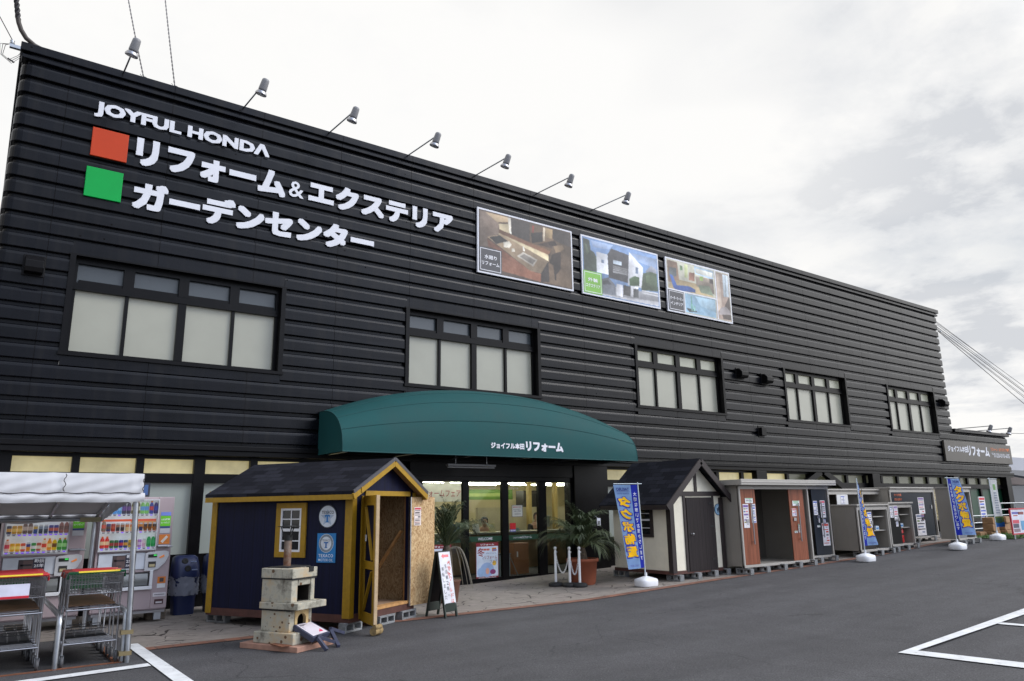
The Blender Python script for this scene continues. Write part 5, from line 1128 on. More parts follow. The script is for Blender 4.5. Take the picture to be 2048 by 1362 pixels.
def sandwich_board():
    # the lettered panel faces front-left; two panels hinged at the top
    P0 = Vector((5.44, -3.86, -.13)); a = R(18); t = thing('sandwich_board', 'green framed white sandwich board with red and grey handwriting and an arrow', 'sign board', P0, a)
    W, H, lean = .30, 1.0, .20; gn = mat('dark_green_wood', (.012, .022, .017), .55, var=.2)
    def fr(y0, y1, side):
        def P(x, z, e=0): k = z/H; return (x, y0+(y1-y0)*k-side*e, z)
        m = MB(); T = .035
        for x in (-W/2, W/2-.03): m.beam(P(x+.015, .0), P(x+.015, H), .03, T, (0, 1, 0))
        m.beam(P(-W/2+.03, H-.02), P(W/2-.03, H-.02), .04, T, (0, 1, 0)); m.beam(P(-W/2+.03, .15), P(W/2-.03, .15), T, .13, (0, 0, 1))
        return m, P
    m, P = fr(-.18, .0, 1); pf = m.build('front_frame', gn, t, bevel=.004)
    m, Pb = fr(.22, .03, -1); m.build('rear_frame', gn, t, bevel=.004)
    m = MB(); m.prism([Pb(-W/2+.02, .2), Pb(W/2-.02, .2), Pb(W/2-.02, H-.03), Pb(-W/2+.02, H-.03)], (0, .012, 0)); m.build('rear_panel', M['black_metal'], t)
    s = MB(); s.prism([P(-W/2+.015, .2, .021), P(W/2-.015, .2, .021), P(W/2-.015, H-.015, .021), P(-W/2+.015, H-.015, .021)], (0, .008, 0), 0, S(214, 214, 220))
    rd = S(205, 80, 70); gr = S(85, 85, 92)
    s.poly([P(-.085, .925, .0225), P(-.03, .885, .0225), P(-.03, .905, .0225), P(.09, .905, .0225), P(.09, .945, .0225), P(-.03, .945, .0225), P(-.03, .965, .0225)], 0, S(222, 120, 125))
    def col_(txt, x, ztop, size, c):
        for i, ch in enumerate(txt):
            z = ztop-size*1.12*(i+1)
            if ch == ' ': continue
            put_text(s, ch, lambda u, v: P(x-size*.42+u, z+v, .0228), size*(.84 if ch not in '｜' else .1), size*.84 if ch != '｜' else size*.8, bold=.012, col=c)
    col_('ペット', .078, .86, .075, rd); col_('ワ｜ルドは', .04, .80, .085, rd) if False else None
    for i, ch in enumerate('ペットワ｜ルドは'):
        x = .085 if i % 2 == 0 or i > 4 else .04; z = .86-.083*i
        put_text(s, ch, lambda u, v: P((.072-.010*(i % 3))+u-.03, z-.07+v, .0228), .062 if ch != '｜' else .008, .062, bold=.012, col=rd)
    for i, ch in enumerate('生活館2階へ'): put_text(s, ch, lambda u, v: P(-.035+u, .80-.085*i-.06+v, .0228), .055, .06 if ch != 'へ' else .03, bold=.006, col=gr)
    for i, ch in enumerate('移転しました'): put_text(s, ch, lambda u, v: P(-.11+u, .76-.085*i-.06+v, .0228), .055, .06, bold=.006, col=gr)
    s.build('white_sheet', M['print'], t)
sandwich_board()

# ------------------------------------------------------------------ banner flags
def flag(label, x, y, phi, light, name='banner_flag', white=False, H=2.02, gap=.36, lean=0., mirrored=False, group='tall banner flags on white bases'):
    """phi(k) = heading of the cloth from the pole at height fraction k"""
    z0 = gz(x)+.01; t = thing(name, label, 'banner flag', (x, y, z0), 0, group)
    b = MB(); n = 24; pr = [(1.0, .0), (1.04, .03), (1.05, .10), (.98, .135), (.55, .165), (.25, .185)]
    vs = []
    for k_, zz in pr:
        for i in range(n):
            a = 2*math.pi*i/n; c, s = math.cos(a), math.sin(a); q = 4.0; rr = (abs(c)**q+abs(s)**q)**(-1/q)
            vs.append((.225*k_*c*rr, .165*k_*s*rr, zz-(0.0 if zz > .01 else (.0))))
    fs = [(j*n+i, j*n+(i+1) % n, (j+1)*n+(i+1) % n, (j+1)*n+i) for j in range(len(pr)-1) for i in range(n)]
    b.add(vs, fs, 0, True); b.poly(vs[-n:]); b.tube([(0, 0, .17), (0, 0, .26)], .028, 10); b.build('base', M['white_plastic'], t)
    def pole(z): return Vector((lean*(z/H), 0, z))
    w = .60
    p = MB(); p.tube([pole(.2), pole(H+.05)], .0125, 8); a0 = phi(1.); p.tube([pole(H+.02)-Vector((math.cos(a0), math.sin(a0), 0))*.10, pole(H+.02)+Vector((math.cos(a0), math.sin(a0), 0))*w], .008, 6); p.build('pole', mat('pale_pole', (.55, .62, .66), .3), t)
    ph = rnd.uniform(0, 6)
    def C(u, v, e=0.):     # u: 0..w from the pole, v: 0..1 up the cloth
        z = gap+(H-gap)*v; a = phi(v); d = Vector((math.cos(a), math.sin(a), 0)); nn = Vector((d.y, -d.x, 0)); k = u/w
        off = .035*math.sin(k*5+v*4+ph)*k*(1.15-v)
        return pole(z)+d*(.014+u)+nn*(off+e)
    for side, e in ((1, .0), (-1, .0)): pass
    c = MB(); 
    if white:
        c.grid(lambda i, j: C(i*w, j), 8, 30, 0, True, S(232, 234, 238))
        for e in (.003, -.003):
            c.grid(lambda i, j: C(i*w, .0+j*.10, e), 8, 4, 0, True, S(35, 110, 185)); c.grid(lambda i, j: C(i*w, .10+j*.12, e), 8, 5, 0, True, S(110, 130, 70))
            c.grid(lambda i, j: C(.1+i*.35, .08+j*.11, e*1.6), 6, 4, 0, True, S(70, 110, 80)); c.grid(lambda i, j: C(.2+i*.2, .78+j*.12, e*1.5), 4, 4, 0, True, S(150, 190, 130))
            for k in range(9): c.grid(lambda i, j: C(.18+.02*(k % 2)+i*.22, .70-k*.052+j*.03, e*1.5), 4, 2, 0, True, S(175, 182, 196))
        c.build('cloth', M['cloth'], t); return t
    st = .17
    c.grid(lambda i, j: C(i*st, j), 3, 30, 0, True, S(22, 44, 185)); c.grid(lambda i, j: C(st+i*(w-st), j), 7, 30, 0, True, S(140, 176, 228))
    cl = c.build('cloth', M['cloth'], t)
    L = MB()
    for e in ((.003, 1), (-.003, -1)):
        fl = e[1] < 0     # seen from the back the print shows through, reversed
        def T(body, x_, v_, ww, hh, bold, colr, ee=1.):
            put_text(L, body, lambda u, v: C(x_+u, v_+v/(H-gap), e[0]*ee), ww, hh, bold=bold, col=colr)
        T('TAKUBO', .22, .925, .33, .065, .03, S(70, 85, 170)); T('EXTERIOR GOODS', .23, .885, .31, .028, .01, S(90, 110, 180)); T('田窪工業所', .25, .025, .27, .04, .01, S(130, 140, 200))
        L.grid(lambda i, j: C(.21+i*.35, .915+j*.004, e[0]), 4, 1, 0, False, S(110, 125, 190))
        for i, ch in enumerate('タクボ物置'):
            v_ = .72-.148*i
            T(ch, .192, v_-.008, .385, .245, .085, S(62, 72, 190), 1.2); T(ch, .222, v_+.008, .325, .205, .05, S(250, 214, 8), 2.4)
        for i, ch in enumerate('大切な想いでお預かりします'): T(ch, .045, .86-.064*i, .085, .082, .025, S(228, 232, 245), 1.5)
    L.build('lettering', M['cloth'], t)
    return t
flag('nearest blue flag with yellow letters reading mirrored, in front of the cream shed', 10.53, -3.37, lambda v: R(197-27*v), True, lean=-.10)
flag('blue flag twisted nearly edge on, in front of the low grey cabinets', 17.06, -4.41, lambda v: R(1+27*v), True, lean=-.02, H=1.94)
flag('blue flag spread open, in front of the tall narrow cabinet', 20.55, -5.02, lambda v: R(-30+27*v), True, lean=-.08, H=1.84)
flag('white banner flag with a blue and green foot, beside the timber planters', 23.72, -4.75, lambda v: R(3), False, white=True, lean=.0, H=1.74)

# ------------------------------------------------------------------ chain posts, potted palms
def chain_posts():
    pts = [(9.44, -1.80), (9.56, -2.12), (9.66, -2.32)]; wp = mat('white_post', (.82, .83, .84), .4); first = None
    lab = ['left white post of the three, its chain slung to the middle one', 'middle white post of the three by the palm pot', 'right white post of the three, nearest the car park']
    for i, (x, y) in enumerate(pts):
        z = gz(x)+.005
        if first is None:
            t = first = thing('chain_post', lab[0], 'post', (x, y, z), 0, 'white chain posts by the entrance')
            MB().lathe([(.155, 0), (.16, .02), (.155, .05), (.12, .075), (.05, .085), (.03, .085)], n=24).build('base', M['rubber'], t)
            MB().lathe([(.026, .08), (.026, .72), (.02, .725), (.017, .74)], n=16).build('shaft', wp, t)
            MB().lathe([(.0, .735), (.024, .742), (.034, .765), (.034, .78), (.024, .80), (0, .81)], n=16).build('knob', wp, t)
            MB().tube([(.03, 0, .70), (.055, 0, .705), (.06, 0, .685), (.035, 0, .68)], .006, 6).build('hook', wp, t)
        else: dup(first, (x, y, z), 0, lab[i])
    def chain(a, b, sag, label):
        a = Vector(a); b = Vector(b); n = 26; m = MB()
        P = [a.lerp(b, k/n)-Vector((0, 0, sag*(1-(2*k/n-1)**2))) for k in range(n+1)]
        for k in range(n):
            d = (P[k+1]-P[k]).normalized(); s = d.cross(Vector((0, 0, 1))).normalized(); 
            if k % 2: s = s.cross(d)
            c = (P[k]+P[k+1])/2; h = (P[k+1]-P[k]).length*.72
            m.tube([c+d*h*math.cos(q)+s*.014*math.sin(q) for q in [2*math.pi*j/8 for j in range(8)]], .0045, 4, closed=True)
        tag(m.build('chain', wp), label, 'chain')
    chain((9.44, -1.80, gz(9.4)+.70), (9.56, -2.12, gz(9.5)+.70), .42, 'white plastic chain hanging between the left and middle posts')
    chain((9.56, -2.12, gz(9.5)+.70), (9.66, -2.32, gz(9.6)+.70), .45, 'white plastic chain hanging between the middle and right posts')
chain_posts()
def palm(label, x, y, trunk_z, nf, length, seed, pot, squash=1.0, dead=True, up=1.0):
    r = random.Random(seed); z0 = gz(x)+.005; t = thing('potted_palm', label, 'potted palm', (x, y, z0)); c = Vector((0, 0, trunk_z))
    if pot:
        MB().lathe([(.25, .0), (.275, .05), (.315, .46), (.345, .465), (.35, .53), (.325, .535), (.315, .48), (.30, .47), (.0, .465)], n=40).build('pot', mat('terracotta_pot', (.30, .085, .04), .7, var=.12, vs=4), t)
    else: MB().lathe([(.2, 0), (.25, .36), (.27, .38), (.25, .385), (0, .34)], n=28).build('pot', mat('brown_pot', (.12, .05, .03), .7), t)
    m = MB(); m.lathe([(.10, .3), (.12, .5), (.09, trunk_z-.05), (.05, trunk_z+.05)], n=12); m.build('trunk', mat('palm_trunk', (.11, .085, .06), .95, var=.5, vs=25, bump=.8, bs=30), t)
    f = MB(); s_ = MB()
    for i in range(nf):
        az = i*2.39996+r.uniform(-.2, .2); el0 = R(r.uniform(30, 90))*up; L = length*r.uniform(.75, 1.08); ns = 14
        P = [c.copy()]; el = el0; bend = R(r.uniform(90, 150))/ns*(1.15-el0/R(160))
        for k in range(ns):
            d = Vector((math.cos(az)*math.cos(el), math.sin(az)*math.cos(el)*squash, math.sin(el))); P.append(P[-1]+d*L/ns); el -= bend*(.25+1.4*k/ns)
        s_.tube(P, [.009*(1-k/(ns+3)) for k in range(ns+1)], 4)
        tone = r.random()
        for k in range(2, ns+1):
            d = (P[k]-P[k-1]).normalized(); side = d.cross(Vector((0, 0, 1))); 
            if side.length < .1: side = Vector((math.sin(az), -math.cos(az), 0))
            side.normalize(); upv = side.cross(d)
            for sg in (-1, 1):
                for q in (0., .5):
                    b = P[k-1].lerp(P[k], q); ll = L*.50*math.sin(math.pi*min(1, (k+q)/(ns+1.5))**.8)**.7*r.uniform(.8, 1.1)+.04
                    dr = (side*sg*.42+d*.95+upv*.10+Vector((r.uniform(-.1, .1), r.uniform(-.1, .1), r.uniform(-.15, .05)))).normalized(); wv = dr.cross(upv).normalized()*.0066
                    m1 = b+dr*ll*.55+Vector((0, 0, -.06*ll)); m2 = b+dr*ll*.9+Vector((0, 0, -.42*ll))
                    f.add([b-wv*.6, b+wv*.6, m1+wv, m1-wv, m2], [(0, 1, 2, 3), (3, 2, 4)], 0 if tone < .6 else 1)
    cr = f.build('crown', [M['leaf1'], M['leaf2']], t); s_.build('stalks', mat('palm_stalk', (.10, .12, .045), .7), cr)
    if dead:
        d = MB()
        for k in range(5):
            a = R(-40+k*16); p = [c+Vector((0, 0, -.05))]
            for j in range(1, 9): q = j/8; p.append(c+Vector((math.cos(a)*(.12+.36*q), math.sin(a)*(.12+.3*q)-.04, .10*math.sin(q*2.4)-q*q*(trunk_z-.16))))
            d.tube(p, [.014-.0012*j for j in range(9)], 5)
        d.build('dead_stalks', mat('dry_stalk', (.22, .20, .16), .8), t)
    return t
M['leaf1'] = mat('palm_leaf', (.042, .062, .026), .5, var=.35, vs=2.5); M['leaf2'] = mat('palm_leaf_pale', (.08, .105, .045), .55, var=.3, vs=2.5)
PR = palm('bushy palm with arching leaves in a terracotta pot right of the doors', 9.98, -2.05, .72, 48, 1.03, 4, True, dead=False)
palm('leggy palm with bent dry stalks, partly behind the strand board door', 6.42, -2.35, .95, 26, .98, 9, False, up=1.1)
tgo = thing('price_tag', 'small white tag tied among the leaves of the terracotta pot palm', 'tag', (9.98, -2.62, 1.22)); MB().box(-.05, .05, -.002, .002, -.075, .075).build('card', M['white_paint'], tgo); MB().box(-.035, .035, -.004, -.002, -.06, .02).build('print', M['door_grey'], tgo); MB().tube([(0, 0, .07), (.0, .12, .12)], .003, 4).build('string', M['white_paint'], tgo)
# ------------------------------------------------------------------ vending machines
M['vend'] = mat('mauve_steel', (.38, .305, .32), .4, var=.05, spec=.4); M['vend_d'] = mat('vend_dark', (.03, .028, .03), .5)
CANS = {}
def drink(kind, c1, c2):
    key = (kind, c1, c2)
    if key in CANS: return CANS[key]
    m = MB(); n = 10; A = S(*c1, 1.0); B = S(*c2, 1.0)
    if kind == 'can':
        m.lathe([(.024, 0), (.030, .006), (.030, .03)], n=n, col=A).lathe([(.0302, .03), (.0302, .075)], n=n, col=B).lathe([(.030, .075), (.030, .106), (.025, .115), (.0, .115)], n=n, col=A)
    elif kind == 'slim':
        m.lathe([(.022, 0), (.026, .005), (.026, .06)], n=n, col=A).lathe([(.0262, .06), (.0262, .10)], n=n, col=B).lathe([(.026, .10), (.022, .125), (.0, .125)], n=n, col=S(190, 190, 195))
    else:
        m.lathe([(.026, 0), (.031, .008), (.031, .045)], n=n, col=A).lathe([(.0312, .045), (.0312, .10)], n=n, col=B).lathe([(.031, .10), (.026, .13), (.013, .155)], n=n, col=A).lathe([(.014, .155), (.014, .175), (0, .176)], n=n, col=S(225, 225, 230) if c2[0] < 128 else S(220, 120, 40))
    me = m.build('drink', M['backlit']); CANS[key] = me.data; bpy.data.objects.remove(me); return CANS[key]
ROWS_L = [
 [('bottle', (120, 170, 210), (230, 235, 240))]*3+[('bottle', (60, 90, 160), (200, 60, 60))]*3+[('bottle', (90, 150, 90), (220, 230, 220))]*3+[('bottle', (150, 90, 60), (230, 200, 120))]*3,
 [('can', (60, 60, 80), (210, 150, 50)), ('can', (190, 140, 30), (225, 190, 90)), ('can', (190, 140, 30), (225, 190, 90)), ('bottle', (110, 85, 75), (190, 170, 160)), ('bottle', (110, 85, 75), (190, 170, 160)), ('slim', (40, 70, 140), (200, 160, 60)), ('slim', (50, 55, 75), (130, 140, 160)), ('slim', (50, 55, 75), (130, 140, 160)), ('can', (70, 60, 140), (200, 90, 60)), ('can', (70, 60, 140), (200, 90, 60)), ('bottle', (150, 100, 90), (120, 80, 70)), ('bottle', (150, 100, 90), (120, 80, 70))],
 [('bottle', (225, 190, 180), (210, 70, 90)), ('can', (225, 170, 30), (240, 215, 120)), ('can', (225, 170, 30), (240, 215, 120)), ('can', (215, 90, 60), (235, 220, 210)), ('slim', (220, 140, 20), (60, 60, 140)), ('can', (60, 150, 70), (230, 230, 230)), ('can', (190, 100, 80), (230, 215, 200)), ('bottle', (235, 220, 190), (220, 80, 60)), ('bottle', (230, 150, 40), (245, 225, 150)), ('bottle', (225, 190, 30), (120, 70, 30)), ('bottle', (70, 150, 60), (160, 210, 140)), ('bottle', (70, 150, 60), (160, 210, 140))]]
ROWS_R = [
 [('bottle', (110, 180, 225), (230, 235, 245)), ('bottle', (110, 180, 225), (230, 235, 245)), ('bottle', (90, 160, 220), (150, 200, 235)), ('bottle', (90, 160, 220), (150, 200, 235)), ('bottle', (70, 60, 80), (120, 80, 150)), ('bottle', (70, 60, 80), (120, 80, 150)), ('bottle', (120, 110, 60), (220, 210, 180)), ('bottle', (110, 100, 60), (220, 210, 180)), ('bottle', (140, 200, 110), (110, 160, 220)), ('bottle', (140, 200, 110), (110, 160, 220)), ('bottle', (60, 70, 160), (210, 60, 60)), ('bottle', (60, 40, 110), (40, 60, 170))],
 [('bottle', (150, 120, 100), (220, 90, 60)), ('can', (60, 60, 110), (90, 70, 60)), ('can', (170, 50, 30), (200, 80, 40)), ('slim', (60, 50, 55), (160, 110, 80)), ('slim', (60, 50, 55), (160, 110, 80)), ('slim', (220, 190, 140), (200, 120, 60)), ('slim', (220, 190, 140), (200, 120, 60)), ('slim', (50, 60, 110), (200, 130, 40)), ('slim', (50, 60, 110), (200, 130, 40)), ('slim', (130, 80, 30), (60, 40, 40)), ('slim', (130, 80, 30), (60, 40, 40)), ('slim', (150, 90, 30), (70, 50, 40))],
 [('bottle', (220, 60, 50), (240, 210, 170)), ('bottle', (220, 60, 50), (240, 210, 170)), ('can', (50, 110, 60), (170, 60, 60)), ('can', (50, 110, 60), (170, 60, 60)), ('can', (40, 50, 150), (200, 60, 70)), ('can', (60, 80, 110), (220, 160, 60)), ('can', (200, 170, 60), (150, 120, 60)), ('can', (200, 170, 60), (150, 120, 60)), ('can', (170, 120, 190), (210, 190, 220)), ('slim', (210, 170, 190), (220, 200, 205)), ('bottle', (40, 150, 80), (60, 170, 100)), ('bottle', (40, 150, 80), (60, 170, 100))]]
def vending(label, x0, rows, orange):
    yf, zb, W, H, D = -1.3, .05, 1.07, 1.74, .72
    t = thing('vending_machine', label, 'vending machine', (x0, yf, zb), 0, 'drink vending machines by the shop wall')
    b = MB(); b.box(0, W, .03, D, 0, H); b.box(.83, W, 0, .03, .02, H); b.box(0, .03, 0, .03, .02, H); b.box(.03, .83, 0, .03, H-.05, H); b.box(.03, .83, 0, .03, .885, .935); b.box(.03, .83, 0, .03, .02, .32); b.box(.03, .83, .0, .03, .58, .62)
    b.build('cabinet', M['vend'], t, bevel=.008)
    k = MB(); k.box(.02, W-.02, -.012, .03, -.035, .0); k.build('kick_rail', M['chrome'], t); k = MB(); k.box(.2, .62, -.002, .03, .02, .06); k.build('vent_slot', M['vend_d'], t) if False else None
    # lit display with three shelves of sample drinks
    d = MB(); d.poly([(.03, .028, .935), (.83, .028, .935), (.83, .028, H-.05), (.03, .028, H-.05)], 0, S(228, 232, 235)); ds = d.build('display', M['backlit'], t)
    if orange: o = MB(); o.box(.04, .82, .0265, .0275, 1.365, 1.40, 0, S(235, 90, 40)); o.box(.45, .82, .026, .0265, 1.25, 1.365, 0, S(215, 150, 80)); o.build('shelf_banner', M['backlit'], ds)
    s = MB(); bt = MB(); zs = [1.485, 1.225, .975]
    for r_, z in enumerate(zs):
        s.box(.035, .825, -.03, .027, z-.040, z-.003, 0, S(226, 228, 232))
        for i in range(12):
            x = .075+i*.0655; s.box(x-.024, x+.024, -.0315, -.030, z-.013, z-.005, 0, S(70, 60, 130) if r_ != 1 or not orange else S(190, 60, 70))
            bt.lathe([(.016, -.001), (.016, .004), (0, .005)], (0, 0, 0), 8, 0, False) if False else bt.box(x-.017, x+.017, -.034, -.030, z-.034, z-.021, 0, S(120, 40, 230) if rnd.random() < (.75 if not orange else .2) else S(70, 60, 70))
    s.build('shelf', M['backlit'], ds); bt.build('buttons', print_mat('button_light', .3, .8) if 'btn' not in M else M['btn'], ds)
    for r_, z in enumerate(zs):
        for i, sp in enumerate(rows[r_]):
            o = bpy.data.objects.new('bottle' if sp[0] == 'bottle' else 'can', drink(*sp)); COL.objects.link(o); o.parent = ds; o.location = (.075+i*.0655, -.003, z-.003); o.scale = (1, 1, 1.12 if r_ == 0 else .98)
    g = MB(); g.poly([(.03, -.04, .935), (.83, -.04, .935), (.83, -.04, H-.05), (.03, -.04, H-.05)]); g.build('display_window', M['clear'], t)
    f = MB()
    for a in ((.02, .84, H-.055, H-.035), (.02, .84, .915, .94), (.02, .035, .94, H-.055), (.825, .84, .94, H-.055)): f.box(a[0], a[1], -.045, 0, a[2], a[3])
    f.build('display_frame', mat('vend_frame', (.5, .5, .52), .35), t)
    # advertising sheet with a cropped dark portrait strip and lettering
    a = MB(); a.box(.05, .70, -.004, .031, .63, .88, 0, S(200, 205, 214)); a.box(.24, .52, -.006, -.004, .65, .85, 0, S(52, 45, 52))
    a.box(.25, .42, -.007, -.006, .66, .84, 0, S(96, 76, 74)); a.box(.265, .41, -.0075, -.007, .76, .785, 0, S(40, 33, 38)); a.box(.30, .37, -.0075, -.007, .685, .70, 0, S(60, 45, 48)); a.box(.25, .30, -.0075, -.007, .66, .84, 0, S(72, 58, 60))
    put_text(a, '勤続', lambda u, v: (.435+u, -.009, .80+v), .125, .055, bold=.02, col=S(235, 235, 240)); put_text(a, '25年', lambda u, v: (.435+u, -.009, .735+v), .125, .052, bold=.02, col=S(235, 235, 240)); put_text(a, 'SUNTORY', lambda u, v: (.435+u, -.009, .68+v), .125, .03, bold=.02, col=S(235, 235, 240)) ; a.box(.42, .57, -.0065, -.006, .65, .86, 0, S(45, 42, 60))
    a.build('advertisement', M['print'], t)
    # coin panel
    c = MB(); pts = [(.70, .60), (.70, .86), (.74, .885), (.98, .90), (1.04, .88), (1.045, .82), (1.0, .72), (.90, .62), (.82, .595)]
    c.prism([(x, -.008, z) for x, z in pts], (0, -.02, 0)); cp = c.build('coin_panel', mat('coin_panel_grey', (.58, .58, .60), .35), t, bevel=.004)
    e = MB(); e.box(.74, .87, -.032, -.0285, .80, .85, 0, S(20, 25, 22)); e.box(.82, .865, -.0335, -.032, .825, .845, 0, S(60, 235, 90)); e.box(.75, .86, -.034, -.0285, .65, .74, 0, S(40, 38, 38)); e.box(.765, .845, -.036, -.034, .66, .70, 0, S(150, 140, 110)); e.prism([(.90, -.0285, .80), (.97, -.0285, .84), (.98, -.0285, .81), (.92, -.0285, .785)], (0, -.006, 0), 0, S(200, 120, 60)); e.lathe([(.02, 0), (.02, .01)], (1.0, 0, .85), 10, 0, False, S(90, 80, 80)) if False else None
    e.build('coin_slot', print_mat('coin_face', .3, .35), cp)
    e = MB(); e.box(.86, 1.03, -.06, -.001, .955, .985); e.box(1.0, 1.08, -.075, -.05, .95, .975); e.build('lock_handle', M['chrome'], t, bevel=.006)
    # dispensing flap
    p = MB(); p.box(.04, .80, -.002, .028, .35, .58); p.build('dispenser_recess', M['vend_d'], t)
    p = MB(); p.grid(lambda u, v: (.05+.71*u, -.008-.035*math.sin(v*math.pi), .385+.175*v), 2, 10); p.build('dispenser_flap', mat('smoked_flap', (.20, .21, .21), .25), t)
    p = MB(); p.box(.03, .83, -.05, .0, .32, .37); p.box(.785, .83, -.045, .0, .37, .60); p.build('dispenser_lip', M['white_plastic'], t, bevel=.006)
    q = MB(); q.box(.91, 1.03, -.006, -.001, .40, .50, 0, S(210, 120, 40)); q.box(.94, 1.0, -.008, -.006, .42, .48, 0, S(70, 60, 60)); q.box(.91, 1.03, -.006, -.001, .33, .395, 0, S(215, 215, 218)); q.box(.86, 1.05, -.006, -.001, .20, .26, 0, S(205, 200, 205)); q.box(.88, 1.03, -.008, -.006, .225, .235, 0, S(90, 85, 95)); q.box(.89, 1.02, -.006, -.001, .085, .16, 0, S(70, 35, 40)); q.box(.91, 1.0, -.008, -.006, .10, .125, 0, S(205, 200, 205))
    q.build('sticker', M['print'], t); q = MB()
    q.box(.88, 1.03, -.006, -.001, 1.28, 1.44, 0, S(110, 200, 40)); put_text(q, 'LED照明', lambda u, v: (.895+u, -.0075, 1.37+v), .12, .03, bold=.02, col=S(240, 245, 235)); put_text(q, 'ヒートポンプ', lambda u, v: (.895+u, -.0075, 1.32+v), .12, .03, bold=.02, col=S(240, 245, 235))
    q.box(.88, 1.03, -.006, -.001, 1.25, 1.275, 0, S(50, 70, 130)); q.box(.88, 1.03, -.006, -.001, 1.17, 1.245, 0, S(195, 195, 200))
    if orange: q.box(.88, 1.04, -.006, -.001, 1.0, 1.15, 0, S(225, 130, 50)); q.beam((.92, -.009, 1.03), (1.0, -.009, 1.12), .04, .006, (0, 1, 0), 0, S(235, 225, 210)); q.box(.88, 1.03, -.006, -.001, 1.445, 1.50, 0, S(120, 140, 220))
    q.build('sticker', M['print'], t)
    for x in (.06, W-.16):
        for y in (.05, D-.15): MB().box(x, x+.10, y, y+.10, -.15, 0).build('foot', M['steel'], t)
    bl = tag(MB().box(x0+W-.22, x0+W+.06, yf+.25, yf+.52, gz(0)+.004, gz(0)+.145).build('timber_block', mat('grey_timber', (.16, .13, .10), .9, var=.4, vs=15), bevel=.01), 'old timber block under the right foot of the %s' % ('right machine' if orange else 'left machine'), 'block', 'timber blocks under the machines')
M['btn'] = print_mat('button_light', .3, .8)
vending('left drink machine behind the trolleys, with two rows of drinks in sight under the canopy', -.42, ROWS_L, False)
vending('right drink machine beside the blue bins, with an orange shelf banner', .80, ROWS_R, True)
tag(MB().box(1.18, 1.52, -1.10, -1.06, 1.80, 2.02, 0, S(40, 42, 55)).box(1.21, 1.30, -1.102, -1.10, 1.83, 1.98, 0, S(95, 80, 80)).box(1.37, 1.49, -1.102, -1.10, 1.83, 1.99, 0, S(60, 90, 140)).build('advert_topper', M['print']), 'dark advertising card standing on top of the right drink machine', 'advert card')

def bins():
    bl = mat('blue_plastic', (.012, .022, .085), .42, var=.1); bag = bpy.data.materials.new('clear_bag'); bag.use_nodes = True; p = bag.node_tree.nodes['Principled BSDF']; p.inputs['Base Color'].default_value = (.7, .74, .85, 1); p.inputs['Alpha'].default_value = .38; p.inputs['Roughness'].default_value = .15
    t = thing('recycling_bin', 'blue two hole recycling bin next to the right drink machine', 'bin', (2.27, -.62, gz(0)+.004), 0, 'blue recycling bins')
    def sq(m, levels, mt=0):
        n = 24; vs = []; fs = []
        for w, d, z, y in levels:
            for i in range(n):
                a = 2*math.pi*i/n; c, s = math.cos(a), math.sin(a); rr = (abs(c)**5+abs(s)**5)**(-1/5); vs.append((w*c*rr, y+d*s*rr, z))
        for j in range(len(levels)-1):
            for i in range(n): fs.append((j*n+i, j*n+(i+1) % n, (j+1)*n+(i+1) % n, (j+1)*n+i))
        m.add(vs, fs, mt, True); m.poly(vs[-n:], mt); return m
    sq(MB(), [(.165, .16, 0, 0), (.19, .19, .5, 0), (.2, .2, .60, 0)]).build('bin_body', bl, t)
    sq(MB(), [(.215, .215, .60, 0), (.215, .215, .66, 0), (.205, .19, .80, .02), (.19, .14, .91, .06), (.15, .09, .945, .08)]).build('lid', bl, t)
    for x, z in ((-.04, .86), (.0, .74)):
        mt = Matrix.Translation((x, -.222+(z-.66)*.50, z)) @ Matrix.Rotation(R(62 if z > .8 else 75), 4, 'X'); h = MB(mt); h.lathe([(.052, 0), (.052, .012), (.042, .014), (.0, .006)], n=18); h.build('hole', M['black'], t)
    k = MB(); k.box(.05, .14, -.155, -.150, .84, .86, 0, S(150, 165, 200)); k.box(.06, .15, -.21, -.205, .71, .73, 0, S(150, 165, 200)); k.build('label', M['print'], t)
    rr = random.Random(2); b = MB(); n = 40; lv = 7; vs = []
    for j in range(lv+1):
        for i in range(n):
            a = 2*math.pi*i/n; q = .232+.018*math.sin(i*1.7+j*2.1)+rr.uniform(-.006, .006)-(.012 if j == lv else 0); vs.append((q*math.cos(a), q*math.sin(a), .61-.30*j/lv+rr.uniform(-.01, .01)))
    b.add(vs, [(j*n+i, j*n+(i+1) % n, (j+1)*n+(i+1) % n, (j+1)*n+i) for j in range(lv) for i in range(n)], 0, True); b.build('bin_bag', bag, t)
    dup(t, (2.80, -.55, gz(0)+.004), 0, 'second blue bin, mostly hidden behind the navy shed corner')
bins()
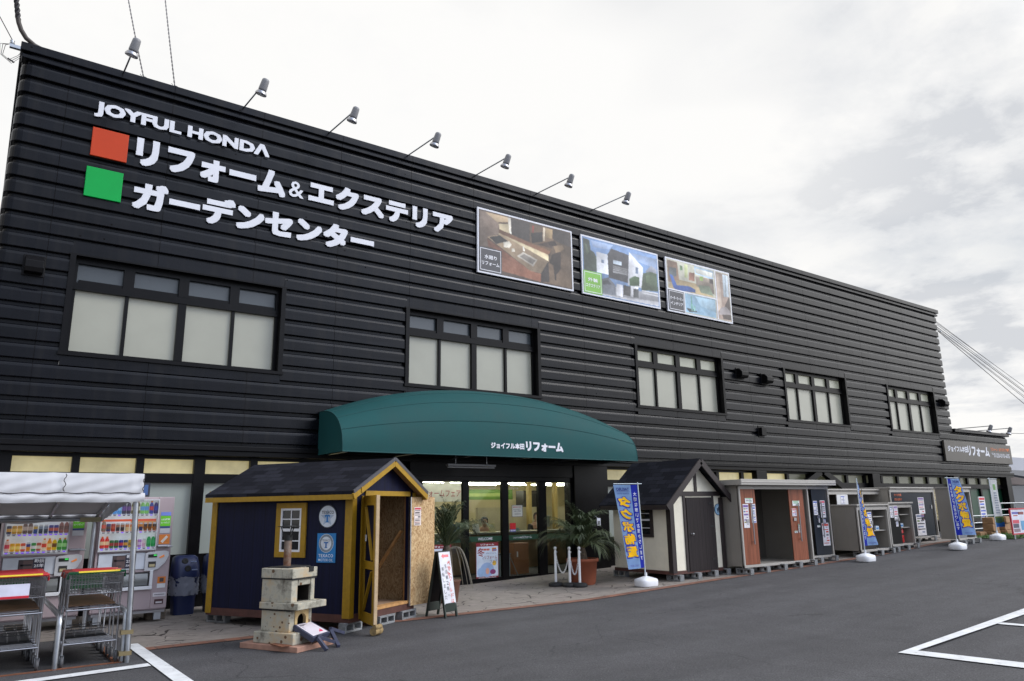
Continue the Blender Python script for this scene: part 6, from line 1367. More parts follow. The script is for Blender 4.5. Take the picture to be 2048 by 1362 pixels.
# ------------------------------------------------------------------ trolley shelter
def shelter():
    g = gz(0); t = thing('trolley_shelter', 'steel pipe trolley shelter with a sagging white canvas roof', 'shelter', (-.4, -3, g))
    o = Vector((-.4, -3, g)); cv = mat('white_canvas', (.57, .57, .59), .8, var=.07, vs=1.6, dirt=(.34, .33, .33), dscale=2.2, dpos=(.62, .85)); un = cv
    X0, X1, YF, YB = -2.0, .775, -4.62, -1.42
    def zr(y): k = (y-YF)/(YB-YF); return 2.0+.05*math.sin(min(1, k*4)*math.pi/2)-.52*k**1.15
    r = random.Random(5)
    def P(u, v):
        x = X0+(X1-X0)*u; y = YF+(YB-YF)*v; s = .025*math.sin(u*math.pi*4)**2*math.sin(v*math.pi*3)**2
        return Vector((x, y, zr(y)-s+.004*math.sin(u*37+v*11)*math.sin(v*math.pi)))-o
    c = MB(); c.grid(P, 60, 30)
    # front valance, folded under at its hem, puckered at the lashings
    def V(u, v):
        x = X0+(X1+.03-X0)*u; k = abs(((x+5.03) % .815)/.815-.5)*2; pk = .45*(k**6)
        w = math.sin(u*95+v*3)*.003*(1-v)+math.sin(u*41+v*14)*.007*math.sin(v*3)
        return Vector((x, YF-.02-.02*math.sin(v*math.pi)+w-.02*pk*math.sin(v*math.pi*.9), 2.0-.315*v+.012*pk*(1-v)+.002*math.sin(u*23)*(v)))-o
    c.grid(V, 160, 14)
    def Hm(u, v): 
        x = X0+(X1+.05-X0)*u; return Vector((x, YF-.035-.018*math.sin(v*math.pi)+.006*math.sin(u*60+v*4), 1.77-.10*v+.004*math.sin(u*19+1)))-o
    c.grid(Hm, 120, 5)
    def E(u, v):
        y = YF+(YB-YF)*u; return Vector((X1+.02+.02*math.sin(v*3)+.008*math.sin(u*50), y, zr(y)-(.31-.18*u)*v))-o
    c.grid(E, 50, 6)
    def Bk(u, v): x = X0+(X1-X0)*u; return Vector((x, YB+.01+.01*math.sin(u*60), zr(YB)-.10*v+.02*math.sin(u*17)*v))-o
    c.grid(Bk, 60, 4)
    c.build('canvas_roof', cv, t)
    ro = MB()
    for xr in (-.02, .80):
        ro.tube([Vector((xr+.012*math.sin(k*1.3), YF-.07, 1.99-k*.02))-o for k in range(11)], .0045, 5)
    ro.tube([Vector((X0+(X1-X0)*k/80, YF-.052-.006*math.sin(k), 1.775+.006*math.sin(k*.7)))-o for k in range(81)], .005, 4); ro.build('lashing_rope', mat('dark_rope', (.03, .025, .03), .9), t)
    for x in (X1-.03, X0+.05):
        MB().tube([Vector((x+(.065 if x > 0 else 0), YF+.03, g))-o, Vector((x, YF+.03, 1.80))-o], .032, 14).build('post', M['steel'], t); MB().tube([Vector((x-.02, YB-.05, g))-o, Vector((x-.02, YB-.05, 1.48))-o], .03, 12).build('post', M['steel'], t)
    for x in (X0+.05, -.58, .13, X1-.03): MB().tube([Vector((x, YF+(YB-YF)*k/10, zr(YF+(YB-YF)*k/10)-.035))-o for k in range(11)], .022, 8).build('roof_pipe', M['steel'], t)
    MB().tube([Vector((X0, YB-.05, 1.46))-o, Vector((X1, YB-.05, 1.46))-o], .026, 10).build('roof_pipe', M['steel'], t); MB().tube([Vector((X0, YF+.03, 1.72))-o, Vector((X1, YF+.03, 1.72))-o], .024, 10).build('roof_pipe', M['steel'], t)
    l = MB(); l.box(.52-o.x, .80-o.x, YB-.10-o.y, YB-.085-o.y, 1.42-g, 1.49-g); l.build('joint_plate', mat('yellowed_plate', (.40, .36, .22), .5, .3), t)
    for x in (.10, X1-.01): 
        rl = MB()
        pts = [Vector((x, YF+.08, g))-o, Vector((x, YF+.08, .33))-o]+[Vector((x, YF+.08+.10*(1-math.cos(a)), .33+.10*math.sin(a)))-o for a in (.4, .8, 1.2, 1.57)]+[Vector((x, -1.9, .43))-o]
        rl.tube(pts, .030, 12); rl.build('guide_rail', M['steel'], t)
    cm = mat('brassy_clamp', (.24, .19, .10), .5, .6)
    for z in (-.03, .20): MB().box(X1-.06-o.x, X1+.07-o.x, YF-.01-o.y, YF+.10-o.y, z-g-.02, z-g+.025).build('pipe_clamp', cm, t)
    s = MB(); s.box(X0-o.x, X1-o.x, YF+.05-o.y, YF+.09-o.y, .002, .012); s.box(X1-.10-o.x, X1-.04-o.x, YF+.1-o.y, -2.6-o.y, .002, .03); s.build('floor_strip', M['rust'], t)
shelter()
# ------------------------------------------------------------------ trolleys
def trolley(name, label, hcol, hcol2, loc, group, card=None):
    """handle at y = 0 toward the viewer, basket runs to +y"""
    t = thing(name, label, 'shopping trolley', loc, 0, group); w = .27; W = .0055
    h = MB(); h.tube([(-w-.02, .05, .95), (-w-.02, 0, 1.01), (w+.02, 0, 1.01), (w+.02, .05, .95)], .0145, 10); hd = h.build('handle', hcol, t)
    h = MB(); h.tube([(-w*.72, 0, 1.0125), (w*.85, 0, 1.0125)], .0148, 10); h.build('handle_grip', hcol2, hd)
    f = MB()
    for s in (-1, 1):
        x = s*w; f.tube([(x, .02, .985), (x*.98, .06, .62), (x, .03, .14)], .011, 7); f.tube([(x, .05, .60), (x*.9, .88, .66)], .010, 6)
        f.tube([(x, .04, .24), (x*.85, .80, .20)], .011, 7); f.tube([(x*.85, .80, .14), (x*.85, .78, .60), (x*.86, .86, .68)], .010, 6)
    f.tube([(-w, .035, .24), (w, .035, .24)], .010, 6); f.tube([(-w, .05, .60), (w, .05, .60)], .010, 6); f.tube([(-w*.85, .8, .2), (w*.85, .8, .2)], .010, 6); f.build('frame', M['chrome'], t)
    b = MB()   # upper wire basket
    def side(x0, y0, x1, y1, zt, zb, n, in_=.0):
        for k in range(n+1):
            q = k/n; x = x0+(x1-x0)*q; y = y0+(y1-y0)*q; b.tube([(x, y, zt), (x*(1-in_), y, zb)], W*.62, 4)
    zt, zb = .985, .77
    side(-w, .03, w, .03, .95, zb, 17); side(-w, .03, -w*.9, .62, zt, zb, 16); side(w, .03, w*.9, .62, zt, zb, 16); side(-w*.9, .62, w*.9, .62, zt, zb, 15)
    for z in (zt, (zt+zb)/2, zb): b.tube([(-w, .03, min(z, .95)), (w, .03, min(z, .95)), (w*.9, .62, z), (-w*.9, .62, z)], W, 5, closed=True)
    for k in range(9): q = -w+2*w*k/8; b.tube([(q, .03, zb), (q*.9, .62, zb)], W*.6, 4)
    b.build('basket', M['chrome'], t)
    m = MB(); m.prism([(-w*.94, .26, .622), (w*.94, .26, .622), (w*.86, .80, .655), (-w*.86, .80, .655)], (0, 0, .012)); m.build('tray', mat('brown_tray', (.065, .031, .011), .6, var=.3, vs=9) if 'tray' not in M else M['tray'], t)
    s = MB(); 
    for x in (-1, 1):
        for k in range(1, 5): s.tube([(x*w*(1-.02*k), .06+k*.15, .62), (x*w*(.99-.02*k), .05+k*.13, .77)], W*.8, 4)
    for k in range(9): q = -w*.95+1.9*w*k/8; s.tube([(q, .04, .25), (q*.86, .80, .21)], W*.8, 4)
    for k in range(5): y = .1+k*.16; s.tube([(-w*.95, y, .247-k*.007), (w*.95, y, .247-k*.007)], W*.8, 4)
    for k in range(5): q = -w*.8+1.6*w*k/4; s.tube([(q, .50, .24), (q, .50, .33), (q, .62, .33)], W*.7, 4)
    s.tube([(-w*.85, .5, .33), (w*.85, .5, .33)], W, 5); s.build('lower_rack', M['chrome'], t)
    g = MB(); g.box(-w*.84, w*.84, .10, .60, .2550, .2585); g.build('rack_mat', M['door_grey'], t)
    q = MB(); q.box(-w*.75, w*.55, .60, .606, .79, .94); q.build('green_panel', mat('green_panel_plastic', (.02, .12, .04), .5) if 'gp' not in M else M['gp'], t)
    if card: q = MB(); q.box(-w*.85, w*.45, .018, .022, .79, .925, 0, S(205, 205, 222)); q.box(-w*.85, w*.45, .012, .018, .775, .80, 0, S(190, 30, 50)); q.build('child_seat_flap', M['print'], t)
    for i, (x, y) in enumerate(((-w, .04), (w, .04), (-w*.85, .78), (w*.85, .78))):
        c = MB(); c.lathe([(.014, .14), (.018, .125), (.0, .125)], (x, y, 0), 8); c.box(x-.022, x-.018, y-.03, y+.02, .05, .13); c.box(x+.018, x+.022, y-.03, y+.02, .05, .13)
        ca = c.build('castor', M['steel'], t); mt = Matrix.Translation((x, y-.015, .062)) @ Matrix.Rotation(R(90), 4, 'Y'); k = MB(mt); k.lathe([(.02, -.016), (.055, -.016), (.062, -.01), (.062, .01), (.055, .016), (.02, .016)], n=18); k.lathe([(.02, -.018), (.02, .018)], n=10); k.build('wheel', M['wheel'], ca)
    return t
M['tray'] = mat('brown_tray', (.065, .031, .011), .6, var=.3, vs=9); M['gp'] = mat('green_panel_plastic', (.02, .12, .04), .5)
hg = mat('green_handle', (.006, .10, .04), .4); hr = mat('red_handle', (.42, .02, .025), .4); hy = mat('yellow_grip', (.70, .50, .02), .4); hrr = mat('faded_red_handle', (.32, .06, .05), .5)
G0 = gz(0)+.002; gr = 'trolleys nested under the canvas shelter'
a = trolley('shopping_trolley', 'front trolley of the right row, with a green handle and yellow grip', hg, hy, (.43, -4.52, G0), gr)
b = trolley('shopping_trolley', 'second trolley of the right row, right behind the green handled one', hrr, hr, (.42, -4.26, G0), gr)
dup(b, (.415, -4.03, G0), R(-1.5), 'third and last trolley of the right row, deepest under the canopy')
a = trolley('shopping_trolley', 'front trolley of the left row, with a red handle and a white flap', hr, hy, (-.34, -4.5, G0), gr, True)
b = trolley('shopping_trolley', 'second trolley of the left row, right behind the front red one', hr, hr, (-.34, -4.27, G0), gr)
for k, n in enumerate(('third', 'fourth', 'fifth')): dup(b, (-.345+.004*k, -4.04+.23*k, G0), R((1, -1, .6)[k]), '%s trolley of the left row, counted from its front' % n)
# ------------------------------------------------------------------ inside the entrance
def interior():
    lt = emit('tube_light', (1, .96, .82), 42.0)
    lab = []
    for i, (x, y) in enumerate(((9.2, 2.2), (9.2, 4.8), (9.2, 6.4), (12.2, 2.2), (12.2, 4.8), (12.2, 6.4), (15.6, 2.2), (15.6, 4.8), (15.6, 6.4))):  # row nearest the doors is added out of sight to brighten the partition
        q = thing('tube_light', 'lit tube light on the shop ceiling, %s of the %s row from the doors' % (('left', 'middle', 'right')[i//3], ('added unseen first', 'second', 'third')[i % 3]), 'light', (x, y, 2.42 if y < 3 else 2.27+.012*(y-4.6)), 0, 'lit tube lights inside the shop')
        MB().box(-1.4, 1.4, -.06, .06, .03, .078).build('fitting', M['white_plastic'], q); MB().tube([(-1.38, 0, .012), (1.38, 0, .012)], .018, 8).build('tube', lt, q)
    wd = mat('counter_wood', (.30, .19, .10), .5, var=.15)
    t = thing('counter', 'long pale counter inside the glass doors with two staff behind it', 'counter', (10.6, 2.2, -.11)); MB().box(-2.6, 3.2, -.3, .35, .98, 1.03).build('top', mat('counter_top', (.42, .40, .33), .4), t, bevel=.005); MB().box(-2.5, 3.1, -.2, .3, 0, .98).build('front', wd, t)
    t = thing('brown_box', 'tall plain brown box standing just inside the right door leaf', 'box', (10.28, .85, -.11)); MB().box(0, .45, 0, .3, 0, .78).build('carton', mat('brown_board', (.36, .15, .07), .6, var=.06), t, bevel=.004); MB().box(.08, .12, -.003, 0, .45, .58).build('tag', M['white_plastic'], t)
    t = thing('grey_bin', 'low grey bin inside the doors left of the brown box', 'bin', (9.75, .75, -.11)); MB().box(0, .34, 0, .3, 0, .52).build('bin_body', mat('bin_grey', (.30, .33, .36), .5), t, bevel=.01); MB().box(-.01, .35, -.01, .31, .52, .56).build('lid', mat('bin_lid', (.12, .13, .14), .5), t, bevel=.006); 
    tag(MB().tube([(9.72, .55, 1.0), (9.80, .52, .6), (10.10, .42, -.10)], .012, 6).build('umbrella_pole', M['alu']), 'thin grey pole leaning behind the right door leaf', 'pole')
    # poster on the door glass
    def door_poster(x, label):
        p = thing('door_poster', label, 'poster', (x, .10, -.04), 0, 'winter fair posters stuck on the doors'); m = MB(); m.box(0, .62, -.004, .004, 0, .80, 0, S(128, 32, 44)); m.box(.012, .608, -.0055, -.004, .055, .715, 0, S(200, 212, 228))
        n = 28
        def ell(cx, cz, rx, rz, e, c, a0=0, a1=2*math.pi): m.poly([(cx+rx*math.cos(a0+(a1-a0)*k/n), -e, cz+rz*math.sin(a0+(a1-a0)*k/n)) for k in range(n)], 0, S(*c))
        ell(.30, .20, .19, .16, .006, (150, 175, 215)); ell(.13, .15, .10, .10, .0063, (150, 180, 218)); ell(.31, .17, .05, .07, .0066, (225, 170, 150)); ell(.50, .34, .055, .055, .0066, (225, 180, 60)); ell(.46, .15, .08, .055, .0068, (130, 60, 110)); m.box(.44, .56, -.0062, -.0058, .60, .68, 0, S(190, 120, 60)); m.box(.46, .57, -.0068, -.0062, .615, .64, 0, S(70, 110, 190))
        rd = S(140, 40, 45); nv = S(60, 70, 130)
        put_text(m, 'リフォーム', lambda u, v: (.12+u, -.007, .735+v), .38, .042, bold=.04, col=S(232, 228, 232)); put_text(m, '冬', lambda u, v: (.03+u, -.007, .49+v), .20, .20, bold=.02, col=rd); put_text(m, 'の', lambda u, v: (.17+u, -.007, .43+v), .05, .05, bold=.0, col=nv); put_text(m, 'リフォーム', lambda u, v: (.23+u, -.007, .43+v), .35, .08, bold=.01, col=rd); put_text(m, 'フェア', lambda u, v: (.38+u, -.007, .345+v), .2, .065, bold=.0, col=nv); put_text(m, '夢がひろがる', lambda u, v: (.28+u, -.007, .545+v), .27, .03, bold=.0, col=nv); put_text(m, '開催!', lambda u, v: (.2+u, -.007, .62+v), .18, .05, bold=.03, col=S(190, 80, 50))
        put_text(m, 'REMODELING', lambda u, v: (.07+u, -.006, .016+v), .48, .026, bold=.02, col=S(225, 215, 220)); m.build('sheet', M['print'], p)
    door_poster(8.66, 'winter fair poster on the middle door leaf below WELCOME'); door_poster(7.38, 'winter fair poster on the left door leaf, half hidden behind the sandwich board')
    p = thing('red_sticker', 'square red sticker on the right door leaf above the green band', 'sticker', (9.63, .108, .98)); m = MB(); m.box(0, .17, -.003, .003, .055, .20, 0, S(190, 20, 30)); m.box(0, .17, -.003, .003, 0, .055, 0, S(70, 80, 160)); put_text(m, 'SECOM', lambda u, v: (.015+u, -.005, .012+v), .14, .03, bold=.03, col=S(235, 235, 240)); m.build('face', M['print'], p)
    p = thing('hours_notice', 'rounded white notice on the right door leaf, above the red sticker', 'notice', (9.70, .108, 1.33)); m = MB(); m.box(-.01, .31, -.003, .003, -.01, .27, 0, S(70, 70, 75)); m.box(0, .30, -.005, -.003, 0, .26, 0, S(200, 200, 192)); put_text(m, '営業時間のご案内', lambda u, v: (.02+u, -.006, .205+v), .24, .026, bold=.02, col=S(180, 50, 60)); put_text(m, '9:00〜19:00', lambda u, v: (.05+u, -.006, .11+v), .2, .03, bold=.02, col=S(80, 80, 85)); m.box(.03, .22, -.006, -.005, .16, .17, 0, S(120, 120, 120)); m.box(.07, .26, -.006, -.005, .05, .065, 0, S(120, 120, 120)); m.build('sheet', M['print'], p)
    # monitor, papers, banner on the far wall, posts
    t = thing('monitor', 'pale computer monitor on the counter in front of the right staff member', 'monitor', (12.2, 2.1, .92)); MB().box(-.22, .22, -.02, .02, .08, .40).build('screen', mat('pale_plastic', (.42, .44, .44), .4), t, bevel=.008); MB().box(-.03, .03, -.02, .02, 0, .08).box(-.1, .1, -.08, .08, 0, .012).build('stand', M['door_grey'], t)
    for i, (x, c, l) in enumerate(((9.3, (60, 110, 190), 'small blue tent card on the counter, left'), (9.9, (225, 225, 220), 'white tent card on the counter, middle'), (11.2, (80, 120, 120), 'low teal tray on the counter beside the monitor'), (10.4, (215, 205, 150), 'cream leaflet rack on the counter'))):
        m = MB(); m.prism([(-.1, -.06, 0), (.1, -.06, 0), (.1, -.0, .22 if i != 2 else .08), (-.1, -.0, .22 if i != 2 else .08)], (0, .01, 0), 0, S(*c)); m.box(-.1, .1, -.06, .06, 0, .008, 0, S(*c)); o = m.build('counter_card', M['print'], loc=(x, 2.02, .925)); tag(o, l, 'card')
    m = MB(); m.box(0, 2.2, 0, .02, 0, .32, 0, S(85, 120, 35)); m.box(.5, 1.7, -.003, 0, .10, .20, 0, S(150, 165, 90)); tag(m.build('hanging_banner', M['print'], loc=(11.5, 5.6, 1.80)), 'long green banner hanging over the middle of the shop', 'banner')
    m = MB(); m.box(0, 1.9, 0, .02, 0, .5, 0, S(200, 198, 190)); put_text(m, '冬のリフォームフェア', lambda u, v: (.1+u, -.004, .12+v), 1.7, .2, bold=.01, col=S(150, 50, 60)); tag(m.build('fair_banner', M['print'], loc=(8.2, 2.9, 1.72)), 'white fair banner with red letters hung inside the left doors', 'banner')
    for i, x in enumerate((12.9, 13.9, 15.2)):
        tag(MB().box(x-.06, x+.06, 3.6, 3.72, -.1, 2.5).build('display_post', mat('pale_timber', (.50, .36, .12), .6)), '%s yellow timber post inside the right part of the shop' % ('left', 'middle', 'right')[i], 'post', 'timber posts inside the shop')
    m = MB(); m.box(0, .8, 0, .4, 0, .7, 0, S(60, 55, 50)); m.box(.05, .75, -.01, 0, .05, .6, 0, S(25, 25, 25)); tag(m.build('display_oven', M['print'], loc=(13.1, 4.2, 1.35)), 'dark built-in cooker on show at the back of the shop', 'cooker')
interior()
def person(label, loc, rz, shirt, hair, lean):
    """seated behind the counter: one skinned body, hair and shirt as its children"""
    t = thing('person', label, 'person', loc, rz, None)
    skin = mat('skin', (.42, .24, .16), .5); hm = mat('hair', hair, .5)
    def skinned(name, V, E, rad, m, lev=2):
        me = bpy.data.meshes.new(name); me.from_pydata(V, E, []); o = bpy.data.objects.new(name, me); COL.objects.link(o); o.parent = t
        sk = o.modifiers.new('skin', 'SKIN'); sk.use_smooth_shade = True
        for i, r in enumerate(rad): me.skin_vertices[0].data[i].radius = r if isinstance(r, tuple) else (r, r)
        me.skin_vertices[0].data[0].use_root = True
        s = o.modifiers.new('sub', 'SUBSURF'); s.levels = s.render_levels = lev; me.materials.append(m); return o
    a = lean   # leaning toward the counter (-y)
    V = [(0, 0, .48), (0, -.03, .68), (0, -.05-a*.3, .88), (0, -.05-a*.5, 1.0), (0, -.06-a*.7, 1.08), (0, -.09-a, 1.16), (0, -.10-a*1.1, 1.23), (0, -.09-a*1.1, 1.30),
         (.19, -.05-a*.5, .98), (.25, -.16, .76), (.14, -.38, .71), (.08, -.45, .715), (-.19, -.05-a*.5, .98), (-.25, -.16, .76), (-.14, -.38, .71), (-.08, -.45, .715),
         (.11, -.10, .46), (.13, -.45, .46), (.13, -.46, .08), (.13, -.56, .03), (-.11, -.10, .46), (-.13, -.45, .46), (-.13, -.46, .08), (-.13, -.56, .03)]
    E = [(0, 1), (1, 2), (2, 3), (3, 4), (4, 5), (5, 6), (6, 7), (3, 8), (8, 9), (9, 10), (10, 11), (3, 12), (12, 13), (13, 14), (14, 15), (0, 16), (16, 17), (17, 18), (18, 19), (0, 20), (20, 21), (21, 22), (22, 23)]
    rad = [(.15, .11), (.14, .1), (.16, .1), (.13, .08), .05, (.07, .085), (.078, .10), (.05, .06), .06, .045, .035, .03, .06, .045, .035, .03, .09, .065, .05, .045, .09, .065, .05, .045]
    body = skinned('body', V, E, rad, skin)
    # face: brow, nose, eyes, mouth; ears; fingers on the counter
    f = MB(Matrix.Translation((0, -.10-a*1.1, 1.22)))
    f.prism([(-.014, -.095, -.02), (.014, -.095, -.02), (.0, -.085, .03)], (0, -.018, 0)); f.box(-.028, .028, -.098, -.088, -.055, -.047)
    for s in (-1, 1):
        f.box(s*.033-.014, s*.033+.014, -.096, -.086, .012, .022); f.lathe([(.0, -.03), (.018, -.015), (.018, .015), (0, .03)], (s*.083, .0, 0), 8)
    f.build('face_features', mat('face_brown', (.17, .08, .06), .5), body)  # all face features share one darker brown
    for s in (-1, 1):
        for k in range(5):
            x = s*(.05+.017*k); h = MB(); L = (.05, .07, .075, .07, .055)[k]
            if k == 0: h.tube([(s*.045, -.45, .715), (s*.02, -.47, .705), (s*.01, -.49, .70)], [.011, .010, .007], 7)
            else: h.tube([(x, -.46, .718), (x+s*.004, -.46-L*.6, .722), (x+s*.002, -.46-L, .706)], [.010, .009, .006], 7)
            h.build('finger', skin, body)
    sh = [V[i] for i in (0, 1, 2, 3, 8, 9, 10, 12, 13, 14)]; se = [(0, 1), (1, 2), (2, 3), (3, 4), (4, 5), (5, 6), (3, 7), (7, 8), (8, 9)]
    skinned('shirt', sh, se, [(.165, .125), (.155, .115), (.175, .115), (.145, .095), .075, .06, .045, .075, .06, .045], mat('shirt', shirt, .8, var=.1))
    h = MB(Matrix.Translation((0, -.085-a*1.1, 1.245))); n = 16
    pr = [(.094, -.06 if hair[0] < .02 else -.1), (.102, .0), (.098, .05), (.07, .09), (.03, .105), (0, .108)]
    vs = []
    for r, z in pr:
        for k in range(n):
            q = 2*math.pi*k/n; fr = -math.sin(q); rr = r; zz = z
            if fr > .3 and z < .03: zz = .04
            vs.append((rr*math.cos(q)*.95, rr*math.sin(q)*1.12+.012, zz))
    h.add(vs, [(j*n+k, j*n+(k+1) % n, (j+1)*n+(k+1) % n, (j+1)*n+k) for j in range(len(pr)-1) for k in range(n)], 0, True); h.build('hair', hm, t)
    return t
person('person in dark clothes bent over the counter behind the middle door leaf', (10.75, 2.95, -.04), R(-20), (.03, .035, .05), (.012, .010, .009), .10)
person('person in a black top behind the monitor, seen through the right door leaf', (12.45, 2.8, .05), R(-15), (.012, .012, .014), (.022, .012, .008), .06)

# ------------------------------------------------------------------ the far end by the annex
def far_end():
    d = thing('deck', 'raised dark entrance deck in front of the low annex', 'deck', (30.5, -1.4, .5)); MB().box(-2.6, 5, -1.1, 1.5, .25, .33).build('boards', M['door_dark'], d); MB().box(-2.5, 4.9, -1.0, 1.5, -.2, .25).build('base', M['black'], d)
    for i, (x0, x1, y, z, l) in enumerate(((27.2, 29.6, -2.6, .55, 'lower silver handrail beside the tall narrow cabinet'), (30.0, 32.4, -2.5, .83, 'higher silver handrail on the edge of the deck'))):
        t = thing('handrail', l, 'handrail', (x0, y, z-.15 if i == 0 else z)); m = MB(); L = x1-x0; H = .62 if i == 0 else .6
        for z_ in (H, H*.62, H*.3): m.tube([(0, 0, z_), (L, 0, z_)], .022, 8)
        m.build('rail', M['steel'], t)
        for k in range(3): MB().tube([(L*k/2, 0, 0), (L*k/2, 0, H)], .024, 8).build('upright', M['steel'], t)
    bk = mat('salmon_block', (.34, .19, .10), .85, var=.3, vs=5, bump=.3); first = None; r = random.Random(8)
    spots = [(25.9, -3.7, 0, 3), (26.3, -3.6, 0, 2), (26.9, -3.7, 0, 3), (27.3, -3.65, 0, 2), (27.75, -3.6, 0, 1), (25.45, -3.5, 0, 1), (28.3, -3.6, 0, 1)]; n = 0
    names = ['leftmost tall stack', 'low stack beside the left tall one', 'tall stack in the middle', 'stack right of the middle', 'single block row, right', 'single block at the far left', 'single block at the far right']
    for i, (x, y, _, k) in enumerate(spots):
        for j in range(k):
            z = gz(x)-.08+j*.215
            if first is None:
                m = MB(); m.box(-.19, .19, -.16, .16, 0, .21); first = o = m.build('planter_block', bk, bevel=.02); tag(o, None, 'block', 'reddish blocks stacked by the deck')
            else: o = first.copy(); COL.objects.link(o)
            o.location = (x+r.uniform(-.02, .02), y+r.uniform(-.03, .03), z); o.rotation_euler = (0, 0, r.uniform(-.1, .1)); o['label'] = 'reddish rough block, %s of the %s' % (['bottom', 'second', 'top'][j] if k == 3 else ['bottom', 'top'][j] if k == 2 else 'only one', names[i])
    t = thing('notice_board', 'white notice board with a red frame cut by the right edge', 'sign board', (24.15, -5.0, gz(24.3))); m = MB()
    for a in ((0, 1.5, .72, .76), (0, 1.5, .0, .04), (0, .04, .04, .72), (1.46, 1.5, .04, .72)): m.box(a[0], a[1], -.02, .02, a[2]+.13, a[3]+.13)
    m.build('frame', mat('red_frame', (.45, .03, .05), .4), t); m = MB(); m.box(.04, 1.46, -.01, .01, .17, .85, 0, S(205, 208, 220))
    for a, b, c, e, col in ((.12, .6, .72, .78, (90, 90, 170)), (.2, .5, .66, .69, (170, 70, 60)), (.55, .95, .70, .78, (130, 60, 60)), (.1, .55, .45, .55, (200, 70, 90)), (.1, .5, .32, .44, (70, 70, 90)), (.1, .55, .2, .3, (130, 110, 120)), (.65, 1.1, .25, .52, (90, 150, 190)), (1.15, 1.4, .3, .6, (190, 90, 90))): m.box(a, b, -.012, -.01, c, e, 0, S(*col))
    m.build('sheet', M['print'], t); m = MB(); m.box(.1, .15, -.01, .01, 0, .13).box(1.35, 1.4, -.01, .01, 0, .13); m.build('leg', M['steel'], t)
    t = thing('small_sign', 'narrow white sign with red and blue print on the deck', 'sign board', (29.75, -1.9, .83)); notice(t, (0, 0, 0), (1, 0, 0), .5, .85, (0, -1, 0), 3, ((200, 40, 60), (60, 90, 200)), name='sheet'); MB().box(0, .5, .01, .03, 0, .85).build('board', M['white_plastic'], t)
    # buildings beyond the annex
    t = thing('far_building', 'pale grey flat roofed building beyond the annex', 'building', (66, 12, .6)); pw = mat('pale_wall', (.42, .43, .47), .8, var=.06, vs=.5); MB().box(-3, 30, 0, 15, 2.9, 4.5).box(-1.5, 30, -.5, 15, 0, 1.6).build('wall', pw, t); MB().box(-3.3, 30.3, -1.2, 15.2, 2.15, 2.9).build('roof', mat('brown_fascia', (.11, .085, .08), .7), t)
    m = MB(); m.box(-1.4, 30, -.56, -.5, 1.65, 2.1); m.build('window', M['dark_glass'], t); m = MB(); m.tube([(1.2, -.1, 3.3), (1.2, -.1, 4.7)], .06, 6); m.build('pipe', M['rust'], t)
    t = thing('tiled_house', 'white house with a dark tiled roof, low at the right edge', 'house', (58, 5, .5)); MB().box(-1, 12, 0, 8, 0, 2.0).build('wall', mat('house_wall', (.5, .52, .55), .8), t); MB().prism([(-1.5, -.8, 2.0), (12.5, -.8, 2.0), (12.5, 4, 3.1), (-1.5, 4, 3.1)], (0, 0, .14)).build('roof', mat('grey_tiles', (.05, .055, .07), .6), t); MB().box(1, 3, -.05, 0, .6, 1.7).build('window', M['dark_glass'], t)
    t = thing('block_wall', 'brown garden wall running behind the annex corner', 'wall', (46, 1.0, .5)); MB().box(0, 30, 0, .2, 0, 1.0).build('panel', mat('wall_brown', (.20, .17, .155), .8), t); MB().box(0, 30, -.03, .23, 1.0, 1.06).build('coping', M['concrete'], t)
far_end()
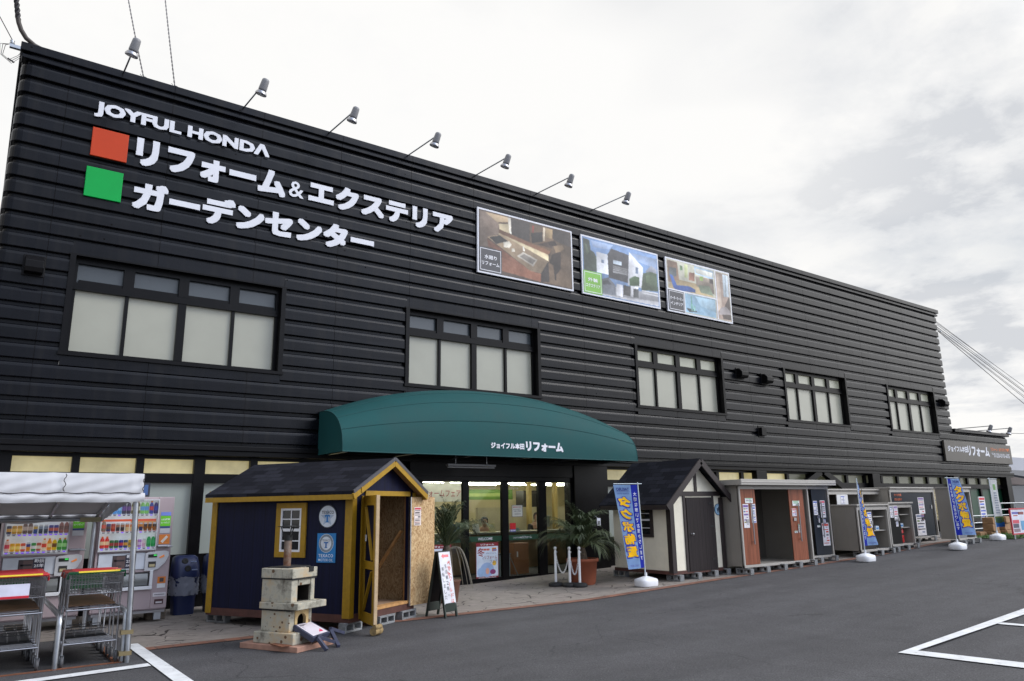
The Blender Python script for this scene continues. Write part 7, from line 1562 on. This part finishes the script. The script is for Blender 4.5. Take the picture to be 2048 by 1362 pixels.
# ------------------------------------------------------------------ wires
def wires():
    wm = mat('cable', (.025, .022, .024), .6); gm = mat('grey_cable', (.16, .15, .15), .5)
    def cable(name, label, a, b, sag, r, m=wm, group=None, twist=False):
        a = Vector(a); b = Vector(b); n = 30; P = [a.lerp(b, k/n)-Vector((0, 0, sag*(1-(2*k/n-1)**2))) for k in range(n+1)]; o = MB()
        if twist:
            L = (b-a).length; n = int(L/.035); d = (b-a).normalized(); s = d.cross(Vector((0, 0, 1))).normalized(); u = s.cross(d)
            for ph in (0, math.pi): o.tube([a.lerp(b, k/n)-Vector((0, 0, sag*(1-(2*k/n-1)**2)))+(s*math.cos(k*.9+ph)+u*math.sin(k*.9+ph))*r*1.0 for k in range(n+1)], r, 4)
        else: o.tube(P, r, 5)
        tag(o.build(name, m), label, 'wire', group)
    g = 'overhead wires fanning from the far roof corner'
    ends = [(9.28, 8.9), (9.22, 8.75), (9.15, 8.6), (9.02, 8.5), (8.95, 8.42), (8.90, 8.25), (8.86, 8.05)]
    pl = ['topmost wire', 'second wire from the top', 'third wire from the top', 'middle wire', 'third wire from the bottom', 'second wire from the bottom', 'lowest wire']
    px = [(41.5, 7.12), (41.5, 7.02), (41.5, 6.90), (41.45, 6.72), (41.4, 6.60), (41.3, 6.42), (41.2, 6.20)]
    for i, ((z, _), (x2, z2)) in enumerate(zip(ends, px)):
        A = Vector((32.95, .05, z)); B = Vector((x2, 0, z2)); cable('overhead_wire', '%s of the bundle fanning down from the far roof corner' % pl[i], A, A+(B-A)*3.0, .0 if i % 2 else .12, .010+.004*(i in (3, 6)), wm if i in (3, 5, 6) else gm, g)
    cable('twisted_wire', 'left of two twisted wires rising from the roof edge', (.96, .1, 9.80), (.30, 2, 14.5), .1, .008, gm, 'twisted wires rising from the roof edge', True); cable('twisted_wire', 'right of two twisted wires rising from the roof edge', (1.53, .1, 9.77), (1.05, 2, 15.5), .1, .008, gm, 'twisted wires rising from the roof edge', True)
    for x, l in ((.96, 'small insulator on the roof edge under the left twisted wire'), (1.53, 'small insulator on the roof edge under the right twisted wire')):
        m = MB(); m.lathe([(.015, 0), (.035, .03), (.03, .07), (.04, .09), (0, .11)], (x, .08, 9.76), 10); m.tube([(x, .08, 9.80), (x-.09, .05, 9.88)], .006, 4); m.tube([(x, .08, 9.80), (x+.06, .05, 9.83), (x+.09, .05, 9.80)], .006, 4); tag(m.build('insulator', wm), l, 'insulator')
    # service cable and bracket at the near corner
    m = MB(); P = [(-.72, .02, 9.78), (-.86, .0, 9.80), (-1.0, -.02, 9.88), (-1.09, -.04, 10.0), (-1.14, -.05, 10.12), (-1.16, -.06, 10.2)]; m.tube(P, [.03, .038, .04, .04, .04, .042], 10); tag(m.build('cable_sleeve', mat('cable_sleeve', (.05, .04, .035), .6)), 'thick bent cable sleeve climbing off the near roof corner', 'cable sleeve')
    a = Vector((-1.155, -.06, 10.18)); b = Vector((-1.55, -.3, 12.2))
    m = MB()
    for ph in range(3): m.tube([a.lerp(b, k/60)+Vector((.026*math.cos(k*.8+ph*2.1), .026*math.sin(k*.8+ph*2.1), 0)) for k in range(61)], .022, 6)
    tag(m.build('service_cable', wm), 'thick twisted service cable rising from the near roof corner', 'cable')
    t = thing('wire_bracket', 'steel bracket with an insulator sticking out at the near roof corner', 'bracket', (-1.0, 0, 9.6)); MB().box(-.22, .1, -.05, .02, .02, .08).build('arm', M['steel'], t); MB().lathe([(.02, 0), (.04, .02), (.03, .05), (.04, .07), (0, .1)], (-.19, -.02, .08), 10).build('insulator', M['steel'], t)
    m = MB(); m.tube([(-.19, -.02, .16), (-.45, -.1, .55), (-.9, -.3, 1.0)], .008, 5)
    for k in range(3): m.tube([(-.19+.02*k, -.02, .1), (-.28-.04*k, -.05, .02), (-.30-.02*k, -.06, -.18), (-.2+.02*k, -.05, -.24-.03*k), (-.08+.03*k, -.02, -.1), (-.03, 0, .02)], .005, 4)
    m.tube([(-.22, -.05, -.22), (-.12, -.05, -.27)], .015, 6); m.build('drop_wire', wm, t)
    tag(MB().lathe([(.02, 0), (.03, .06), (0, .08)], (33.05, -.02, 8.8), 8).build('wire_anchor', M['steel']), 'small wire anchor on the far roof corner', 'anchor')
    cable('overhead_wire', 'single wire running right over the annex roof', (38.2, .2, 4.62), (60, -2, 5.4), .05, .014, gm, None)
wires()
